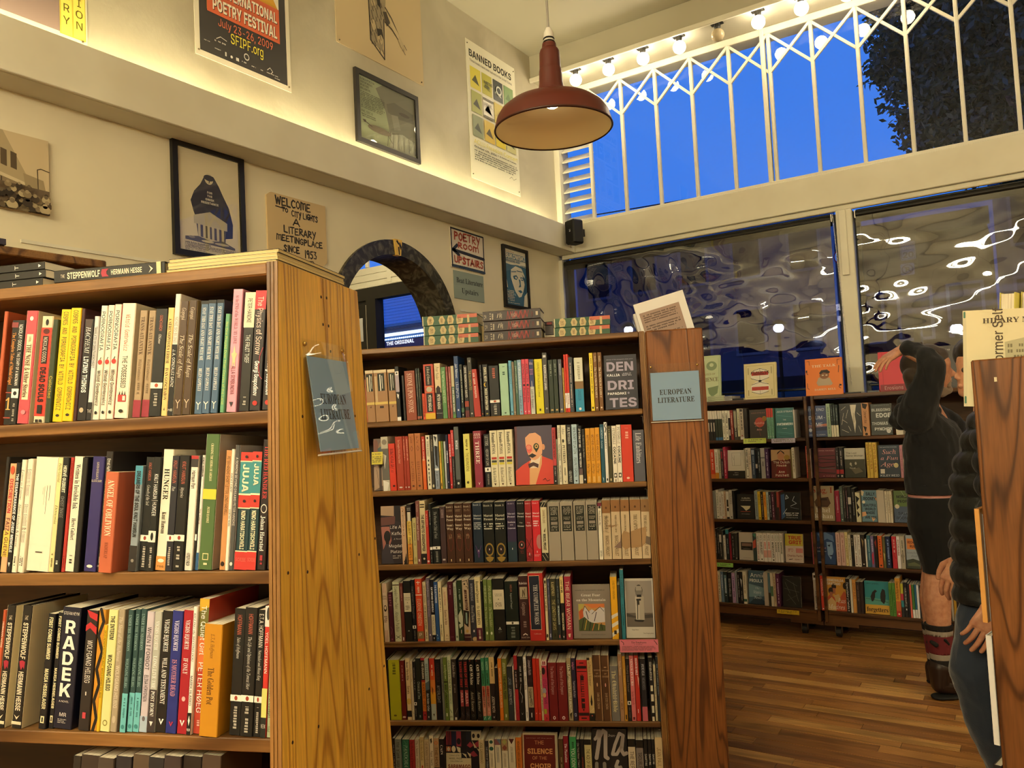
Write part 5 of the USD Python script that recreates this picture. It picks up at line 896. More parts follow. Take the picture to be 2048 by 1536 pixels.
# ================================================================ MIDDLE CASE
M1, M2 = .16276, .21484
PEN = '; b .685 .74 ece4d0; E .5 .7125 .14 .02 b04a2a; g .05 .3 b8604a; g .78 .97 a8a090'
row(FM, 1.536, ((738, 846.5), (1282, 815)), MCASE, 'top', [(M1, 720, 600, '''
78 88 975 c06a42
93 190 865 a87c50; b 0 .055 d8c49c; R .1 .07 .9 .41 24281c; R .16 .13 .36 .41 d0b888; S e8e0c8 .1 .55,.1 .55,.4; S e8e0c8 .06 .75,.12 .75,.36; b .62 .67 d8b860; tb .69 .73 3a2414 TIN
195 355 858 a87c50; b 0 .055 d8c49c; R .3 .07 .82 .41 24281c; R .06 .12 .24 .62 c8a878; S e8e0c8 .08 .5,.1 .5,.4; S e8e0c8 .05 .65,.12 .65,.36; b .62 .67 d8b860; g .69 .74 3a2414
362 455 850 a87c50; b 0 .055 d8c49c; R .15 .07 .95 .41 24281c; S e8e0c8 .1 .45,.1 .45,.4; S e8e0c8 .06 .7,.12 .7,.36; b .62 .67 d8b860; tb .69 .73 3a2414 TIN
458 505 815 1c1a1a; b .09 .16 e0d8c8; o .125 .22 1c1a1a; b .16 .47 b0a0a4; b .93 1 e8e0d0; Y d8d0c0 .2,.5 .8,.52 .6,.6 .3,.56
535 562 925 35302c
570 698 868 96482e; tr .05 .85 e0b89c STONE UPON STONE
708 735 838 2c302a; g .1 .6 8a8a78; b .93 .98 b06048
738 760 838 2e3a2c; g .1 .6 8a8a78; b .93 .98 b06048
762 768 890 3a2a28
770 806 1150 e05028; g .1 .9 5a1a10
808 930 788 c84a34; R .18 .03 .8 .39 1e1614; ti .05 .37 d8c8a8 A Book of Memories; b .405 .41 e0b050; E .5 .46 .3 .05 c8b898; b .505 .51 e0b050; R .18 .53 .8 .87 1e1614; tb .56 .85 d8d0b8 PÉTER NÁDAS; b .89 1 e4b430
938 1015 775 e0c898; ti .06 .3 5a4428 Péter Nádas; Y 2a1a18 .15,.53 .15,.45 .5,.4 .85,.45 .85,.53; b .53 1 1e1a18; tb .56 .83 d8d0b8 PÉTER NÁDAS; b .9 .905 d8d0b8
1020 1076 822 5e8c52; t .08 .7 c8dca8 My Heart Hemmed In MARIE NDIAYE
1080 1106 815 8a4038; g .1 .8 d09888
1110 1140 815 9a4a40; g .1 .8 d8a890
1143 1180 808 c8b890; b .4 .93 4a6a52; tb .42 .88 e8e0c8 THREE STRONG WOMEN; b .93 1 5a8a48
1185 1240 688 22406c; t .12 .36 dce0e0 Jan Němec; t .42 .68 dce0e0 LILLIPUTIN; R .35 .86 .65 .89 e0e0e0
1250 1286 790 1e2420; g .1 .72 c8c8b0; b .82 .9 4a6a48; o .95 .2 e0e0d0
1295 1346 800 241e1a; tb .03 .62 c8c0b0 IRENE NEMIROVSKY DAVID; b .69 .8 a0402a; b .87 1 6a2c2a
1350 1403 705 3a362e; t .04 .08 c8c0b0 THE; t .22 .55 b8a040 THE ILLUMINATED; o .94 .2 c8c0b0
1407 1488 850 b8382c a=-3; g .08 .6 e0b0a0
1492 1520 795 222022; g .1 .7 888078; o .95 .3 c87850
1530 1596 790 1c1a18; tb .05 .33 dcd4b4 ESHKOL NEVO; E .45 .39 .3 .04 e0b030; E .6 .39 .24 .036 1c1a18; tb .46 .88 dcd4b4 INSIDE INFORMATION; E .5 .95 .2 .015 a89848
1605 1726 805 22221f''' + PEN.replace('.05 .3', '.05 .25') + '''
1735 1838 778 a8cca8; g .06 .22 3a5a4a; R .4 .94 .6 .965 3a4a3a
'''), (M2, 1000, 600, '''
100 127 562 6fb0c8; t .1 .7 2a5a70 CROSSED OVER; R .3 .93 .7 .96 2a3a48
129 151 575 8a7a60; t .1 .8 3a2c20 THE BICYCLE THIEVES; Y e8e0d0 .3,.94 .5,.97 .7,.94
152 178 560 4a6a58; t .1 .85 b8c8a8 SWALLOWING MERCURY
180 218 555 88a8b8; t .05 .55 e8ece8 BUTTERFLIES IN NOVEMBER; ti .65 .9 2a3a48 Audur Ava; Y c04858 .3,.94 .5,.97 .7,.94
220 253 550 d84858; t .08 .42 4a1a28 ANIMAL LIFE; E .5 .47 .3 .02 2a1420; t .52 .9 4a1a28 Audur Ava; Y f0e0d8 .3,.94 .5,.97 .7,.94
254 288 548 d84858; t .08 .42 4a1a28 ANIMAL LIFE; E .5 .47 .3 .02 2a1420; t .52 .9 4a1a28 Audur Ava; Y f0e0d8 .3,.94 .5,.97 .7,.94
290 330 550 c8c6b4; b 0 .5 2e3a6a; h .05 .1 d8b8c8 Miss; h .18 .28 c87898 III; S e8e0d0 .1 .5,.4 .5,.55; ti .55 .9 3a3a48 Laila the Regnardo
340 413 548 e4d41c; ti .06 .7 5a5210 VERONIQUE OLMI Daughters Beyond Command; R .4 .91 .6 .95 2a2610
414 459 488 4a4640 k=23211e n=.16; R .2 .04 .8 .08 e0dcd0; tb .2 .62 d8d4c8 MADEMOISELLE BAMBU; o .92 .2 a8a498
465 509 555 2f3a2c; g .08 .3 8a9480; R .25 .93 .75 .96 c8a868
511 551 550 2f3a2c; g .08 .3 8a9480; R .25 .93 .75 .96 c8a868
558 593 550 5a5a62; g .08 .3 a8a8b0; R .25 .93 .75 .96 c8b888
595 611 630 b08a30; g .1 .7 e0c880
612 631 505 d83a28; b .67 .93 f0e8dc; t .7 .9 b02a20 DRASDYA
632 655 503 d83a28; b .67 .93 f0e8dc; t .7 .9 b02a20 DRASDYA
657 690 530 3a3e42 k=b8b4ac; g .1 .9 c8b8a8
708 788 535 e0dcc0 k=2a2420; g .06 .4 a8a488; b .44 .58 8a6a42; b .58 1 3092b2; t .6 .8 1a6a88 JANSSON; o .95 .16 f0f0e8
850 884 490 f0d030; g .05 .7 7a6a18; R .3 .93 .7 .965 2a2610
887 923 488 7a5028; tr .06 .16 dcc8a0 PANAEVA; tr .25 .78 e4d4b0 The TALNIKOV FAMILY; o .95 .2 e4d4b0
928 966 485 7a5028; tr .06 .16 dcc8a0 PANAEVA; tr .25 .78 e4d4b0 The TALNIKOV FAMILY; o .95 .2 e4d4b0
F 982 1292 505 23212e; F .08 .9 .09 .014 b8b4c0 winner of the european union prize; Fb .06 .92 .30 .17 a89cac DEN; Lb .08 .395 .045 e8e4dc KALLIA; G .55 .34 .85 .4 3 c8c4c8; Fb .07 .9 .645 .17 a89cac DRI; Lb .08 .735 .045 e8e4dc PAPADAKI; Fb .12 .97 .965 .17 a89cac TES; E .72 .71 .03 .02 8a8494
''')], lean=(-1.4, .5))
row(FM, 1.2495, ((749, 983), (1289, 963)), MCASE, 'second', [(.14648, 730, 830, '''
F 108 242 335 6a5242; E .2 .15 .3 .14 7a4a38; E .8 .2 .3 .13 8a6a4a; Y 4a5a58 .4,.2 .8,.15 .9,.4; Y b09070 0,.55 .8,.5 1,.9 0,1; S 3a2a20 .03 .3,.6 .5,.9; R .55 .45 .8 1 4a3a30
245 342 298 c4b89c; b .22 .8 6a6458; Y e0d8c0 .1,.3 .7,.35 .4,.6; Y e8e0cc .1,.8 .9,.85 .6,1 .1,1; E .5 .1 .35 .05 8a7e68
345 430 392 dc4028; t .1 .5 7a1a10 BLACK TULIP; ti .12 .62 7a1a10 the last of it; E .6 .9 .2 .02 3a1410
437 536 295 b04028; tr .06 .5 e0a080 The Complete Works of Isaac Babel; E .5 .945 .24 .014 e8d8c8
538 571 290 a83a24; g .05 .45 e0a080; E .5 .945 .3 .012 e8d8c8
572 616 290 a83a24; g .05 .45 e0a080; E .5 .945 .3 .012 e8d8c8
625 702 255 c07842; R .14 .03 .86 .97 b86e3a; S 5a3018 .05 .3,.27 .5,.22 .7,.27 .5,.31 .3,.27; G .3 .06 .7 .18 4 7a4420; G .3 .5 .7 .86 9 8a5028; E .5 .93 .2 .015 4a2814
706 786 250 c07842; R .14 .03 .86 .97 b86e3a; S 5a3018 .05 .3,.27 .5,.22 .7,.27 .5,.31 .3,.27; G .3 .06 .7 .18 4 7a4420; G .3 .5 .7 .86 9 8a5028; E .5 .93 .2 .015 4a2814
798 841 295 c03a28; b .45 1 e86a28; g .05 .42 f0c8a8; E .5 .44 .4 .02 e8a878
850 908 278 e8dcb8; E .5 .05 .18 .025 2a241c; t .1 .4 3a3226 THE BOOK OF DISQUIET; E .5 .47 .16 .02 2a241c; E .5 .55 .16 .02 2a241c; E .5 .63 .16 .02 2a241c; g .68 .85 3a3226; E .5 .91 .16 .02 2a241c
915 955 275 3a3428; t .08 .3 a89c80 FERNANDO; E .5 .94 .3 .03 d0c8a0
962 1021 268 9098a0; b 0 .22 d0ccbc; Y 2a2622 .1,.02 .8,.05 .5,.14; Y 1e1c1a .2,.2 .9,.22 .8,.6 .3,.55; b .62 .66 e0dcd0; g .68 .95 5a6068
1030 1056 360 e0b040; t .2 .65 6a4a18 THE LAST DAYS; R .3 .88 .7 .94 4a3010
1060 1086 360 7a8a40; 
1095 1122 362 c0c0b6
1125 1158 268 1e2038; tb .3 .7 e0e0e8 KISS KAFKA; o .88 .2 c8c8d8
1165 1200 262 c03030; tb .18 .42 f0e0d8 DOCTOR GLAS; g .45 .7 e8b0a0; o .93 .22 e8c8b8
1202 1240 207 2a2420; b 0 .45 c83a38; g .05 .4 e8a8a0; g .5 .95 8a8078
1245 1310 160 5a5e58 k=1a1918; b .86 1 1e1e1c; tb .22 .37 e0e0d8 WINES; E .5 .92 .22 .02 c8c8b8
1368 1455 258 e4da70 k=c8b848; g .1 .3 6a6020; t .35 .7 6a6020 THE MURMURING; E .45 .9 .18 .025 4a4410
1505 1614 218 983646; h .04 .09 e0c0b0 ANN; h .1 .13 e0c0b0 QUIN; tr .18 .6 ecd8c4 THREE; Y ecd8c4 .35,.9 .5,.93 .65,.9 .55,.96
1645 1727 262 1c1c1c; t .03 .22 c8c0b0 LETTERS; t .28 .6 c8c0b0 HISTORY OF LOVE; b .63 .715 ece4d0; E .5 .67 .12 .025 2a2622; g .75 .95 8a8478
1730 1829 212 e8dcb2; ti .03 .25 2a2418 The Selected Prose of; tr .04 .42 2a2418 Fernando PESSOA; R .15 .475 .85 .515 c04030; R .15 .53 .85 .57 4a4a38; R .15 .575 .85 .61 d8c840; ti .66 .92 3a3424 Richard Zenith; Y 4a2a1a .35,.94 .5,.98 .65,.94
1832 1932 205 e8dcb2; ti .03 .25 2a2418 The Selected Prose of; tr .04 .42 2a2418 Fernando PESSOA; R .15 .475 .85 .515 c04030; R .15 .53 .85 .57 4a4a38; R .15 .575 .85 .61 d8c840; ti .66 .92 3a3424 Richard Zenith; Y 4a2a1a .35,.94 .5,.98 .65,.94
1935 2037 198 e8dcb2; ti .03 .25 2a2418 The Selected Prose of; tr .04 .42 2a2418 Fernando PESSOA; R .15 .475 .85 .515 c04030; R .15 .53 .85 .57 4a4a38; R .15 .575 .85 .61 d8c840; ti .66 .92 3a3424 Richard Zenith; Y 4a2a1a .35,.94 .5,.98 .65,.94
'''), (.15625, 1000, 830, '''
F 200 686 145 4a3c4e; R 0 0 .06 1 6a3a3c; Y d8402c 0,.76 .2,.66 .42,.58 .7,.52 1,.6 1,1 0,1; Y e0a468 .38,.6 .72,.5 .7,.66 .52,1 .36,1; Y e8d0b0 .42,.57 .68,.52 .62,.72 .4,.72; Y e8a878 .28,.2 .4,.13 .56,.12 .7,.19 .74,.34 .72,.48 .62,.56 .52,.59 .42,.57 .34,.48 .29,.36; E .76 .37 .04 .05 e09a68; Y e8685a .3,.34 .44,.33 .46,.42 .38,.48 .32,.44; E .37 .37 .075 .05 d85a48; E .37 .37 .06 .038 e88a70; E .57 .36 .075 .06 2a3a22; Y 2a3a22 .5,.38 .64,.38 .57,.46; E .575 .355 .045 .035 e0b060; E .575 .355 .02 .017 2a2014; Y 1e1612 .34,.51 .46,.47 .57,.51 .46,.55; Y 4a2a28 .34,.65 .48,.62 .62,.66 .6,.72 .48,.68 .36,.72; S 2a1c14 .012 .72,.93 .78,.9 .83,.95 .9,.93; L .7 .95 .001 2a1c14 .
690 736 160 c84848; b .67 1 2a2826; tb .04 .55 5a1a20 EGGS FOR GIVEN YEARS THE NIGHT; g .7 .85 b0a8a0; o .94 .2 c8c0b8
738 760 310 8a8a72; g .1 .8 5a5a48
762 801 130 e0d8ba; t .05 .22 3a3628 ECHOLAND; t .32 .6 3a3628 PER PETTERSON; t .68 .96 3a3628 GREYWOLF PRESS
805 871 128 e8dcb4; ti .04 .16 3a3628 I Refuse; E .4 .27 .2 .03 3a3628; tr .34 .65 3a3628 PETTERSON; g .72 .85 6a6450; Y 2a2618 .3,.93 .5,.96 .7,.93 .5,.98
875 941 125 23231f; tr .04 .33 c8c8bc PER PETTERSON; t .36 .7 4a4a44 OUT STEALING; tr .78 .97 c8c8bc GRAYWOLF
945 1013 120 b6ccd2; t .05 .5 3a4448 MEN IN MY SITUATION; t .56 .88 3a4448 PER PETTERSON; Y 2a3438 .3,.94 .5,.97 .7,.94
1020 1068 138 1c1c1c; tb .05 .38 e0dcd0 IT'S FINE BY ME; R .3 .41 .4 .44 e0dcd0; tb .47 .72 e0dcd0 PER PETTERSON; b .74 .84 6a5450; b .85 1 d8ccb0
1072 1111 182 2a2622; ti .1 .8 b0a890 To Siberia in the Wake; o .93 .3 d0c8c0
1115 1176 172 e09a28; t .12 .6 6a3c10 MOTHERS AND GHOSTS; ti .65 .83 5a340c Khal Figo; R .3 .88 .7 .98 e8b460
1178 1239 168 e09a28; t .12 .6 6a3c10 MOTHERS AND GHOSTS; ti .65 .83 5a340c Khal Figo; R .3 .88 .7 .98 e8b460
1240 1300 162 e09a28; t .12 .6 6a3c10 MOTHERS AND GHOSTS; ti .65 .83 5a340c Khal Figo; R .3 .88 .7 .98 e8b460
1305 1354 120 1e5464; t .05 .25 c8d8d8 LUMINOUS; ti .28 .42 c8d8d8 Leena; Y e0ece8 .35,.9 .6,.93 .5,.98
1358 1398 92 e8e2d2; S 1c1814 .25 .7,.02 .25,.06 .75,.11 .4,.17; g .22 .45 6a6458; R .3 .93 .7 .97 3a342c
1400 1449 140 4a4428; g .06 .36 b0a880; R .3 .93 .7 .97 c8b888
1455 1513 140 eee2c6; t .04 .33 2a241c PITIGRILLI; tb .37 .8 1a1612 COCAINE; R .2 .84 .8 .92 1a1612; E .5 .88 .2 .025 eee2c6; g .94 .99 5a5448
1515 1572 125 eee2c6; t .04 .33 2a241c PITIGRILLI; tb .37 .8 1a1612 COCAINE; R .2 .84 .8 .92 1a1612; E .5 .88 .2 .025 eee2c6; g .94 .99 5a5448
1575 1716 125 d8402c; g .06 .24 f0a890; E .5 .935 .14 .018 f0c8b0
1725 1868 195 5a5a60; tr .05 .65 c8c6c0 Life Embitters
''')], lean=(-.9, .8))
row(FM, .9475, ((760, 1130), (1297, 1118.5)), MCASE, 'third', [(.1416, 740, 980, '''
F 140 445 250 2e2226; Y b89878 0,0 .62,0 .62,.18 0,.16; Y 6a4038 0,.2 .7,.18 .65,.32 0,.34; Y 241a1e .66,.0 1,.0 1,.3 .68,.26; Y a8685a 0,.36 .4,.36 .5,.6 .3,.8 .1,.75; E .3 .53 .16 .1 1a1214; Y 1a1214 .2,.58 .4,.58 .36,.68 .24,.68; Y 3a3238 .05,.8 .22,.66 .4,.66 .6,1 .05,1; Ls .42 .4 .055 e0d4c4 Life After; L .5 .51 .055 e0d4c4 Kafka; Li .6 .59 .03 c8bcac A Novel; L .36 .72 .05 e0d4c4 Magdaléna; L .44 .82 .05 e0d4c4 Platzová; G .55 .86 .95 .93 2 b0a494
455 521 238 d2a880; S a07850 .3 .5,.05 .5,.5; G .2 .05 .8 .5 18 ecd8b8; Y 1c1614 .3,1 .9,.8 1,1; o .95 .2 3a2a20
537 602 208 2a2220; h .06 .1 d0ccc0 III; R .15 .13 .85 .28 d8ccb0; b .28 1 e4c058; b .66 1 e09030; tm .3 .9 5a4418 GILBERT FROM HERMES; b .935 .95 8a4a18
608 667 405 c8b878; g .1 .6 8a7c48; E .5 .9 .3 .05 b0a060
670 719 158 8a5448; ti .05 .18 d0b0a0 Prowler; tr .25 .7 d8bca8 Sirius and Aurorae; Y e8dcd0 .3,.92 .6,.92 .7,.96 .3,.96
722 801 158 e0cc98; b .84 1 1e1a18; R .1 .05 .9 .07 4a4028; R .1 .09 .9 .11 4a4028; tb .22 .8 2a2418 THE ARTHRITIC GRASSHOPPER; o .92 .18 d8c898
805 846 295 c03a2a; g .06 .3 e8a090; o .95 .35 e8d8c8
850 886 200 1a1c1a; g .1 .35 b8b8a8; b .72 .77 ece4d0; g .8 .97 8a8a7c
890 999 262 191b19; ti .06 .55 b8b8a8 The Wretched Child of Paris; b .69 .745 ece4d0; E .5 .717 .1 .018 4a4436; g .78 .97 8a8a7c
1005 1082 240 4a3634; t .05 .2 c0a8a0 GEORGES; R .25 .92 .75 .95 c8bcb0
1090 1204 200 4a2e1e; h .04 .07 d0c0a0 Book I; G .15 .1 .85 .14 2 9a8464; hr .19 .23 e0d0b0 Marcel; hr .25 .29 e0d0b0 Proust; hr .34 .38 e0d0b0 Swann's; hr .4 .44 e0d0b0 Way; S 8a3028 .03 .5,.5 .15,.62 .3,.76 .5,.8; S 8a3028 .03 .5,.5 .85,.62 .7,.76 .5,.8; G .3 .52 .7 .6 4 b0946c; R .44 .93 .56 .97 e0c890
1210 1330 195 4a2e1e; h .04 .07 d0c0a0 Book I; G .15 .1 .85 .14 2 9a8464; hr .19 .23 e0d0b0 Marcel; hr .25 .29 e0d0b0 Proust; hr .34 .38 e0d0b0 Swann's; hr .4 .44 e0d0b0 Way; S 8a3028 .03 .5,.5 .15,.62 .3,.76 .5,.8; S 8a3028 .03 .5,.5 .85,.62 .7,.76 .5,.8; G .3 .52 .7 .6 4 b0946c; R .44 .93 .56 .97 e0c890
1335 1454 190 4a2e1e; h .04 .07 d0c0a0 Book I; G .15 .1 .85 .14 2 9a8464; hr .19 .23 e0d0b0 Marcel; hr .25 .29 e0d0b0 Proust; hr .34 .38 e0d0b0 Swann's; hr .4 .44 e0d0b0 Way; S 8a3028 .03 .5,.5 .15,.62 .3,.76 .5,.8; S 8a3028 .03 .5,.5 .85,.62 .7,.76 .5,.8; G .3 .52 .7 .6 4 b0946c; R .44 .93 .56 .97 e0c890
1470 1602 185 23303c; h .02 .05 b8bcb8 Book 2; hr .2 .23 c8ccc4 Marcel; hr .25 .28 c8ccc4 Proust; G .1 .33 .9 .46 4 c8ccc4; S 7a4080 .04 .2,.72 .5,.85 .8,.72; S 7a4080 .04 .35,.78 .5,.92 .65,.78; R .46 .79 .54 .82 e0c8c0
1615 1768 178 1e201c; h .04 .07 d0ccb0 Book 3; hr .2 .24 dcd8bc Marcel; hr .26 .3 dcd8bc Proust; G .08 .35 .92 .47 3 dcd8bc; E .5 .79 .4 .11 9a7c34; E .5 .79 .3 .082 1e201c; E .5 .79 .16 .05 3a1c18; Y 9a7c34 .1,.92 .5,.9 .9,.92 .75,.97 .5,1 .25,.97; R .46 .77 .54 .8 e8e0d0
1780 1937 172 1e201c; h .04 .07 d0ccb0 Book 3; hr .2 .24 dcd8bc Marcel; hr .26 .3 dcd8bc Proust; G .08 .35 .92 .47 3 dcd8bc; E .5 .79 .4 .11 9a7c34; E .5 .79 .3 .082 1e201c; E .5 .79 .16 .05 3a1c18; Y 9a7c34 .1,.92 .5,.9 .9,.92 .75,.97 .5,1 .25,.97; R .46 .77 .54 .8 e8e0d0
'''), (.15137, 1010, 980, '''
45 166 150 3a2f48; b .67 1 283c44; h .03 .05 c8c0cc Book 4; hr .19 .22 d8d0dc Marcel; hr .24 .27 d8d0dc Proust; hr .33 .36 d8d0dc Sodom; h .38 .4 d8d0dc and; hr .43 .46 d8d0dc Gomorrah; R .46 .77 .54 .8 e8e0d0
175 279 150 1c1c1a; h .03 .05 c8c4b8 Book 5; hr .19 .22 d8d4c4 Marcel; hr .24 .27 d8d4c4 Proust; h .35 .37 d8d4c4 The; hr .4 .43 d8d4c4 Prisoner; E .5 .73 .42 .07 8a3a30; E .5 .73 .28 .045 1c1c1a; R .44 .71 .56 .74 e8e0d0; G .25 .82 .75 .88 3 8a3a30
285 372 150 a82e30; h .03 .05 e8c8c0 Book 6; hr .19 .22 f0dcd0 Marcel; hr .24 .27 f0dcd0 Proust; h .35 .37 f0dcd0 The; hr .39 .42 f0dcd0 Fugitive; S 2a1416 .06 .1,.62 .5,.72 .9,.62; S 2a1416 .06 .1,.8 .5,.72 .9,.8; S 2a1416 .06 .2,.85 .8,.9; R .44 .86 .56 .9 f0dcd0; G .1 .91 .9 .98 3 2a1416
378 482 145 dc3038; h .03 .05 f4d0c8 Book 7; hr .19 .22 f8e4dc Marcel; hr .24 .27 f8e4dc Proust; G .15 .33 .85 .44 3 f8e4dc; E .85 .68 .4 .12 c08078; R .45 .83 .55 .86 f8e4dc; G .15 .89 .85 .93 2 f0a8a0
490 577 165 e0d4a8; b 0 .085 1a1816; b .865 1 1a1816; S e0d4a8 .05 .1,.08 .5,.0; S e0d4a8 .05 .5,.08 .9,.0; S e0d4a8 .05 .1,.9 .6,1; S e0d4a8 .05 .5,.87 .9,.95; t .13 .36 8a6a38 SWANN IN LOVE; Y 6a5430 .4,.5 .7,.43 .6,.52; tb .54 .82 2a2418 MARCEL PROUST
587 747 172 a89c86; R .14 .06 .9 .5 24281f; G .26 .08 .84 .22 6 b8b09a; G .26 .25 .84 .31 3 a8a08a; R .26 .33 .8 .38 9a8e7e; G .26 .4 .84 .45 2 b8b09a; G .26 .46 .84 .49 1 a8a08a
753 920 165 a89c86; R .14 .06 .9 .5 24281f; G .26 .08 .84 .22 6 b8b09a; G .26 .25 .84 .31 3 a8a08a; R .26 .33 .8 .38 9a8e7e; G .26 .4 .84 .45 2 b8b09a; G .26 .46 .84 .49 1 a8a08a
928 1089 160 a89c86; R .14 .06 .9 .5 24281f; G .26 .08 .84 .22 6 b8b09a; G .26 .25 .84 .31 3 a8a08a; R .26 .33 .8 .38 9a8e7e; G .26 .4 .84 .45 2 b8b09a; G .26 .46 .84 .49 1 a8a08a
1093 1243 152 a89c86; R .14 .06 .9 .5 24281f; G .26 .08 .84 .22 6 b8b09a; G .26 .25 .84 .31 3 a8a08a; R .26 .33 .8 .38 9a8e7e; G .26 .4 .84 .45 2 b8b09a; G .26 .46 .84 .49 1 a8a08a
1250 1302 172 f0e6ca; b 0 .06 7a2a3a; R .2 .06 .8 .1 3a3430; ti .14 .4 4a4434 Proust Swann's Way; t .84 .95 6a6450 OXFORD
1308 1417 140 d4bc92; b 0 .22 96683a; E .5 .13 .1 .02 5a3a1c; tr .26 .5 5a4628 SWANN'S WAY; ti .27 .55 6a5634 In Search of; t .6 .95 5a4628 MARCEL PROUST; Y a8845c .5,.44 1,.41 1,.46
1423 1547 135 d4bc92; b 0 .2 96683a; E .5 .12 .1 .02 5a3a1c; tr .26 .55 5a4628 WITHIN A BUDDING GROVE; t .6 .95 5a4628 MARCEL PROUST; Y a8845c 0,.43 .8,.42 0,.47; Y 8a7060 .9,.7 1,.6 1,.82 .2,.8
1553 1667 132 d4bc92; b 0 .195 96683a; E .5 .12 .1 .02 5a3a1c; tr .25 .55 5a4628 SODOM AND GOMORRAH; t .6 .95 5a4628 MARCEL PROUST; Y b08a5c 0,.6 .3,.52 1,.56 1,.8 .4,.84 0,.78
1676 1817 130 d4bc92; b 0 .19 96683a; E .5 .12 .1 .02 5a3a1c; tr .25 .55 5a4628 THE CAPTIVE; t .6 .95 5a4628 MARCEL PROUST; Y b08a5c 0,.54 1,.48 1,.8 0,.82
1821 1933 125 d4bc92; b 0 .21 906a40; E .5 .12 .1 .02 5a3a1c; tr .27 .55 5a4628 TIME REGAINED; t .62 .95 5a4628 MARCEL PROUST; Y b08a5c 0,.48 .5,.47 .6,.7 0,.8; Y 7a6854 .5,.62 1,.64 1,.78 .4,.74
''')], lean=(-.3, .9))
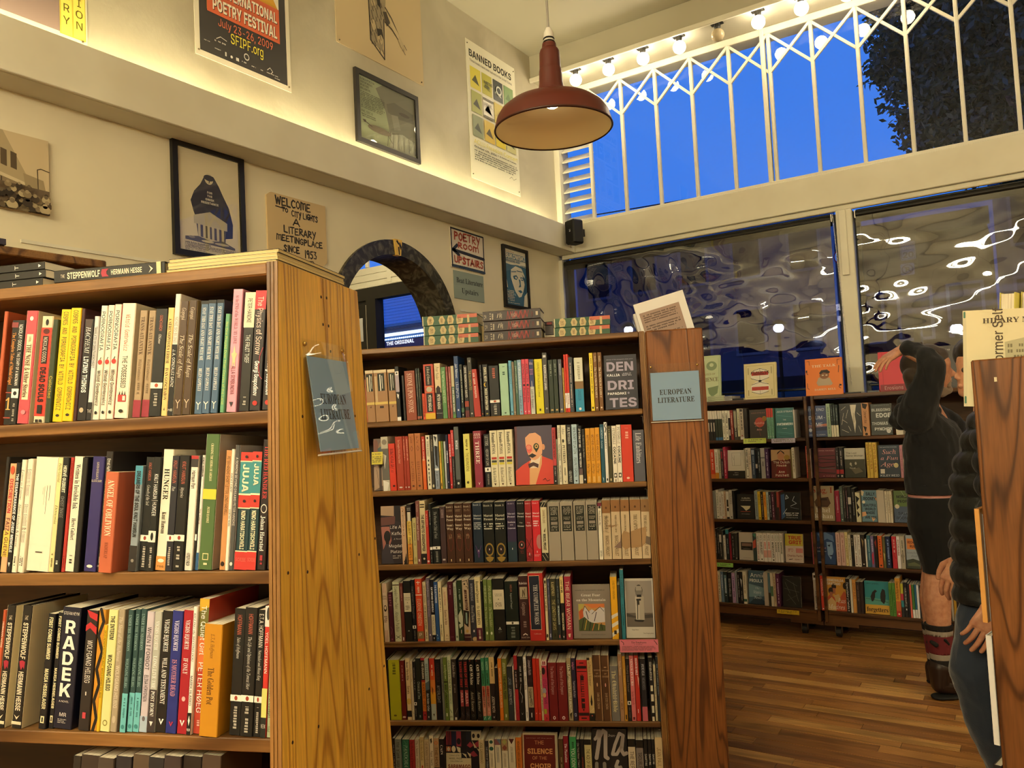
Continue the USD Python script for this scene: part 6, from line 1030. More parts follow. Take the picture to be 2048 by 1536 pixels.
row(FM, .636, ((770, 1285), (1310, 1279)), MCASE, 'fourth', [(.1416, 750, 1130, '''
92 116 270 c8a850
135 202 265 d8c0a0; R .25 0 .4 .16 c89880; R .6 0 .75 .16 c89880; h .21 .24 4a3028 ROYAL; h .25 .28 4a3028 KAFKA; E .5 .43 .32 .055 2a1c18; E .5 .42 .2 .03 d8c0a0; G .2 .56 .8 .68 4 5a3a30; R .25 .8 .4 1 c89880; R .6 .8 .75 1 c89880
215 272 390 4a1420; G .2 .05 .8 .3 5 a06870; S a06870 .08 .3,.7 .6,.75 .4,.85; o .95 .2 8a4a58
280 378 245 c8c8a2; b .045 .06 3a2a20; ti .08 .45 5a5a3c Complete Prose Tales; ti .5 .84 5a5a3c Alexandr Pushkin; S 3a3a28 .06 .2,.9 .8,.95; S 3a3a28 .06 .8,.9 .2,.95
380 427 262 6e3428; g .06 .3 b88878; Y e0d8c8 .3,.92 .7,.93 .6,.98 .35,.98
435 535 230 191a16; b .2 .51 dcd0ae; h .27 .29 3a3a2c PUSHKIN; h .3 .32 3a3a2c TALES; E .5 .36 .05 .008 3a3a2c; G .2 .41 .8 .49 3 6a6450; Y b8b4a0 .35,.83 .5,.81 .65,.83
541 590 215 16161e; t .1 .65 7a7468 The Captain's Daughter; b .74 .79 ece4d0; E .5 .765 .2 .017 2a2622; g .82 .95 6a6458
597 692 205 dc4a28; S f0dcc0 .1 .5,.04 .5,.09; S f0dcc0 .1 .25,.055 .75,.055; g .12 .22 f0c8a8; b .25 .265 f0dcc0; t .32 .75 f0c8a0 EUGENE ONEGIN; b .84 .96 8a7048; h .87 .92 f0e0c8 P
703 752 250 d8c498; t .06 .36 4a3c28 RAYMOND QUENEAU; tr .39 .8 3a2e1e THE BLUE FLOWERS; g .84 .96 4a3c28
757 806 190 6a6068; ti .05 .3 c8bcc8 Raymond Queneau; ti .35 .66 b8a0b8 Saint Glinglin; E .5 .9 .2 .015 d8d0d8
809 860 215 16141a; tb .12 .53 e8e4d8 RAYMOND QUENEAU; b .57 .9 e0d4b0; t .6 .86 3a3428 EXERCISES IN STYLE; Y e8e0d0 .3,.94 .7,.94 .5,.97
862 914 245 2e5488; tb .05 .36 d8dce0 THE BLUE FLOWERS; Y d8dce0 .2,.88 .5,.9 .4,.92; o .95 .15 8ab0d0
920 968 245 e8d8a8; g .1 .5 4a4028; g .72 .92 6a5c38
978 1052 325 e0c89a; t .08 .34 c07868 Raymond Queneau; tr .42 .7 7a4a3a Exercises in Style; S 6a5030 .06 .3,.92 .5,.88 .7,.92; h .95 .965 6a5030 NEW
1058 1130 240 4e1620; g .06 .22 a87880; S a87880 .05 .25,.93 .75,.93
1135 1180 260 b8c0a2; t .06 .6 4a5440 RAYMOND QUENEAU PIERROT MON AMI; E .5 .93 .3 .02 6a7458
1183 1257 225 26361f; g .12 .32 a8b098; g .38 .48 a8b098; Y c8c8a8 .05,.58 .7,.48 .95,.6 .9,.75 .1,.68; Y c8c8a8 .1,.73 .8,.7 .9,.76 .2,.8; R .45 .82 .6 .88 d8b0a0
1264 1356 205 c0a888; S 1c1614 .08 .1,.04 .8,.02 .9,.1; E .4 .08 .12 .015 1c1614; S 1c1614 .08 .6,.12 .9,.13 .85,.16; Y 4a2420 .3,.17 .7,.18 .8,.5 .4,.5; t .2 .48 c0a888 TRICK BABY; Y 1c1614 .05,.5 .95,.52 .7,.78 .1,.72; R .35 .54 .6 .72 8aa090; E .5 .84 .2 .025 c8a050; b .89 .93 4a1c20; b .94 1 3a1a1c
1362 1437 215 33343c; ti .06 .35 c8c8c8 RAYMOND QUENEAU; ti .42 .7 d8d0b8 Pieces of Thinking; E .55 .84 .15 .02 e8e4d8; E .7 .97 .5 .035 c0a070
1440 1522 180 e8d8a0; b .8 1 581c2c; tr .06 .4 4a4020 Raymond Queneau; ti .45 .5 4a4020 the; tr .52 .75 4a4020 LAST DAYS; g .83 .92 c8b0a0; R .35 .93 .7 .97 d8c8a8
1524 1550 235 1c1c1a
1556 1612 215 6e7e3e; t .1 .39 c8cc98 FOE QUEJAO; ti .45 .78 c8cc98 The Young Soldier; E .5 .88 .2 .025 e4e8c8
1616 1682 218 6e7e3e; t .1 .39 c8cc98 FOE QUEJAO; ti .45 .78 c8cc98 The Young Soldier; E .5 .88 .2 .025 e4e8c8
1690 1850 200 1c1c18; b .18 .5 dcd0ae; h .245 .26 3a3a2c FRANCOIS; h .27 .285 3a3a2c RABELAIS; E .5 .335 .04 .008 3a3a2c; G .2 .39 .8 .46 3 6a6450; Y c8c4b0 .36,.83 .5,.78 .64,.83; E .5 .818 .05 .008 1c1c18; G .3 .85 .7 .89 2 5a5a50
1860 2044 238 15201a; t .06 .18 a86a50 RABELAIS; ti .2 .47 b8bcae Gargantua and Pantagruel; b .685 .735 ece4d0; E .5 .71 .08 .018 4a4436; g .76 .96 6a7064
'''), (.15625, 1020, 1130, '''
135 262 150 3c2020; hr .09 .13 e0d0c0 Rabelais; R .12 .17 .88 .36 b0a080; S 4a3a28 .08 .4,.32 .45,.22 .6,.3; S 4a3a28 .05 .2,.34 .8,.34; S 4a3a28 .05 .65,.2 .6,.33; ti .41 .62 b8a090 Gargantua; g .7 .8 8a7468; S e0d0c0 .1 .3,.92 .5,.9 .7,.92; h .95 .97 b8a898 NORTON
265 458 105 c02e28 d=-.006 n=.15; R .07 .035 .78 .84 e8c8a0; R .09 .042 .76 .832 1f2434; tr .17 .76 d8d4c8 THE COMPLETE WORKS; hr .888 .905 e0a890 California
465 499 185 e8d8a8; tb .08 .65 4a3a28 IN THE EYE OF THE WILD; E .5 .05 .3 .03 2a2014; E .5 .93 .3 .03 2a2014
505 537 185 4a4a5c; g .06 .5 8a8a98; R .3 .9 .7 .96 c8c8d8
540 616 185 3a3a26; tr .05 .28 c0b478 KARPENKO; t .34 .84 c8bc78 THE LENGTH OF DAYS; R .4 .9 .65 .95 2a2418
618 660 185 2c3230; g .1 .4 6a7470; tb .44 .8 b8c4b8 MONDEGREEN; R .3 .92 .7 .97 a86058
668 714 155 221e1a; b 0 .42 e8cc80; tb .05 .26 2a2418 LOST ON ME; tb .57 .85 e4d8a8 VERONICA RAIMO; Y e8e0d0 .25,.93 .5,.95 .75,.93 .5,.97
722 807 155 a83040; t .07 .84 ecd4b4 THE BEAR WOMAN; Y ecd4b4 .3,.91 .7,.9 .6,.96 .4,.96
F 815 1306 285 8c8070; F .08 .86 .115 .018 3a3428 CHARLES FERDINAND RAMUZ; Fr .23 .74 .22 .05 e4dccc Great Fear; Fr .1 .88 .31 .05 e4dccc on the Mountain; R .15 .36 .84 .86 c8904a; Y d8783a .3,.36 .84,.36 .84,.42 .5,.44; Y b8a850 .15,.36 .3,.36 .25,.5 .15,.5; Y d0c8c0 .2,.62 .32,.4 .42,.5 .5,.46 .6,.5 .72,.42 .84,.44 .84,.7 .5,.72; S 2a2428 .012 .2,.62 .32,.4 .44,.52; S 2a2428 .012 .5,.55 .6,.48 .72,.42 .82,.5; S 4a3c48 .02 .35,.5 .4,.64; S 4a3c48 .02 .62,.52 .56,.68; Y c85a28 .16,.5 .26,.44 .28,.6 .18,.66; Y 4a5428 .15,.66 .3,.6 .45,.7 .84,.76 .84,.86 .15,.86; S c8a040 .02 .3,.84 .36,.66; S c87030 .02 .5,.85 .56,.72; S 1e2014 .02 .22,.84 .28,.64; S 1e2014 .02 .42,.85 .46,.7; S d8b860 .02 .66,.84 .68,.74; S 1e2014 .016 .76,.84 .74,.72; F .2 .84 .935 .014 4a4438 translated by bill johnston
1312 1398 160 f0b020; t .06 .36 7a5a10 CHRISTOPH HANSMANN; Y e8e0c8 0,.62 1,.57 1,.62 0,.68; Y e8e0c8 0,.76 1,.7 1,.76 0,.82; Y e8e0c8 0,.9 1,.83 1,.89 0,.97; R .3 .86 .7 .92 3a3428
1400 1436 260 3a3a30
1438 1486 70 2f7e88; t .05 .4 1a5058 THE EMPLOYEES; g .5 .8 1a5058
F 1492 1866 210 cfc6b2; R .04 .035 .95 .815 9c9284; R .04 .58 .95 .815 6a6054; Y 4a443c .04,.58 .3,.63 .95,.6 .95,.66 .5,.68 .04,.64; R .36 .3 .66 .7 c0b6a2; Y b0a48e .5,.3 .66,.3 .66,.7 .5,.7; E .5 .2 .13 .1 2a2622; R .38 .16 .62 .27 7a7468; R .4 .12 .6 .2 a09888; R .42 .27 .58 .31 1e1c1a; R .4 .34 .56 .37 1e1c1a; R .42 .37 .5 .44 2a2622; S 1e1c1a .02 .44,.44 .42,.68; Y 1e1c1a .3,.69 .66,.7 .6,.73 .32,.72; L .2 .87 .018 4a4438 Olga Ravn; L .58 .93 .018 4a4438 The Employees
''')], lean=(-1.0, .6))
row(FM, .321, ((782, 1443), (1319, 1443)), MCASE, 'fifth', [(.14648, 760, 1290, '''
122 140 210 1a1816
142 292 215 b8b822; g .05 .24 6a6a18; E .44 .925 .14 .015 6a5c1c
295 356 228 6e1a18; g .08 .36 b07870; E .5 .955 .36 .015 d8c0b0
370 432 195 e8d0a0; tr .06 .36 2a2418 Rainer Maria Rilke; t .45 .58 5a4428 Sonnets; E .5 .7 .5 .05 d8b860; b .85 .95 1c1814
436 469 230 d8c8a8; g .05 .35 a08860; S 5a4a30 .1 .2,.85 .8,.9
471 508 240 1a1c1c; g .1 .5 a0988c; b .695 .75 ece4d0; E .5 .72 .2 .02 3a3428; g .8 .95 8a8478
511 580 195 1c2420; t .38 .66 a8b0a4 Chronicle of Time; R .35 .92 .65 .96 7a8478
583 637 190 e08030; b 0 .04 b83038; b .04 .36 1c1a18; b .36 .39 b83028; b .86 1 a82c30; tb .06 .34 e0d4b8 THE ERASERS; t .42 .84 5a2a10 ALAIN ROBBE-GRILLET; o .92 .2 3a1414
640 695 195 22262a; b 0 .42 a8b8b2; Y 5a6a70 0,.4 1,.36 1,.5 0,.52; t .08 .35 4a5a58 REPEATED; t .56 .85 e0e0d8 Alain Robbe-Grillet; R .35 .93 .6 .96 e0dcd0
700 770 195 d8803a; b 0 .22 c83828; b .22 .35 d85a2c; b .55 .74 e0a434; b .74 1 b0b8aa; g .1 .3 f0c8a0; Y 7a4a1c .3,.45 .6,.5 .5,.6 .35,.55; Y 3a2a1a .35,.9 .65,.9 .5,.95
775 850 208 15161a; t .07 .38 4a3438 LEAD GOLDEN; t .43 .72 a8a4a0 AFTERLIGHT
858 893 180 7a7a70; t .1 .95 4a4a44 THE KINGDOM OF TARTARY
895 946 175 6a8038; S c8cc98 .06 0,.24 1,.2; g .12 .34 c8d098; b .38 .4 2a3014; tb .43 .8 2a3418 WAR, SO MUCH WAR; S c8cc98 .06 0,.52 1,.58; R .3 .88 .6 .93 e0e0c0
950 999 165 c8d0a8; t .06 .55 3a5a48 GARDEN BY THE SEA; t .58 .78 6a8a68 MERCE; S 2a3418 .12 .3,.83 .7,.88; h .93 .96 3a4428 OPEN
1002 1072 205 2e2824; ti .05 .3 d8ccb8 A Broken Mirror; g .4 .55 8a7c70; S a8987c .05 .4,.9 .9,.8; R .3 .95 .7 .99 e8e0d0
1104 1162 210 221a1a; tb .03 .46 b83838 TEARS OF DEBT; R .15 .5 .85 .77 a84448; tb .53 .74 e0a8a0 JULIA; S 6a6464 .05 .2,.88 .8,.92; S 6a6464 .05 .5,.86 .5,.95
1165 1230 210 221a1a; tb .03 .46 b83838 TEARS OF DEBT; R .15 .5 .85 .77 a84448; tb .53 .74 e0a8a0 JULIA; S 6a6464 .05 .2,.88 .8,.92; S 6a6464 .05 .5,.86 .5,.95
1238 1316 210 17150f; E .3 .02 .1 .01 8a2c28; tr .08 .5 f0e6cc Off-White; ti .53 .85 c8bca0 Astrid Roemer; E .5 .92 .2 .02 5a564c; E .5 .92 .14 .014 17150f
1330 1406 210 17150f; E .3 .02 .1 .01 8a2c28; tr .08 .5 f0e6cc Off-White; ti .53 .85 c8bca0 Astrid Roemer; E .5 .92 .2 .02 5a564c; E .5 .92 .14 .014 17150f
1409 1459 185 3e8a60; b .45 .93 c88068; R .3 .46 .7 .62 b84030; t .06 .2 b0d0b0 NADIRS; g .25 .42 1c3a28; t .5 .78 2a1814 ON A TRUE DAY; g .8 .92 e0b8a0; S e0e0d0 .1 .3,.98 .7,.94
1462 1517 185 3e8a60; b .45 .93 c88068; R .3 .46 .7 .62 b84030; t .06 .2 b0d0b0 NADIRS; g .25 .42 1c3a28; t .5 .78 2a1814 ON A TRUE DAY; g .8 .92 e0b8a0; S e0e0d0 .1 .3,.98 .7,.94
1520 1592 180 2a2220; b 0 .42 e0c080; g .08 .32 8a6a38; t .62 .88 e0d4c4 JOSEPH ROTH; Y e0d4c4 .3,.93 .5,.95 .7,.93 .5,.97
1594 1636 320 1c1614
1639 1690 195 e07a20; t .15 .85 f0d0a0 WEIGHTS AND MEASURES
1692 1758 200 7a7a34; t .06 .25 e0dcb0 JOSEPH ROTH; tb .28 .66 2e2e12 THE HOTEL YEARS; R .35 .9 .6 .95 d8d4a8
1760 1832 305 2e3438; t .2 .34 8a949c JOB; t .4 .7 b8bcc0 JOSEPH ROTH
1835 1858 300 e0d0c0; g .1 .8 8a8070
'''), (.15137, 1030, 1290, '''
0 62 150 b02a30; b .22 .52 221a1a; g .25 .5 c8b0b0; g .84 .92 7a1c20
64 138 160 1c1a18; g .15 .4 b8b0a4; S d8d0c4 .07 .5,.43 .3,.55 .7,.62 .5,.72; Y d8d0c4 .3,.87 .5,.9 .7,.87 .5,.91
144 183 165 f0e8e0; t .03 .24 3a3430 Joseph Roth; t .3 .54 3a3430 REBELLION; g .86 .95 8a8478
190 258 155 2a1a1e; t .06 .3 c8b8b8 Joseph Roth; b .48 .8 b8a888; t .5 .78 3a2c24 Radetzky March; S 4a3c30 .1 .2,.55 .8,.75; R .4 .88 .6 .95 e0d8d0
262 310 190 c8301e; E .5 .885 .1 .01 f0c0a8
312 353 190 c8301e; E .5 .885 .1 .01 f0c0a8
355 385 190 e8d0a0; g .2 .85 5a4428
387 455 215 c04050; b 0 .08 f0e0d0; R .2 .01 .45 .07 8a2430; R .55 .01 .8 .07 8a2430; E .3 .17 .35 .06 2a1820; b .28 .8 c83c64; t .3 .72 5a1c3a LITTLE MAN OF DREAMS; E .3 .5 .4 .05 a8a8b0; E .3 .57 .3 .04 e0b070; R .1 .8 .6 .88 a8b030; b .9 1 c02c34; hb .94 .97 2a1014 3
466 580 240 7a1c20; t .06 .55 c89890 The Diaries of the Emperor; E .5 .945 .16 .03 e8d0c8; E .5 .945 .07 .014 7a1c20
584 708 240 7a1c20; t .06 .55 c89890 The Diaries of the Emperor; E .5 .945 .16 .03 e8d0c8; E .5 .945 .07 .014 7a1c20
714 774 185 a89870; Y 3a3424 .3,.1 .9,.16 .7,.24; Y 3a3424 .1,.28 .5,.3 .3,.4; tb .1 .88 e8e4c8 LEA DE JOSEPH'S LITTLE BEAUTY; Y 3a3424 .2,.9 .8,.86 .5,.98
777 834 185 23203a; tr .06 .24 c87898 night; t .36 .63 c8c4d0 Yannava Kutan; R .3 .88 .7 .93 c0c0d0; R .4 .89 .6 .92 23203a
843 987 210 c42e2e; R .3 .045 .7 .06 2a1214; R .05 .1 .95 .145 2a1214; R .05 .19 .95 .2 2a1214; Y 2a1214 .35,.3 .3,.24 .4,.27 .45,.22 .5,.27 .6,.23 .6,.28 .7,.26 .65,.3; R .33 .28 .65 .8 2a1214; g .34 .76 c42e2e; Y 2a1214 .4,.81 .6,.81 .5,.85; R .04 .87 .96 .92 2a1214; R .25 .95 .75 .97 2a1214
989 1060 180 d8b878; R .0 .0 .5 .04 2a2218; ti .06 .45 5a4428 La Princesse de Montpensier; Y 2a2218 .5,.58 .7,.7 .6,.76 .4,.76 .3,.7; b .88 1 1c1814; S e8d8b0 .06 .1,.86 .9,.8; o .92 .14 c06050
1064 1170 145 5a3a24; R .85 0 1 1 a88058; g .16 .19 b8986c; h .22 .24 c8a878 IMPERIUM; h .27 .29 c8a878 OF; h .31 .335 c8a878 ORDER; E .45 .45 .08 .03 d8b078; t .57 .82 c8a878 DARK SIDE CINEMA
1174 1280 145 5a3a24; R .85 0 1 1 a88058; g .16 .19 b8986c; h .22 .24 c8a878 IMPERIUM; h .27 .29 c8a878 OF; h .31 .335 c8a878 ORDER; E .45 .45 .08 .03 e0a090; t .57 .82 c8a878 DARK SIDE CINEMA
1284 1396 290 77746e; tr .08 .84 dcd49c The Chukchi Bible; g .28 .64 b8b4a4
1398 1452 130 a8805a; tr .1 .32 d8bc98 Tayir Pulatov; g .68 .82 6a4a30
1455 1497 155 c08a30; g .2 .6 e0b860; R .3 .9 .7 .97 3a2810
1500 1548 195 1c1818; t .1 .62 8a7c70 Young Once Proust; b .68 .74 ece4d0; E .5 .71 .22 .02 2a2622; g .78 .95 6a6058
1550 1608 150 e07878; tr .05 .47 f4e8e0 VENUS IN FURS; ti .55 .75 8a2c38 Sacher-Masoch; R .25 .94 .7 .98 6a2028
1612 1672 150 c03028; tb .04 .3 f0d8d0 MANON DE MALE; Y e8a890 .6,.3 1,.35 .8,.5; R .35 .82 .5 .88 f0d8d0
1676 1690 190 14120f
1692 1762 195 24242a; b .77 1 c86470; t .08 .27 c8c8cc ANDRE ROUX; t .3 .5 7a7a80 MEMORIES
1798 1858 175 151518; t .07 .36 e0dcd0 CESAR AIRA ARTFORUM; R .3 .44 .85 .53 dcd4b8; R .3 .58 .9 .69 dcd4b8; R .35 .76 .9 .87 dcd4b8; R .35 .93 .85 1 dcd4b8
1863 1894 280 d8c8a0; g .1 .85 5a5038
1898 1934 170 2c3438; g .1 .6 8a949c; 
''')], lean=(-.6, .2))
row(FM, .02, ((783, 1500), (1322, 1500)), MCASE, 'bottom', [(.14648, 760, 1430, '''
160 196 335 1a181a; g .1 .6 a8a098
200 284 340 7f8478; tm .05 .5 1c1c18 the blank page
292 392 350 2c6a50; ti .1 .5 b0d0b8 PANDORA; S 4a8a68 .1 .3,.02 .6,.08 .4,.12
398 467 348 a83030; ti .02 .5 2a1014 The Madwoman of Serrano
470 527 348 d8c8a8; ti .02 .3 3a3428 The Children; ti .32 .6 a08c64 Alfredo
533 590 318 d0b880; ti .04 .4 5a4420 The Golden Notebook; Y b03828 .3,.5 .5,.47 .7,.5 .5,.54
595 662 348 c8b088; t .03 .5 8a7450 THE WOMAN THIS WAY
665 722 300 e8d8b8; Y 2a2418 .2,.06 .6,.04 .7,.1 .4,.14; t .25 .5 5a5038 Paper Hearts
725 797 330 b89870; E .5 .08 .34 .03 c87040; E .5 .08 .2 .018 b89870; t .15 .5 6a4a2c THE HIVE; b .5 .56 3a2418
800 866 345 201c20; tr .1 .42 ece0d0 CAIN; t .5 .8 d0c4b4 José Saramago
F 872 1350 290 d8c8a0; R 0 0 1 .62 1e1a24; Y 8a2c38 0,0 .05,0 .05,.22 0,.22; R .07 0 .1 .22 8a2c38; R .12 0 .15 .22 8a2c38; R .16 0 .3 .3 1c2440; R .3 0 .44 .24 a03848; E .37 .16 .06 .05 1e1a24; R .44 0 .58 .3 14161e; R .58 0 .74 .14 1a2230; R .74 0 1 .14 d8c8a0; E .8 .07 .04 .035 1e1a24; E .94 .07 .04 .035 1e1a24; Y a03848 .6,.22 .7,.16 .8,.22 .7,.26; Y a03848 .8,.2 .95,.14 1,.22 .9,.25; Y d8c8a0 .75,.14 .9,.26 .82,.26; Y d8c8a0 .88,.26 1,.3 1,.36; Y c07048 0,.24 .14,.24 .14,.32 0,.32; Y d8c8a0 .02,.28 .07,.24 .12,.28 .07,.32; E .22 .28 .06 .05 d8c8a0; Y d8c8a0 .3,.24 .42,.26 .42,.34 .34,.32; Y a03848 .66,.36 .8,.3 .92,.38 .8,.4; R 0 .34 .44 .9 d8c8a0; R .44 .42 .72 .9 d8c8a0; Y d8c8a0 .46,.34 .58,.36 .6,.42; Y d8c8a0 .6,.32 .72,.36 .7,.42; Li .1 .39 .022 3a3428 Library of the; L .08 .44 .025 2a2418 NOBEL PRIZE; L .12 .48 .018 3a3428 FOR LITERATURE; Fb .05 .7 .58 .06 7a2c24 SARAMAGO
1352 1424 330 d0bc90 d=-.014; t .04 .4 6a5c34 JOSE SARAMAGO
1427 1472 370 2c2c32; t .1 .5 c8c8c0 THE LIVES OF THINGS
1475 1552 345 e4d8b8; E .5 .05 .32 .03 2a5a48; E .5 .165 .38 .035 2a5a48; t .24 .48 8a7a5c JOSE SARAMAGO
1560 1642 345 e4d8b8; b 0 .1 8a5a5c; Y 6a7888 .3,0 1,0 1,.1; t .13 .4 6a7888 JOSE SARAMAGO; b .55 .62 c04030
1652 1737 345 e4d8b8; b 0 .2 a88860; Y a8a860 .1,.05 .5,0 .9,.05 .5,.1; Y 8a4a3c .1,.15 .5,.1 .9,.15 .5,.2; t .24 .48 8a7a5c JOSE SARAMAGO
1742 1838 345 e4d8b8; Y 4a1a1e .1,0 .9,0 .5,.09; t .13 .4 8a7a5c JOSE SARAMAGO
1845 1922 325 e08030; t .06 .5 4a2410 MOHAMED MBOUGAR SARR
'''), (.15137, 1030, 1430, '''
F 80 548 305 d8c8a0; R .04 .03 .93 1 6a1a16; F .1 .86 .085 .01 c8a890 winner of the prix; T .48 .18 .06 dc9a60 THE; Fb .13 .86 .33 .085 e0a060 SILENCE; T .48 .42 .05 dc9a60 OF THE; Fb .2 .8 .56 .08 e0a060 CHOIR; Y d8703a .2,.7 .5,.62 .8,.7 .7,.95 .3,.95
570 632 330 5a4024; g .3 .7 b09870; b .55 .6 1c1814
635 702 290 8a1c2c; tr .12 .42 ecdcd4 The Plantation
715 806 300 3c9a5a; g .05 .2 1c4a2c; t .18 .55 e0ecd4 YOU DON'T
808 852 335 22201e; t .06 .5 c8c0b0 Do You Hear Them
855 907 335 1a1816; g .3 .6 8a3028
910 1002 340 d8cc90; b 0 .09 17150f; t .16 .6 3a3618 THE AGE OF REASON
F 1005 1476 265 17161a; S b8aca0 .09 .1,.14 .16,.1 .2,.02 .24,.02; S b8aca0 .11 .25,.03 .2,.2 .12,.42; S b8aca0 .09 .25,.1 .34,.01 .42,.04; S b8aca0 .11 .41,.04 .39,.25 .38,.4 .44,.42; S b8aca0 .09 .9,.08 .8,.05 .66,.22 .58,.36 .7,.36 .84,.24 .9,.08; S b8aca0 .1 .9,.08 .84,.3 .9,.36 .98,.34; Li .48 .1 .04 d0c8bc Jean-; Li .46 .6 .04 d0c8bc Paul; S 8a8478 .1 .12,.5 .1,.75 .14,.9; S 8a8478 .1 .34,.5 .34,.8; S b0a89c .09 .72,.46 .66,.54 .8,.56 .72,.66; S b0a89c .07 .8,.54 .9,.7
1488 1586 335 d8c8a8; b 0 .13 17150f; t .2 .7 4a4230 THE REPRIEVE
1594 1690 345 8a8078; b 0 .13 17150f; t .2 .7 2a2622 TROUBLED SLEEP
1694 1746 335 1a1816; t .24 .5 e0dcd0 SARTRE; t .58 .8 e0dcd0 THE WALL
1748 1796 335 1a1816; t .24 .5 e0dcd0 SARTRE; t .58 .8 e0dcd0 THE WALL
1798 1842 335 1a1816; t .24 .5 e0dcd0 SARTRE; t .58 .8 e0dcd0 THE WALL
1845 1946 310 d8c090; t .16 .7 8a7040 JEAN PAUL SARTRE
''')], lean=(0, .5), top=.262)
# on top of the middle case
TOPZ = 1.8425
GREEN = ['R .06 0 .94 1 3c5c40', 'b .0 .012 c8bc90', 'Y c8b078 .05,.10 .5,.085 .95,.11 1,.16 .85,.2 .5,.215 .1,.19', 'Y c8b078 .1,.32 .5,.30 .9,.33 .95,.38 .5,.42 .1,.40', 'Y c8b078 .05,.47 .5,.455 .95,.48 .95,.55 .5,.58 .08,.56', 'Y c8b078 .0,.63 .5,.62 1,.64 .95,.72 .5,.75 .05,.73', 'R .6 .64 1 1 c4684c', 'R .1 .82 .9 .86 c8b078', 'G .25 .12 .75 .18 4 5a3c28', 'G .25 .34 .75 .38 3 5a3c28', 'G .2 .49 .8 .54 4 5a3c28', 'G .2 .65 .8 .71 4 5a3c28', 'b .012 .018 e0d8b0']
def hitz(px, py): return FM.hit(px, py)
FMT = FM
ug = FM.hit(844, 690)[0]; ug2 = FM.hit(1107, 676)[0]; ub = FM.hit(966, 682)[0]
for i in range(3):
    lying('green hardcover with cream labels, %s of the left stack of three on the middle bookcase' % ['bottom', 'middle', 'top'][i], FM, ug + .003 * (i % 2), .03 - .004 * i, TOPZ + .0405 * i, .232, .15, .0398, '44664a', GREEN, group='green hardcovers stacked on the middle bookcase')
for i in range(2):
    lying('green hardcover with cream labels, %s of the right stack of two on the middle bookcase' % ['bottom', 'top'][i], FM, ug2 + .003 * i, .03 - .003 * i, TOPZ + .038 * i, .226, .15, .0372, '44664a', GREEN, group='green hardcovers stacked on the middle bookcase')
BROWN = ['G .25 .02 .75 .07 2 b8a888', 'G .15 .12 .85 .2 2 c8b898', 'S d8c8a8 .06 .3,.25 .7,.27', 'G .2 .29 .8 .34 3 d8c8a8'] + ['S a83830 .05 %.2f,%.2f %.2f,%.2f %.2f,%.2f' % (a, y, 1 - a, y + .02, a, y + .045) for a, y in ((.1, .42), (.15, .47), (.85, .52), (.2, .56), (.8, .6), (.1, .64), (.9, .68), (.15, .72), (.85, .75))] + ['G .3 .5 .7 .6 4 c8a890', 'G .2 .84 .8 .88 3 7a3a34', 'R .3 .92 .7 .96 c8b898']
for i in range(3):
    lying('dark brown hardcover with red ornament, %s of the stack of three on the middle bookcase' % ['bottom', 'middle', 'top'][i], FM, ub + .002 * (i % 2), .028 - .003 * i, TOPZ + .0415 * i, .238, .155, .0408, '2c1a16', BROWN, group='dark brown hardcovers stacked on the middle bookcase')
lying('thick yellowed book lying behind the left green stack', FM, ug + .236, .09, TOPZ, .016, .1, .075, 'cdb678', [], hc=False)
lying('dark paperback lying behind the brown stack', FM, ub + .243, .12, TOPZ + .062, .034, .1, .016, '2a1614', ['R .2 .3 .8 .9 8a2a24'], hc=False)
lying('pale paperback lying low behind the brown stack', FM, ub + .243, .11, TOPZ, .04, .1, .02, 'd0c0a0', [], hc=False)
lying('cream paperback lying on the pale one behind the brown stack', FM, ub + .245, .112, TOPZ + .021, .034, .1, .04, '3a2a22', [], hc=False)
# tall white book standing askew beside the end panel
q = FM.P(.045, .06, 1.665)
t = thing('book', 'large white book with brown text panel leaning above the reddish end panel', 'book', q, rz=24.9, ry=-13.5)
book_mesh(t, .205, .022, .30, 'e0d8c8', None, .002, face=True, pages=PAGES)
art(t, ['R .06 .14 .86 .75 a08470', 'G .12 .18 .8 .30 4 4a3428', 'G .12 .33 .8 .43 3 4a3428', 'G .12 .47 .8 .60 4 4a3428'], .205, .30, 0.0, .0003)
t = thing('book', 'small white book leaning behind the large white one on the end case', 'book', FM.P(.028, .10, 1.665), rz=24.9, ry=-12); book_mesh(t, .03, .10, .265, 'd8cfc0', None)
# shelf cards
def card(label, fr, px0, px1, pz, py0, py1, col, items, d=-.012, acr=True, a=0):
    u0, z1 = fr.hit(px0, py0); u1, z0 = fr.hit(px1, py1)
    t = thing('shelf_card', label, 'shelf card', fr.P(u0, d, z0), rz=fr.rz, rx=-8 + a, group=None); W, H = u1 - u0, z1 - z0
    obj('card', bx(0, W, 0, .0008, 0, H), paint(col, .5), t); art(t, items, W, H, 0.0, .0003)
    if acr: obj('holder', bx(-.002, W + .002, -.003, -.002, -.002, H * .9), ACRYL, t)
card('pink recommendation card under the microphone-cover book on the middle bookcase', FM, 1239, 1317, 0, 1277, 1301, 'd86a7c', ['S 6a2a38 .02 .04,.1 .1,.25 .1,.4', 'S 6a2a38 .02 .9,.1 .94,.25 .97,.4', 'Fr .3 .7 .3 .16 6a2a38 The Employees', 'G .38 .38 .62 .46 1 6a2a38', 'G .06 .52 .94 .9 4 7a3a48'], d=-.022)
card('yellow staff card clipped over the first book on the second shelf of the middle bookcase', FM, 744, 767, 0, 904, 928, 'd0bc30', ['G .08 .14 .92 .26 1 4a4410', 'G .08 .36 .92 .9 4 5a5418'], d=-.012, acr=False)
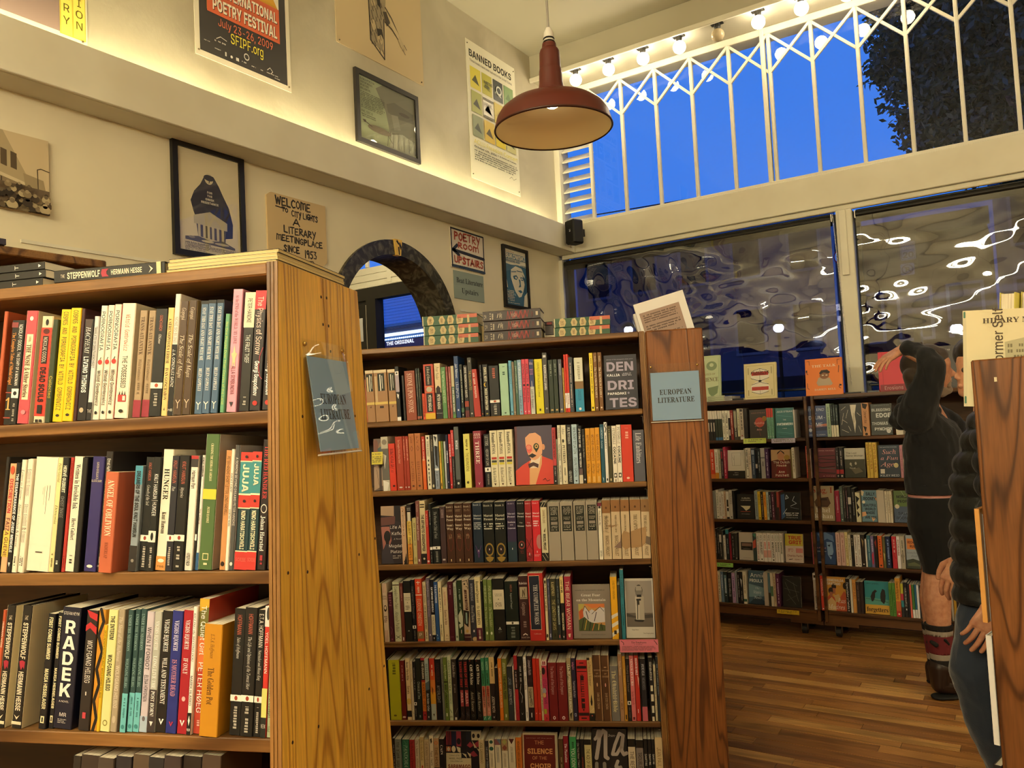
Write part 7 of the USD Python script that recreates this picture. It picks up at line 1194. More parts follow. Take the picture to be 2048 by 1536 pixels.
# ================================================================ WINDOW CASES
B5, B6 = .20508, .21484
def series(xs, y, col, extra=''): return '\n'.join('%g %g %g %s%s' % (a, b, y, col, extra) for a, b in xs)
row(FW, 1.312, ((1412, 878), (1790, 872)), WCL, 'top', [(B5, 1400, 680, series([(79, 103), (104, 129), (130, 154)], 692, '2a2622', '; b 0 .28 dcd0b8; R .3 .4 .75 .7 c8bca8') + '\n' + series([(155, 177), (178, 200), (201, 222)], 690, '3a4030', '; b 0 .28 dcd0b8; b .9 1 3a6a90') + '''
224 250 688 e4dcc0; tb .1 .45 2a2a20 CARVER; g .5 .8 6a6450; o .93 .2 2a2a20
252 280 688 e4dcc0; tb .1 .45 2a2a20 CARVER; g .5 .8 6a6450; o .93 .2 2a2a20
282 302 690 2a2622; b 0 .25 e0d8c0; R .2 .65 .8 .85 d8ccb4
303 331 685 8a3028; g .1 .8 e0b8a0
333 366 680 4a463a; R .15 .05 .85 .6 a8a080; g .6 .9 c8c0a8
368 392 668 d8d0a8; g .1 .7 6a6440; b .9 1 4a4430
394 432 668 b8a890; R .2 .02 .8 .1 4a443a; g .15 .7 3a342c; Y a03028 .3,.86 .7,.86 .5,.9; b .92 1 d8d0c0
434 470 670 2a2420
F 480 655 682 3a3028; F .1 .9 .14 .05 8a5a48 JULIE OTSUKA; E .58 .44 .27 .17 b84a38; E .84 .32 .13 .09 9a6a20; T .55 .5 .07 e0a088 Buddha; Ti .42 .58 .035 e0a088 in the; T .55 .72 .06 e0a088 Attic; S 8a4a38 .015 .58,.6 .55,.75 .6,.9
657 678 665 78a88a; b 0 .3 c83c30; g .35 .8 3a6a4a; o .93 .2 e0e0d0
680 700 665 78a88a; b 0 .3 c83c30; g .35 .8 3a6a4a; o .93 .2 e0e0d0
702 722 665 78a88a; b 0 .3 c83c30; g .35 .8 3a6a4a; o .93 .2 e0e0d0
F 735 915 665 3c7470; F .08 .94 .15 .055 d8e0d4 JULIE OTSUKA; T .5 .42 .04 d8e0d4 THE; Fb .06 .96 .58 .08 e4ece0 SWIMMERS; T .5 .7 .025 d8e0d4 A NOVEL; S 5a9890 .02 .1,.25 .9,.3; S 5a9890 .02 .1,.8 .9,.86; S 2a5c5a .03 .2,.9 .8,.95; S 2a5c5a .02 .1,.64 .9,.66
918 934 680 c8c0b0
''')], lean=(0, 0), inset=.006)
row(FW, 1.042, ((1412, 959), (1800, 957)), WCL, 'second', [(B5, 1400, 680, '''
92 104 1072 3a2a22
105 150 1068 d84a2c; b .85 1 d87a38; g .1 .7 f0c0a0
152 187 1066 e8dcc4; b .8 1 d8902c; g .1 .7 9a8a68
189 210 1070 b8b090; g .1 .8 5a5a40
212 236 1075 3a3030; R .2 .05 .8 .3 a03038; g .4 .9 b0a098
238 265 1045 b02c48; g .1 .9 e8c0c0
F 268 438 1080 e0d8c4; R 0 .74 1 1 1c1a18; S 6a6458 .01 .25,.1 .75,.1 .75,.55 .25,.55 .25,.1; S 6a6458 .01 .4,.2 .38,.55; S 4a443c .012 .3,.25 .36,.35; G .35 .8 .65 .84 1 c8c0b0; G .3 .87 .7 .91 1 c8c0b0
442 452 1060 b0a890
454 481 1055 e4dac0; tb .05 .7 3a3428 THIRST FOR SALT; o .93 .2 4a4438
483 508 1055 d8c8b0; t .1 .8 6a4a3c THE GOLDEN
511 545 1060 3a4a5c; R .1 .05 .9 .2 a8b0b8; g .25 .9 98a4b0
547 567 1070 1c1c20; b .5 .65 d8d0c0
569 597 1062 242a2c; g .1 .8 b0b4b0
599 641 1055 b0aca4; b .3 .34 6a6864; g .45 .6 5a5854
643 678 1060 4a2a52; g .1 .9 c8b8d0
F 693 888 1075 6a2c24; Y c8a070 0,0 1,0 1,.35 .75,.3 .6,.5 .35,.35 0,.4; Y 7a1c1c .35,.5 .5,.3 .7,.42 .8,1 .2,1; E .5 .23 .17 .15 c88a60; Y 2a1a14 .3,.18 .5,.05 .7,.18 .66,.1 .5,.02 .34,.1; E .8 .28 .14 .09 b08a3c; Ls .1 .49 .085 f0e0c4 The Dutch; L .26 .6 .085 f0e0c4 House; L .36 .83 .085 f0e0c4 Ann; L .2 .95 .085 f0e0c4 Patchett
892 906 1070 7a6a3c
908 935 1050 e4dcc4; g .05 .8 5a5440
''')], lean=(0, 0), inset=.006)
row(FW, .760, ((1428, 1044), (1830, 1052)), WCL, 'third', [(B6, 1400, 950, '''
113 136 155 7a7a72
138 157 150 8a8a80
159 184 140 dcd4c0; g .1 .8 6a7a6a; o .93 .2 3a5a4a
186 209 158 e0d8c8; g .1 .9 6a5a48
211 232 155 e4dcc8; g .1 .9 8a6a5a; o .94 .25 c03830
234 252 155 c8a888; g .1 .9 6a4a38
254 279 155 e0d8c4; R .2 .3 .8 .55 1c1a18; R .2 .6 .8 .72 1c1a18; b .93 1 2a2622
281 309 145 c8c0b0; t .1 .75 6a6458 STUDIES; o .93 .2 3a3428
311 332 150 1c1a18
F 342 513 185 1a1918; R .05 .04 .95 .96 211f1d; T .5 .2 .06 d8ccb4 AUBURN; T .5 .28 .045 c8bca4 CONFERENCE; Y d8cca0 .2,.48 .75,.48 .7,.58 .5,.68 .35,.56; R .2 .7 .75 .72 b84a30; G .25 .8 .7 .83 1 b0a490
516 546 150 98a4a0; g .1 .9 5a6460
548 573 155 e4c030; t .1 .8 5a4c10 SAVAGES; o .94 .2 2a2410
575 599 158 2a221c; g .1 .9 c8b080
601 626 158 e8a838; tb .1 .85 b84a18 TENEMENT; o .94 .2 8a3010
628 649 160 b8c8c0; g .1 .9 2a3a38
651 673 160 2a2a30; g .1 .9 c8c8c0
675 702 158 5a2a3a; g .1 .9 c8a8b0
704 722 160 3a302c
724 745 158 a8483c; b .55 1 3a2a28
F 754 938 170 1c1e20; Y 3a5a80 0,.1 .2,.05 .2,.9 0,1; S a8b0b4 .04 .3,.1 .4,.2 .25,.25 .3,.1; S b8bcbc .03 .7,.15 .6,.3 .8,.4 .5,.5; S 8a9090 .02 .5,.55 .9,.6; S b8bcbc .03 .1,.8 .3,.6; Fb .2 .9 .78 .045 e4e4dc NIGHT OF THE; Fb .25 .85 .85 .045 e4e4dc SHORT EYES; F .25 .85 .94 .045 b8b8b0 PETER PLATE
''')], lean=(0, 0), inset=.006)
row(FW, .475, ((1433, 1128), (1840, 1144)), WCL, 'fourth', [(B6, 1400, 950, '''
150 168 505 2a2622; g .1 .8 a8a090
170 188 515 22201e; g .1 .8 a8a090
190 211 500 2a2a26; b .2 .45 d0c8b8; g .5 .9 a8a090
213 226 520 4a4a40
228 248 565 dcd4c4; g .1 .9 6a6458
250 279 510 1c2628; b 0 .15 3a8088; g .3 .8 8a9898
282 299 540 8a1c2c
301 330 545 2a2a26; g .1 .9 98948a
333 353 545 3a3a34; o .93 .25 c8c0b0
F 362 498 545 c8bca8; R .14 .36 .94 .64 2a2622; R .2 .39 .88 .5 8a6a5a; E .36 .54 .08 .03 1a1816; E .7 .54 .08 .03 1a1816; R .3 .58 .76 .61 6a5a50; F .3 .8 .93 .025 5a4a3c a novel of sound
503 532 545 3a4a48; Y c85a48 0,.3 1,.2 1,.5 0,.55; Y 4a8a6a 0,.05 1,.0 1,.15
535 562 545 ece4d4; t .1 .3 3a3a30 PORTIS; g .35 .9 c06a60; o .93 .2 3a3a30
564 597 545 ece4d4; t .06 .26 3a3a30 PORTIS; tb .3 .75 1c1a18 ESCAPE VELOCITY; o .92 .2 3a3a30
600 633 545 ece4d4; t .06 .26 3a3a30 PORTIS; tb .3 .55 d86a60 GRINGOS; b .6 .85 e0a898
635 668 545 ece4d4; t .06 .26 3a3a30 PORTIS; tb .3 .55 d86a60 GRINGOS; b .6 .85 e0a898
671 706 548 ece4d4; t .06 .26 3a3a30 PORTIS; tb .3 .85 2a2a28 MASTERS OF ATLANTIS; o .93 .2 3a3a30
708 729 548 ece4d4; t .06 .26 4a8a5a PORTIS; tb .3 .8 2a4a38 NORWOOD
731 752 548 ece4d4; t .06 .26 4a8a5a PORTIS; tb .3 .8 2a4a38 NORWOOD
754 779 548 ece4d4; t .06 .26 4a8a5a PORTIS; tb .3 .8 2a4a38 NORWOOD
F 795 962 560 dcc8b4; R 0 0 1 .42 c8b838; R .12 .02 .96 .4 d0bc48; Fb .16 .92 .2 .13 b83a28 TRUE; Fb .2 .94 .36 .13 b83a28 GRIT; R .6 .5 .98 .66 d88a80; G .16 .52 .5 .64 3 b84a40; F .1 .96 .8 .07 8a2c28 Charles Portis; S 2a2422 .03 .2,.9 .4,.88; G .5 .87 .95 .92 2 8a4a40
''')], lean=(0, 0), inset=.006)
row(FW, .176, ((1440, 1210), (1610, 1222)), WCL, 'bottom', [(B6, 1400, 950, '''
172 199 900 d0c4a4; g .1 .9 6a5c40
202 229 903 6a8090; g .1 .6 c8d0d4
231 265 905 2a3634; R .2 .1 .8 .7 6a8a90; g .2 .8 d8d8d0
268 301 910 1e2020; t .2 .8 c8c4b4 SISTER HOLLIS
304 336 915 b090b0; g .1 .8 4a3a5a
338 357 895 8a8c90
359 380 905 1c1a1c; g .1 .8 c8c0b0
382 407 905 22201e; Y c8c8c0 .2,.2 .8,.25 .6,.5; g .6 .9 a8a090
409 440 902 dcd0b4; b .85 .93 3a5a4a; g .1 .7 8a7c5c
F 452 600 905 4a6470; Y 7a98a0 0,.4 1,.5 1,.75 0,.8; Y 2a3c48 .3,.85 .6,.75 1,.9 1,1 0,1; L .12 .2 .12 e0e4d8 Annie; Fb .06 .9 .35 .1 e0e4d8 PROULX; Ti .55 .55 .06 d0dcd8 The; Fi .3 .8 .68 .09 d8e4e0 Shipping; Fi .35 .8 .84 .09 d8e4e0 News
604 643 915 b8ac98
645 666 915 5a7a80; b .6 1 3a3a2c
668 692 915 d8ccac; b .4 .7 5a7a58
694 716 918 c8b08a; g .1 .9 5a4a30
719 754 922 5a2848; g .1 .9 c8a8bc
F 770 942 960 2a2924; S 6a6858 .02 .2,.1 .8,.3; S 55534a .03 .1,.4 .9,.5; S 6a6858 .02 .3,.6 .7,.9; S 4a483e .03 .8,.6 .2,.8; S 77745e .015 .15,.2 .4,.55; S 77745e .015 .6,.2 .85,.8
''')], lean=(0, 0), inset=.006)
row(FW, 1.312, ((1605, 874), (1790, 873)), WCR, 'top', [(B5, 1400, 680, '''
F 1035 1240 645 3c4c74; Y 8a6a78 0,.6 .5,.62 1,.58 1,.7 0,.74; Y c8785a .5,.62 1,.58 1,.66; Y 2a3450 0,.72 1,.68 1,.8 0,.82; F .08 .9 .17 .085 d0d4dc THE END; T .46 .28 .04 d0d4dc OF; F .12 .96 .44 .11 dce0e4 DRUM-; F .2 .8 .66 .11 dce0e4 TIME; E .2 .78 .08 .06 c8ccd0; F .1 .9 .95 .03 d0d4dc HANNA PYLVAINEN
1243 1283 620 a0b494; g .1 .9 5a6a50
1286 1307 630 26302e; b .64 1 e0d8b8; g .1 .5 8a9a90
1309 1331 630 26302e; b .64 1 e0d8b8; g .1 .5 8a9a90
1333 1357 630 26302e; b .64 1 e0d8b8; g .1 .5 8a9a90
F 1362 1582 620 24221e; Y d8ccb0 .5,.05 .78,.05 .7,.35 .74,.6 .68,.92 .62,.6 .55,.35; S c8bca4 .02 .1,.2 .3,.1; S c8bca4 .02 .15,.5 .35,.6; S c8bca4 .02 .1,.8 .4,.9; S c8bca4 .015 .4,.2 .3,.45; S c8bca4 .02 .8,.3 .95,.4; S c8bca4 .02 .85,.7 .95,.9; S c8bca4 .015 .2,.3 .1,.65; S c8bca4 .02 .4,.7 .5,.85; R .62 .3 .68 .6 b8a98c
1590 1660 612 c89060; Y 2a2018 .1,.0 .9,.05 .6,.2 .2,.15; t .25 .62 4a2c18 Inherent Vice; Y 2a2018 .1,.7 .6,.74 .4,.9; o .95 .2 2a2018
F 1670 1880 625 2f322c; Fb .05 .95 .24 .09 b8bab0 BLEEDING; Fb .24 .96 .44 .14 d0d0c4 EDGE; Fb .04 .8 .68 .1 b8bab0 THOMAS; Fb .16 .98 .86 .1 d0d0c4 PYNCHON; E .82 .88 .1 .07 c8c4b8; F .15 .9 .06 .025 8a8c84 new york times
1915 1985 830 dcd0b4; S b83a30 .03 .2,.3 .8,.35
''')], lean=(0, 0), inset=.006)
row(FW, 1.042, ((1605, 958), (1800, 957)), WCR, 'second', [(B5, 1400, 680, '''
1045 1066 1035 b8402c; g .1 .8 e8c0a0
1068 1093 1062 e0c8b8; Y c0382c .2,.2 .8,.3 .6,.6 .2,.5; g .65 .95 8a3028
1095 1106 1058 3a2420
F 1110 1328 1060 6e2630; S 2a1416 .035 .15,.2 .2,.28 .95,.26; S 2a1416 .035 .95,.4 .3,.36 .15,.42 .3,.5 .95,.48; S 2a1416 .045 .15,.62 .4,.66 .95,.62; S 4a5a50 .03 .3,.68 .95,.7; S 2a1416 .04 .1,.95 .2,.82 .95,.86; F .12 .95 .11 .04 c88a80 LORRIE MOORE; F .4 .95 .96 .035 c88a80 a novel
1334 1364 1050 2c2a2a; b .72 .86 b83438; g .1 .6 b0a8a0; o .93 .25 d8d0c0
1368 1406 1050 2c2a2a; b .72 .86 b83438; g .1 .6 b0a8a0; o .93 .25 d8d0c0
F 1413 1612 1060 d0c8b0; R 0 .38 1 1 4a4a38; Y 3a3a2c 0,.7 .5,.62 1,.75 1,1 0,1; Y 6a6248 .3,.7 .7,.66 .9,.8 .5,.88; E .3 .54 .05 .05 b8b098; E .55 .52 .05 .05 b8b098; L .08 .2 .06 5a5648 The Lost; L .08 .29 .06 5a5648 Some Woman; L .3 .62 .05 c8c4a8 A; L .24 .7 .05 c8c4a8 Novel
1634 1662 1000 e0bc50; t .05 .9 8a3a18 WHITE ON THE RUN
1664 1697 1000 e0bc50; t .05 .9 8a3a18 WHITE ON THE RUN
1699 1736 1000 e0bc50; t .05 .9 8a3a18 WHITE ON THE RUN
F 1745 1955 1030 243444; F .1 .9 .08 .03 b8c0c4 new york times bestseller; Fi .2 .85 .28 .14 e4a49c Such; Fi .12 .95 .46 .12 e4a49c a Fun; Fi .12 .75 .66 .14 e4a49c Age; E .82 .63 .11 .075 d8c890; R .08 .74 .28 .88 d8d0c0; F .06 .96 .97 .06 d0d4d4 KILEY REID
1962 1990 1028 d898a0; g .1 .8 8a4a58
1993 2020 1030 e0c8a8
''')], lean=(0, 0), inset=.006)
row(FW, .760, ((1623, 1044), (1830, 1053)), WCR, 'third', [(B6, 1400, 950, '''
F 1042 1252 110 b8a47c; Fr .02 .95 .2 .17 a83a28 Sing, I; Y 5a3c28 .12,.46 .25,.36 .75,.32 .85,.5 .7,.62 .2,.6; R .25 .36 .7 .42 3a281c; S 3a281c .015 .15,.56 .8,.58; Fr .18 .82 .76 .13 ece4cc Ethel; Fr .1 .94 .93 .13 ece4cc Rohan
1268 1312 148 a02c44; g .1 .7 d8a0a8
1314 1343 110 5a6a60; g .1 .8 b0b8a8; o .94 .2 d8d8c8
1345 1366 115 2a2624; g .1 .9 a09888
1368 1388 115 2a2022; g .1 .9 b08890
1390 1420 112 2a2a28; b .3 .5 d8d0c0; g .55 .9 98948a
1422 1456 130 1e1c1c; g .1 .8 98948a
1460 1504 165 e0d8b0; Y 1c1a18 .1,.1 .9,.2 .3,.35 .8,.5 .2,.6 .8,.75 .3,.85; 
F 1510 1653 150 6a8c98; Y e0c8a0 0,.0 .2,.05 .1,.2 0,.15; Y e0b080 .8,.2 1,.25 1,.35; Y e0a878 0,.7 .25,.68 .3,.8 0,.85; Y e8b880 .6,.85 .9,.88 .7,1; Fb .3 .9 .17 .1 1e2a34 SALLY; Fb .14 .96 .32 .1 1e2a34 ROONEY; Fb .1 .96 .52 .085 1e2a34 BEAUTIFUL; Fb .2 .9 .64 .085 1e2a34 WORLD; Fb .25 .85 .76 .085 1e2a34 WHERE; Fb .2 .95 .9 .085 1e2a34 ARE YOU; E .14 .38 .1 .05 e8dcc0
1660 1732 145 c8bca4
1735 1756 152 dccfb2; g .1 .7 8a7c60
1758 1779 152 dccfb2; g .1 .7 8a7c60
1781 1802 152 dccfb2; g .1 .7 8a7c60
F 1812 1992 155 5c7434; R 0 .5 1 1 4a5a70; Fb .15 .95 .24 .09 1c2414 NORMAL; Fb .2 .95 .38 .09 1c2414 PEOPLE; E .17 .5 .12 .07 d8cca8; S a8b880 .015 .4,.0 .6,.2 .9,.1; F .2 .9 .75 .08 1c2430 SALLY; F .1 .95 .9 .08 1c2430 ROONEY; S 8a9ab0 .012 .2,.95 .5,.7 .9,.65
''')], lean=(0, 0), inset=.006)
row(FW, .475, ((1625, 1132), (1840, 1144)), WCR, 'fourth', [(B6, 1400, 950, '''
1052 1078 535 a84850; g .1 .8 e0a8a8
F 1083 1264 545 2c4a78; Y 6a88b0 .1,.05 .5,.0 .9,.1 .95,.3 .6,.2 .3,.3; Y 8aa8c8 .55,.3 .85,.3 .9,.6 .75,.85 .6,.7; Y 1c3050 .6,.4 .75,.38 .7,.46; Y 1c3050 0,.3 .3,.25 .5,.6 .4,1 0,1; Y 1c3050 .65,.72 .85,.7 .8,.76; L .05 .52 .045 e8a0a8 A Portrait; L .05 .62 .04 e0e4e8 Joe Hagan; R .1 .93 .3 .95 b8c0d0
1278 1317 540 dcb8a8; g .05 .9 b07868
1319 1360 540 dcb8a8; g .05 .9 b07868
1362 1390 535 e4d498; g .1 .8 8a7a40; o .94 .2 c8a030
1392 1418 560 e0d4b4; g .1 .8 7a6c48
1420 1444 560 1e1a18; t .1 .7 c8b890 MY OLD
1447 1479 560 ece4d4; g .05 .9 8a6a58; o .94 .2 4a3a30
1481 1507 560 ece4d4; g .05 .9 8a6a58; o .94 .2 4a3a30
1510 1546 560 2a201c; Y a08858 .2,.1 .8,.2 .5,.4; o .92 .2 e0d8c8
1548 1564 600 e8e0d0
1567 1601 565 3a6a78; g .1 .8 a8c8cc
1603 1632 570 7a6a90; Y c03048 .2,.6 .8,.5 .7,.9 .3,.9; g .1 .5 d0c8d8
1634 1664 570 1e1a1a; Y a83028 .2,.2 .8,.1 .7,.4
1668 1710 570 e0682c; g .1 .7 4a2410; o .93 .2 2a1a10
1713 1738 580 6a643c; Y c8b870 .2,.5 .8,.55 .5,.8
1741 1786 575 1c2848; g .1 .9 8aa0c8; 
1800 1843 575 c0303a; S 2a1a1a .06 .5,.6 .8,.7; g .1 .5 e8b8b0
1845 1877 575 ece4dc; tb .1 .6 8a4a40 RICHARD RUSSO
1879 1918 575 b8ac94; g .1 .8 5a5444; E .5 .6 .4 .06 8a8474
F 1925 2052 575 98a0a4; R .08 .1 1 .42 d88038; Fb .15 1.0 .25 .08 5a2410 RICHARD; Fb .3 1.0 .37 .08 5a2410 RUSSO; Ti .6 .55 .06 6a7078 Somebody's; Ti .6 .65 .06 6a7078 Fool; Y 3a4030 0,.75 .5,.7 1,.76 1,1 0,1; Y 5a6040 .1,.85 .6,.8 1,.88 1,.92 .1,.92
''')], lean=(0, 0), inset=.006)
row(FW, .176, ((1628, 1223), (1840, 1244)), WCR, 'bottom', [(B6, 1400, 950, '''
1067 1106 920 b8ac9c; b 0 .18 d8d0c4; R .2 .05 .8 .12 3a342c; g .5 .95 5a544a
1108 1131 940 2a2624; g .1 .8 a09888
1133 1166 940 d84838; t .1 .9 f0c8b8 ESMERALDA; o .95 .2 f0e0d0
F 1170 1368 965 d89a3c; Y c85a34 .0,1 .05,.65 .25,.5 .4,.6 .5,.5 .7,.6 .9,.4 1,.5 1,1; E .28 .42 .13 .1 2a1a14; E .42 .29 .11 .09 2a1a14; E .95 .25 .1 .1 2a1a14; Y b06a48 .2,.45 .36,.45 .34,.6 .22,.6; Y b06a48 .36,.33 .5,.33 .48,.5 .38,.5; Y d8b070 .05,.75 .3,.6 .5,.75 .5,1 .05,1; Y d0a868 .4,.55 .65,.5 .75,.7 .5,.75; Fb .1 .9 .14 .08 ece0c0 ESMERALDA; Fb .1 .75 .24 .08 ece0c0 SANTIAGO; Fi .6 .96 .76 .14 f0e4c8 Las; Fi .1 .92 .95 .14 f0e4c8 Madres
1372 1408 970 1c1c1e; t .1 .9 e4e0d4 Especulador y Familia; o .94 .2 b0a8a0
1410 1430 975 e4dcc8
1432 1466 978 e0a050; t .1 .7 8a4a18 CHOP SUEY
1468 1502 1000 3a2c28; g .1 .6 7a6458
1504 1532 1000 3a2c28
F 1540 1768 1005 2f8a8c; R 0 .72 1 1 d8a43c; Y 5aa08c 0,.5 1,.55 1,.72 0,.72; S 1c1a18 .015 .05,.54 .95,.62; Y 1c1a18 .28,.62 .24,.48 .32,.34 .44,.26 .52,.3 .44,.36 .42,.5 .34,.62; Y 1c1a18 .66,.36 .74,.22 .84,.26 .86,.42 .84,.6 .78,.68 .66,.6 .64,.48; L .06 .1 .04 1c4a50 GREG SARRIS; Fr .06 .95 .93 .15 2a1c14 forgetters
1772 1802 1010 5a8c3a; g .2 .9 2a4a1c
1804 1834 1010 5a8c3a; g .2 .9 2a4a1c
1836 1882 965 d89838; b .6 .85 c86a38; b .85 1 b83430; t .08 .55 6a3a14 Deacon King Kong; o .93 .2 f0d8b0
1885 1911 1015 2a2a2c; b 0 .3 b8b038; b .3 .5 c03a48; b .5 .7 3a8a90
1913 1946 1005 1e1c1e; t .15 .7 c8c0b0 HARLEM SHUFFLE; R .4 .75 .7 .8 e0d8d0
1948 1966 1015 2a2a30
1968 1987 1025 d86a58
1989 2012 1025 4a7a3c; b .75 1 ece8e0
2014 2032 1025 2c6a88; b .75 1 ece8e0
2034 2056 1030 e0e0e0; b .75 1 ece8e0
2062 2100 1030 3a3a3a
2104 2140 1030 a04a38
2330 2350 1050 2a2622
2352 2375 1050 c8c0b0
2377 2402 1060 d8a840
2404 2440 1060 3a3430
''')], lean=(0, 0), inset=.006)
for lab, px0, px1, py0, py1, col in [('lime shelf card under the top shelf books of the left window bookcase', 1488, 1534, 877, 886, 'b8c838'), ('lavender shelf card on the top shelf edge of the left window bookcase', 1544, 1592, 877, 885, 'b0a4b8'), ('lime shelf card on the fourth shelf edge of the left window bookcase', 1434, 1468, 1124, 1134, '9ad060'), ('yellow shelf card on the bottom shelf edge of the left window bookcase', 1555, 1600, 1217, 1229, 'e0bc28')]:
    card(lab, FW, px0, px1, 0, py0, py1, col, ['G .08 .2 .92 .85 2 5a5a20'], d=-.02)
# standing and lying on the window cases
def standing(label, px0, py0, px1, py1, col, items, y, side=None, tilt=-7, name='book', hc=.002):
    a, b = ony(px0, py1, y), ony(px1, py0, y); W, H = b[0] - a[0], b[2] - 1.59
    t = thing(name, label, 'book', (a[0], y, 1.5895), rx=tilt); book_mesh(t, W, .022, H / math.cos(math.radians(tilt)), col, None, hc, face=True); art(t, items, W, H, 0.0, .0003); return t
standing('pale green book with scrolled cover, partly hidden at the left on the window bookcases', 1398, 709, 1436, 783, 'bcc898', ['R .06 .04 .94 .96 c4cc9c', 'E .6 .22 .25 .1 8a9a70', 'E .6 .2 .1 .04 c4cc9c', 'L .1 .42 .04 8a7a50 HOUSES OF', 'Fr .05 .9 .56 .09 7a6a48 SCIENCE', 'Y 7a8a60 .4,.7 .9,.66 .85,.82 .6,.9 .45,.82', 'S 7a8a60 .01 .93,.06 .93,.94'], 5.55)
standing('cream atlas with two red and white globes on its cover, on the left window bookcase', 1489, 723, 1549, 795, 'd8c68c', ['R .06 .05 .94 .95 c8b67a', 'R .09 .07 .91 .93 dccb94', 'E .5 .33 .29 .18 e8dcc0', 'R .24 .24 .76 .34 b83a2c', 'E .5 .69 .29 .18 e8dcc0', 'R .24 .66 .76 .76 b83a2c', 'S 3a3a34 .012 .22,.3 .3,.2 .5,.15 .7,.2 .78,.3', 'S 3a3a34 .012 .22,.42 .5,.5 .78,.42', 'S 3a3a34 .012 .24,.6 .5,.53 .76,.6', 'S 3a3a34 .012 .24,.8 .5,.87 .76,.8', 'S 3a3a34 .008 .5,.15 .5,.24', 'S 3a3a34 .008 .5,.34 .5,.5', 'S 3a3a34 .008 .5,.76 .5,.87', 'E .5 .5 .05 .03 2a2418', 'Tb .5 .275 .05 5a1a14 ATLAS OF THE', 'Tb .5 .325 .05 5a1a14 INVISIBLE', 'S 8a8050 .02 .14,.12 .14,.3', 'S 8a8050 .02 .86,.12 .86,.3', 'S 8a8050 .02 .14,.75 .14,.9', 'S 8a8050 .02 .86,.75 .86,.9'], 5.54)
standing('bright orange book with a drawing of a hooded child, on the right window bookcase', 1612, 713, 1681, 789, 'e8781c', ['Fr .18 .84 .23 .07 f0d0a0 THE TALK', 'Y b8a080 .3,.66 .36,.52 .5,.48 .66,.54 .74,.7 .7,.74 .34,.74', 'E .52 .46 .13 .1 8a5a38', 'Y 2a1c14 .38,.4 .44,.32 .6,.31 .68,.38 .64,.42 .5,.38 .42,.43', 'E .48 .46 .03 .015 e0d0b0', 'E .58 .46 .03 .015 e0d0b0', 'Fr .24 .82 .87 .055 f0d0a0 DARRIN BELL', 'S 3a2410 .014 .05,.3 .05,.4 .08,.42', 'S 3a2410 .014 .05,.66 .06,.8 .1,.82', 'S 3a2410 .014 .92,.22 .9,.4', 'S 3a2410 .014 .93,.72 .9,.8 .95,.84', 'S 3a2410 .01 .05,.05 .12,.05 .12,.16', 'S 3a2410 .01 .95,.05 .88,.05 .88,.18', 'R .02 .3 .06 .36 2a1c14', 'R .92 .73 .97 .77 2a1c14'], 5.53)
standing('bright red book standing on the right window bookcase behind the raised hand', 1758, 697, 1842, 771, 'cc2434', ['Lr .3 .93 .065 f0d8c8 Is Art History', 'S a81c2c .01 .1,.02 .1,.98'], 5.62)
standing('dark grey art book with an orange clothed figure, behind the standing man', 1860, 686, 1945, 780, '4a4440', ['R .04 .04 .5 .14 5a544e', 'F .1 .5 .1 .03 b8b0a8 flaming', 'Y c87838 .62,0 1,0 1,1 .6,1 .66,.5', 'Y 8a5030 .7,.1 .8,.3 .74,.6', 'S e0a060 .02 .75,.05 .8,.3', 'S e0a060 .02 .85,.05 .9,.4'], 5.66)
def flat(label, px0, px1, py, T, col, y, items=(), D=.17):
    a, b = ony(px0, py, y), ony(px1, py, y); return lying(label, None, a[0], y, 1.5885, b[0] - a[0], D, T, col, list(items), hc=False)
z0 = 1.5885
for i in range(3): 
    a, b = ony(1408, 800, 5.50), ony(1448, 800, 5.50)
    lying('pale green paperback, %s in the stack under the scrolled-cover book' % ['bottom one', 'middle one', 'top one'][i], None, a[0], 5.497, z0 + .0135 * i if False else 1.5885 + .0135 * i, b[0] - a[0], .03, .013, 'b8bc94', ['g .2 .6 5a6040'], hc=False, group='stack of pale green paperbacks')
for i in range(3):
    a, b = ony(1449, 800, 5.52), ony(1464, 800, 5.52)
    lying('grey white paperback, %s in the short stack on the left window bookcase' % ['bottom one', 'middle one', 'top one'][i], None, a[0], 5.52, 1.5885 + .0115 * i, b[0] - a[0], .2, .011, 'a8a498', ['g .1 .9 4a4840'], hc=False, group='stack of grey white paperbacks')
flat('black paperback lying on the left window bookcase beside the atlas', 1465, 1487, 797, .014, '1c1a1a', 5.52)
flat('black thin book lying on the right window bookcase beside the orange book', 1683, 1722, 786, .010, '1a1818', 5.56)
flat('dark red book lying under the bright red one on the right window bookcase', 1762, 1840, 786, .045, '8a2028', 5.56, ['t .1 .6 c89088 Erosions', 'g .7 .95 c89088'], .03)
flat('grey paperback lying on the right window bookcase before the post', 1735, 1758, 787, .012, '5a5a58', 5.56)
p = ony(1505, 790, 5.84)
t = thing('paper', 'blue sheet of paper lying on the window sill behind the atlas', 'paper', (-1.75, 5.79, 1.589), rz=4); obj('sheet', bx(0, .42, 0, .085, 0, .004), paint('3a7ac8', .6), t)
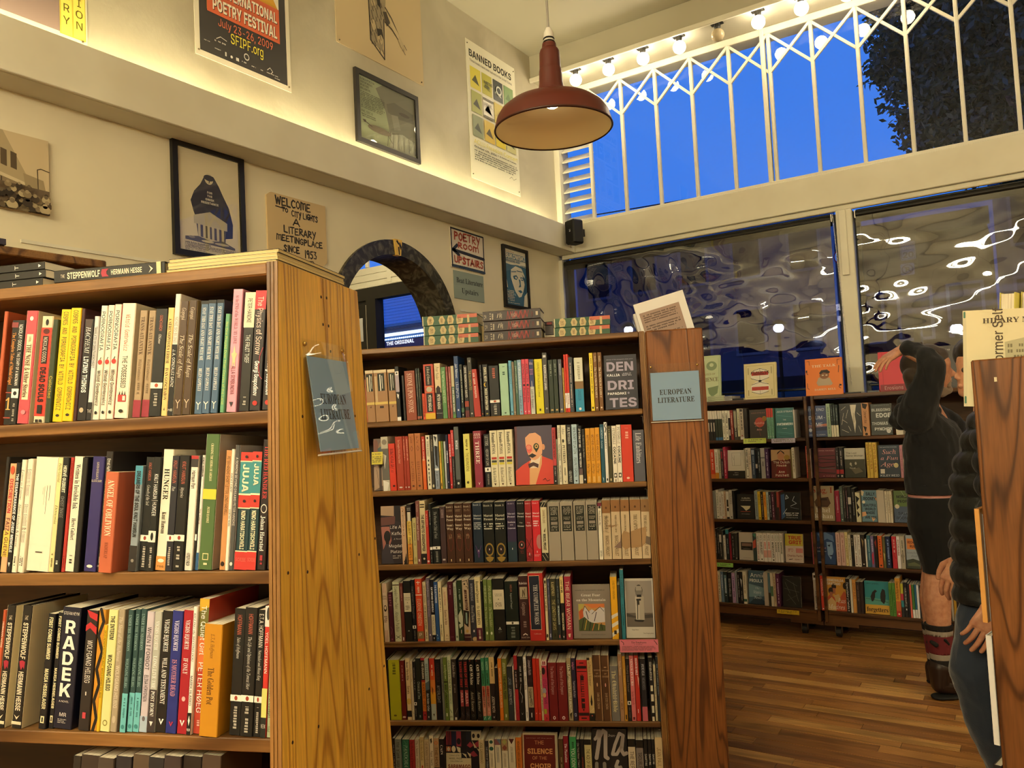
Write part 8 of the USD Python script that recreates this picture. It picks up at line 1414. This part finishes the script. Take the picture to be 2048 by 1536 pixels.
# books around the right foreground case
q = CAM + ray(1928, 813) * 2.02
t = thing('book', 'cream hardcover with serif lettering standing before the right bookcase end', 'book', q, rz=4, ry=3.2)
W, H = .215, .245
book_mesh(t, W, .028, H, 'ddcf9f', None, .002, face=True)
art(t, ['R 0 0 .035 1 cfc49a', 'S 4a7a60 .02 .018,.02 .018,.07', 'S 4a7a60 .02 .018,.9 .018,.96', 'Fr .2 1.0 .14 .055 4a3a28 HILARY MANTEL', 'Y b8ae84 .42,.34 .7,.28 .74,.9 .44,.92', 'G .45 .36 .7 .88 9 7a7050'], W, H, 0.0, .0003)
M = np.array([[0, 0, -1, 0], [0, 1, 0, 0], [1, 0, 0, 0.0]])
v, f, w = text2d('My Former Self', 's'); sz = .022
obj('lettering', (np.c_[.075 - v[:, 1] * -1 * 0 - .0 + (-v[:, 1] * sz) + .012, np.full(len(v), -.0016), .05 + v[:, 0] * sz * .9], f), paint('4a3a28', .5), t)
for i, (px, wd, col, lab) in enumerate([(1997, .034, 'c8b848', 'yellow book standing fore-edge out on the right bookcase end'), (2040, .04, 'bfae4e', 'second yellow book at the right picture edge, fore-edge out')]):
    q = CAM + ray(px, 716) * 2.0; u_ = np.array([math.cos(math.radians(-13.3)), math.sin(math.radians(-13.3)), 0])
    t = thing('book', lab, 'book', np.array([q[0], q[1], 1.6055]), rz=-13.3, ry=5)
    U = Polygon([(0, 0), (wd, 0), (wd, .002), (.002, .002), (.002, .13), (wd, .13)]); d = .13
    obj('cover', xf(extr(Polygon([(0, 0), (.002, 0), (.002, d - .002), (wd - .002, d - .002), (wd - .002, 0), (wd, 0), (wd, d), (0, d)]), .165), np.eye(4)[:3]), paint(col, .45), t); obj('page_block', bx(.0022, wd - .0022, .004, d - .0022, .003, .162), PAGES, t)
for i, (d0, zz, wd, h, col, lab) in enumerate([(.04, .941, .012, .285, 'e0a050', 'orange-lettered paperback edge sticking out of the right bookcase'), (.06, .941, .012, .27, 'b8c0c4', 'pale grey paperback edge sticking out of the right bookcase'), (.035, .641, .014, .27, 'ece8dc', 'white book edge sticking out low on the right bookcase'), (.035, .351, .02, .24, '1c1a1c', 'black book edge with a white page block low on the right bookcase')]):
    t = thing('book', lab, 'book', FR_.P(-.011 - .007 * (i == 0), d0, zz), rz=-13.3 + 90)
    book_mesh(t, .15, wd, h, col, None, .002, face=True)

# the thinnest books, too small to pick apart, as one object
t = thing('thin_books', 'the thinnest books on the middle and window bookcases, packed between the others', 'books', kind='stuff')
VCOL = usdkit.material(stage, '/World/Looks/print_colour', {'a': ('attribute', {'attribute': 'tone'}), 'p': ('principled_bsdf', {'roughness': .45, 'specular_ior_level': .4})}, [('a.color', 'p.base_color')], surface='p.BSDF')
for nm, parts in STUFF.items():
    v, f = cat(*[(a, b) for a, b, _ in parts]); tone = np.vstack([np.tile(c_, (len(a), 1)) for a, _, c_ in parts]).astype(np.float32)
    o = UsdGeom.Mesh(obj(nm, (v, f), VCOL if nm != 'page_blocks' else PAGES, t, kind='stuff'))
    if nm != 'page_blocks': UsdGeom.PrimvarsAPI(o).CreatePrimvar('tone', Sdf.ValueTypeNames.Color3fArray, 'vertex').Set(Vt.Vec3fArray.FromNumpy(tone))
# ================================================================ PEOPLE
_sph = {}
def sph(p, r, n=20):
    k = (n,); 
    if k not in _sph: _sph[k] = m3.Manifold.sphere(1.0, n)
    r = np.broadcast_to(r, 3); return _sph[k].scale([float(q) for q in r]).translate([float(q) for q in p])
def hull(*pr): return m3.Manifold.batch_hull([sph(p, r) for p, r in pr])
def chain(*pr): return [hull(pr[i], pr[i + 1]) for i in range(len(pr) - 1)]
def fuse(parts, edge=.014, it=12, cuts=()):
    m = m3.Manifold.batch_boolean(parts, m3.OpType.Add).refine_to_length(edge).to_mesh()
    t = trimesh.Trimesh(np.array(m.vert_properties[:, :3]), np.array(m.tri_verts), process=True)
    trimesh.smoothing.filter_taubin(t, lamb=.5, nu=.52, iterations=it)
    return t
def cutm(t, normal, offset):
    """Keeps the side of the plane the normal points to, closed flat."""
    m = m3.Manifold(m3.Mesh(np.asarray(t.vertices, np.float32), np.asarray(t.faces, np.uint32)))
    if m.status() != m3.Error.NoError: return t
    k = m.trim_by_plane([float(q) for q in normal], float(offset)).to_mesh(); return trimesh.Trimesh(np.array(k.vert_properties[:, :3]), np.array(k.tri_verts), process=True)
def rumple(t, amp, sc, seed, stretch=(1, 1, 1)):
    n = np.array(t.vertex_normals); v = np.array(t.vertices); d = meshkit.fbm(v * sc * np.array(stretch) + 31, 3, seed) - .5
    t.vertices = v + n * (d * amp * 2)[:, None]; return t
def hand(w, fdir, out, size=1.0, curl=.5, thumb_side=1.0, spread=.2):
    """A hand from the wrist w: fdir to the fingertips, out is the back of the hand; four jointed fingers and a thumb."""
    f = np.array(fdir, float); f /= np.linalg.norm(f); o = np.array(out, float); o -= f * (o @ f); o /= np.linalg.norm(o); s = np.cross(f, o) * thumb_side; P = []
    L = .095 * size; pc = w + f * .012
    P += [hull((w, .024 * size), (pc + f * .02 + s * .014, .02 * size), (pc + f * .02 - s * .014, .02 * size))]
    kn = [pc + f * L * (.92 - .05 * abs(i - 1.2)) + s * (.030 - .020 * i) * size for i in range(4)]
    P += [hull((pc + f * .02 + s * .014, .017 * size), (pc + f * .02 - s * .016, .016 * size), (kn[0], .0125 * size), (kn[3], .011 * size))]
    for i, (k, ln) in enumerate(zip(kn, (.070, .079, .074, .058))):
        a = curl * (.75 + .12 * i); d0 = f + s * spread * (1.1 - .75 * i) * .4; d0 /= np.linalg.norm(d0); p = k; r = (.0096, .0098, .0094, .0084)[i] * size
        for j, (q, da) in enumerate(((.45, .5), (.32, .8), (.23, .5))):
            ang = a * sum((.5, .8, .5)[:j + 1]); d = d0 * math.cos(ang) - o * math.sin(ang); n = p + d * ln * q * size * 1.05
            P.append(hull((p, r), (n, r * .9))); p, r = n, r * .9
    b = pc + f * .018 + s * .026 * size; t1 = b + (f * .55 + s * .7 - o * .25) * .040 * size; t2 = t1 + (f * .85 + s * .25 - o * .3) * .034 * size; t3 = t2 + (f * .9 - o * .35) * .024 * size
    P += chain((b, .014 * size), (t1, .0115 * size), (t2, .0102 * size), (t3, .0085 * size))
    return P
SKIN = usdkit.material(stage, '/World/Looks/skin', {'p': ('principled_bsdf', {'base_color': (.52, .25, .145), 'roughness': .5, 'subsurface_weight': .12, 'subsurface_radius': (.01, .004, .002), 'subsurface_scale': .3, 'specular_ior_level': .35}), 'n': ('noise_texture', {'scale': 40.0, 'detail': 4.0}), 'r': ('rgb_ramp', {'ramp': [(.35, (.46, .20, .115)), (.65, (.58, .29, .175))]}), 'g': ('geometry', {})}, [('g.position', 'n.vector'), ('n.fac', 'r.fac'), ('r.color', 'p.base_color')], surface='p.BSDF')
def cloth(name, c, rough=.85, sheen=.3):
    return usdkit.material(stage, '/World/Looks/' + name, {'p': ('principled_bsdf', {'base_color': c, 'roughness': rough, 'sheen_weight': sheen, 'specular_ior_level': .25, 'sheen_roughness': .5}), 'g': ('geometry', {}), 'n': ('noise_texture', {'scale': 260.0, 'detail': 3.0}), 'b': ('bump', {'strength': .35, 'distance': .002})}, [('g.position', 'n.vector'), ('n.fac', 'b.height'), ('b.normal', 'p.normal')], surface='p.BSDF')
HOOD = cloth('charcoal_fleece', (.012, .012, .0135), .9, .12); SHORT = cloth('black_cotton', (.007, .007, .008), .9, .1); PUFF = cloth('black_nylon', (.011, .011, .0105), .42, .08); DENIM = cloth('dark_denim', (.022, .032, .055)); HAIRB = cloth('greying_brown_hair', (.045, .030, .02), .6, .2); BEARD = cloth('grey_beard', (.26, .19, .14), .8, .3); HAIRD = cloth('dark_brown_hair', (.02, .012, .008), .5, .1)
# ---- the standing man, facing right
heel = onz(1868, 1384, 0)
def mp(px, py, b=0.0): return onp(px, py, heel + b * _f0, _f0)
man = thing('person', 'standing man in black hoodie and shorts, one arm raised over his head, facing right', 'person', (heel[0], heel[1], 0))
def put(name, t, mat, who, base, **kw): obj(name, (np.array(t.vertices) - base, np.array(t.faces)), mat, who, smooth=True, **kw)
B0 = np.array([heel[0], heel[1], 0.0])
rw = mp(1806, 698, -.10)
body = [hull((mp(1842, 735), (.088, .088, .095)), (mp(1866, 728), (.078, .078, .088))), hull((mp(1880, 726, .02), .05), (mp(1880, 726, -.02), .05), (mp(1891, 768), .026), (mp(1894, 778), .02), (mp(1862, 774, .042), .026), (mp(1862, 774, -.042), .026), (mp(1856, 735, .05), .03), (mp(1856, 735, -.05), .03)),
        hull((mp(1896, 735), .009), (mp(1909, 748), .0105), (mp(1902, 751, .012), .009), (mp(1902, 751, -.012), .009)), hull((mp(1892, 727, .028), .014), (mp(1892, 727, -.028), .014)), hull((mp(1900, 762, .012), .009), (mp(1900, 762, -.012), .009)), hull((mp(1899, 769, .01), .009), (mp(1899, 769, -.01), .009)),
        hull((mp(1853, 742, -.082), (.012, .02, .032)), (mp(1857, 752, -.078), .01)), hull((mp(1853, 742, .082), (.012, .02, .032)), (mp(1857, 752, .078), .01)), hull((mp(1889, 741, -.034), .014), (mp(1886, 746, -.036), .012)), hull((mp(1889, 741, .034), .014), (mp(1886, 746, .036), .012))]
body += chain((mp(1850, 775), .058), (mp(1852, 812), .062), (mp(1856, 850), .10)) + [hull((mp(1852, 842, .15), .06), (mp(1852, 842, -.15), .06), (mp(1862, 915, .07), .105), (mp(1862, 915, -.07), .105)), hull((mp(1862, 915, .07), .105), (mp(1862, 915, -.07), .105), (mp(1866, 1000, .07), .11), (mp(1866, 1000, -.07), .11))]
body += chain((mp(1836, 826, -.18), .06), (mp(1866, 724, -.25), .043), (rw, .027)) + hand(rw, -_r0 * .85 + np.array([0, 0, -.45]), -_f0 * .3 + np.array([0, 0, 1.0]) - _r0 * .3, 1.0, .45, 1.0)
lw = mp(1972, 935, .16); body += chain((mp(1866, 838, .18), .06), (mp(1938, 880, .24), .043), (lw, .028)) + hand(lw, _r0 * .7 + np.array([0, 0, -.2]), np.array([0, 0, 1.0]), 1.0, .5, -1.0)
for b, dx in ((-.1, 0), (.12, -7)):
    body += chain((mp(1868 + dx, 1010, b * .8), .085), (mp(1876 + dx, 1140, b), .06), (mp(1873 + dx, 1192, b), .068), (mp(1878 + dx, 1255, b), .056), (mp(1884 + dx, 1335, b), .04), (mp(1886 + dx, 1365, b), .035)) + chain((mp(1878 + dx, 1366, b), .034), (mp(1935 + dx, 1376, b), .026))
put('body', fuse(body, .011, 8), SKIN, man, B0)
put('hair', fuse([hull((mp(1838, 730), (.094, .094, .098)), (mp(1856, 720), (.088, .088, .088))), hull((mp(1856, 720), (.088, .088, .086)), (mp(1876, 712, .02), .05), (mp(1876, 712, -.02), .05)), hull((mp(1826, 752, .04), .05), (mp(1826, 752, -.04), .05), (mp(1832, 770), .05))], .012, 8), HAIRB, man, B0)
put('beard', rumple(fuse([hull((mp(1896, 779), .023), (mp(1866, 778, .044), .024), (mp(1866, 778, -.044), .024), (mp(1884, 786), .024)), hull((mp(1866, 776, .046), .02), (mp(1860, 755, .06), .018)), hull((mp(1866, 776, -.046), .02), (mp(1860, 755, -.06), .018)), hull((mp(1901, 758, .016), .006), (mp(1901, 758, -.016), .006), (mp(1897, 772, .03), .012), (mp(1897, 772, -.03), .012))], .007, 5), .003, 60, 4), BEARD, man, B0)
for b in (-.043, .043): put('eye', trimesh.Trimesh(*ball(mp(1891, 740, b), .0085, 2)), paint('5a4a40', .2), man, B0)
for b in (-.036, .036): put('eyebrow', fuse([hull((mp(1895, 731, b * .5), .006), (mp(1888, 729, b * 1.5), .005))], .005, 3), HAIRB, man, B0)
hz = mp(1866, 982)[2]
ho = [hull((mp(1850, 842, .15), .08), (mp(1850, 842, -.15), .08), (mp(1866, 880, .09), .135), (mp(1866, 880, -.09), .135)), hull((mp(1866, 880, .09), .135), (mp(1866, 880, -.09), .135), (mp(1868, 955, .08), .13), (mp(1868, 955, -.08), .13)), hull((mp(1868, 955, .08), .13), (mp(1868, 955, -.08), .13), (mp(1866, 1012, .08), .118), (mp(1866, 1012, -.08), .118)),
      hull((mp(1812, 822, .07), .05), (mp(1812, 822, -.08), .05), (mp(1800, 842), .055)), hull((mp(1806, 805, -.05), .03), (mp(1835, 798, -.09), .03), (mp(1838, 800, .09), .03)), hull((mp(1840, 808, .10), .05), (mp(1840, 808, -.10), .05), (mp(1876, 838), .05))]
ho += chain((mp(1838, 832, -.17), .095), (mp(1848, 785, -.22), .082), (mp(1860, 732, -.26), .064), (mp(1852, 714, -.23), .055), (mp(1830, 701, -.17), .046), (mp(1815, 697, -.13), .040)) + chain((mp(1866, 842, .16), .09), (mp(1932, 876, .24), .066), (mp(1962, 920, .18), .048))
h_ = rumple(fuse(ho, .0125, 9), .024, 8.5, 3, (1, 1, .5)); h_ = rumple(h_, .010, 22, 8, (1, 1, .5)); h_ = cutm(h_, (0, 0, 1), hz); put('hoodie', h_, HOOD, man, B0)
rib = cutm(cutm(fuse([hull((mp(1867, 975, .08), .1285), (mp(1867, 975, -.08), .1285), (mp(1866, 1010, .08), .122), (mp(1866, 1010, -.08), .122))], .012, 4), (0, 0, 1), hz - .002), (0, 0, -1), -(hz + .05)); put('hoodie_rib', rib, HOOD, man, B0)
put('waistband', cutm(cutm(fuse([hull((mp(1866, 985, .075), .118), (mp(1866, 985, -.075), .118), (mp(1866, 1000, .075), .118), (mp(1866, 1000, -.075), .118))], .012, 3), (0, 0, 1), hz - .024), (0, 0, -1), -(hz - .001)), paint('c88a78', .8), man, B0, label='strip of pinkish shirt below the hoodie')
sz_ = mp(1878, 1136)[2]; sh_ = [hull((mp(1866, 1000, .08), .122), (mp(1866, 1000, -.08), .122), (mp(1866, 1050, .08), .118), (mp(1866, 1050, -.08), .118))]
for b, dx in ((-.1, 0), (.12, -5)): sh_ += chain((mp(1866, 1050, b * .8), .116), (mp(1880 + dx, 1130, b), .084), (mp(1882 + dx, 1170, b), .078))
put('shorts', cutm(cutm(rumple(fuse(sh_, .014, 6), .008, 8, 5), (0, 0, 1), sz_), (0, 0, -1), -(hz - .018)), SHORT, man, B0)
for b, dx in ((-.1, 0), (.12, -7)):
    sk = fuse(chain((mp(1876 + dx, 1235, b), .070), (mp(1883 + dx, 1325, b), .050), (mp(1885 + dx, 1350, b), .05)), .012, 4); zs_ = [mp(1878 + dx, y, b)[2] for y in (1247, 1258, 1268, 1305, 1317, 1345)]
    for k, (col, nm) in enumerate([('1a1614', 'sock_cuff'), ('9a8c78', 'sock_band'), ('6a2024', 'sock'), ('9a8c78', 'sock_band'), ('1a1614', 'sock_foot')]):
        put(nm, cutm(cutm(sk, (0, 0, 1), zs_[k + 1]), (0, 0, -1), -zs_[k]), paint(col, .9), man, B0)
    put('sock_pattern', fuse([hull((mp(1863 + dx, 1284, b - .055), .009), (mp(1872 + dx, 1290, b - .062), .012)), hull((mp(1890 + dx, 1280, b - .058), .008), (mp(1896 + dx, 1288, b - .05), .009))], .006, 2), paint('15110f', .9), man, B0)
    s_ = fuse([hull((mp(1880 + dx, 1336, b), .056), (mp(1880 + dx, 1366, b), .045)), hull((mp(1880 + dx, 1368, b), .044), (mp(1940 + dx, 1376, b), .042), (mp(1962 + dx, 1382, b), .028)), hull((mp(1884 + dx, 1345, b), .045), (mp(1925 + dx, 1370, b), .04))], .01, 5)
    put('shoe', cutm(s_, (0, 0, 1), .022), paint('2a1a12', .4), man, B0)
    so = fuse([hull((mp(1879 + dx, 1380, b) * [1, 1, 0] + [0, 0, .012], (.043, .043, .014)), (mp(1935 + dx, 1380, b) * [1, 1, 0] + [0, 0, .012], (.041, .041, .014)), (mp(1958 + dx, 1380, b) * [1, 1, 0] + [0, 0, .012], (.026, .026, .014)))], .012, 2); put('sole', cutm(so, (0, 0, 1), .0), paint('120d0a', .7), man, B0)
# ---- the other person in the quilted jacket, mostly behind the right bookcase
Q0 = CAM + ray(1985, 900) * 2.8; Q0[2] = 0
def qp(px, py, b=0.0): return onp(px, py, Q0 + b * _f0, _f0)
two = thing('person', 'person in a black quilted jacket and dark jeans stepping out behind the right bookcase', 'person', Q0)
body = [hull((qp(1985, 728), (.09, .09, .098)), (qp(1960, 722), (.078, .078, .085))), hull((qp(1943, 722, .02), .048), (qp(1943, 722, -.02), .048), (qp(1931, 782), .024), (qp(1966, 778, .042), .026), (qp(1966, 778, -.042), .026)), hull((qp(1925, 734), .009), (qp(1915, 754), .0105), (qp(1921, 757, .012), .009), (qp(1921, 757, -.012), .009)), hull((qp(1927, 725, .028), .013), (qp(1927, 725, -.028), .013)), hull((qp(1922, 772, .012), .009), (qp(1922, 772, -.012), .009)), hull((qp(1980, 742, -.082), (.012, .02, .032)), (qp(1978, 752, -.078), .01))]
body += chain((qp(1980, 780), .052), (qp(1985, 830), .06), (qp(1988, 880), .09)) + [hull((qp(1988, 870, .13), .06), (qp(1988, 870, -.13), .06), (qp(1985, 1010, .06), .09), (qp(1985, 1010, -.06), .09)), hull((qp(1985, 1010, .06), .09), (qp(1985, 1010, -.06), .09), (qp(1990, 1170, .07), .095), (qp(1990, 1170, -.07), .095))]
w1, w2 = qp(1922, 1112, .14), qp(1990, 1205, -.24)
body += chain((qp(1978, 870, .18), .055), (qp(1952, 1010, .2), .04), (w1, .026)) + hand(w1, -_r0 * .42 + np.array([0, 0, -.9]), -_f0 * .5 - _r0 * .85, 1.02, .75, 1.0) + chain((qp(2000, 870, -.18), .055), (qp(2012, 1040, -.24), .04), (w2, .026)) + hand(w2, -_r0 * .5 + np.array([0, 0, -.85]), -_r0 * .3 - _f0, 1.0, .55, -1.0)
for k_, a_, b in ((qp(1948, 1335, -.1), qp(2015, 1560, -.1), -.1), (qp(1995, 1350, .1), qp(2050, 1540, .1), .1)): body += chain((qp(1990, 1190, b * .8), .085), (k_, .055), (a_, .036)) + chain((a_, .036), (a_ + np.array([0, 0, -.06]) - _r0 * .12, .03))
put('body', fuse(body, .012, 8), SKIN, two, Q0)
put('hair', fuse([hull((qp(1985, 722), (.098, .098, .102)), (qp(1955, 706), (.08, .08, .07))), hull((qp(1955, 706), (.078, .078, .07)), (qp(1936, 700, .03), .036), (qp(1936, 700, -.03), .036)), hull((qp(1948, 730, -.062), .022), (qp(1990, 760, -.06), .045)), hull((qp(1995, 770), .06), (qp(1990, 735), .08))], .012, 6), HAIRD, two, Q0)
for b in (-.036, .036): put('eye', trimesh.Trimesh(*ball(qp(1929, 740, b), .010, 2)), paint('4a3a30', .2), two, Q0)
ja = [hull((qp(1988, 862, .13), .085), (qp(1988, 862, -.13), .085), (qp(1982, 960, .08), .125), (qp(1982, 960, -.08), .125)), hull((qp(1982, 960, .08), .125), (qp(1982, 960, -.08), .125), (qp(1985, 1150, .09), .125), (qp(1985, 1150, -.09), .125)), hull((qp(1985, 1150, .09), .125), (qp(1985, 1150, -.09), .125), (qp(1987, 1225, .09), .115), (qp(1987, 1225, -.09), .115)), hull((qp(1982, 812, .05), .05), (qp(1982, 812, -.05), .05), (qp(1985, 845), .08))]
ja += chain((qp(1980, 870, .17), .088), (qp(1952, 1005, .2), .075), (qp(1930, 1092, .16), .052)) + chain((qp(2000, 870, -.17), .088), (qp(2012, 1035, -.24), .075), (qp(1996, 1185, -.24), .05))
J = fuse(ja, .011, 8); v = np.array(J.vertices); n = np.array(J.vertex_normals); zz = v[:, 2] + .012 * np.sin(v @ _r0 * 16); J.vertices = v + n * (.020 * (np.abs(np.sin(math.pi * zz / .078)) ** .6 - .75) + .008 * (meshkit.fbm(v * 22, 2, 3) - .5))[:, None]
put('quilted_jacket', cutm(J, (0, 0, 1), qp(1985, 1188)[2]), PUFF, two, Q0)
je = [hull((qp(1988, 1180, .07), .108), (qp(1988, 1180, -.07), .108), (qp(1988, 1225, .07), .105), (qp(1988, 1225, -.07), .105))]
for k_, a_, b in ((qp(1948, 1335, -.1), qp(2015, 1560, -.1), -.1), (qp(1995, 1350, .1), qp(2050, 1540, .1), .1)): je += chain((qp(1988, 1215, b * .8), .105), (k_, .078), (k_ * .5 + a_ * .5, .07), (a_, .055))
put('jeans', rumple(rumple(fuse(je, .013, 7), .012, 9, 2), .004, 28, 6), DENIM, two, Q0)
for a_ in (qp(2015, 1560, -.1), qp(2050, 1540, .1)):
    s_ = fuse([hull((a_ + [0, 0, -.03], .05), (np.array([a_[0], a_[1], .04]), .045)), hull((np.array([a_[0], a_[1], .045]), .044), (np.array([a_[0], a_[1], .04]) - _r0 * .19, .036))], .012, 4); put('shoe', cutm(s_, (0, 0, 1), .002), paint('1c1a18', .5), two, Q0)
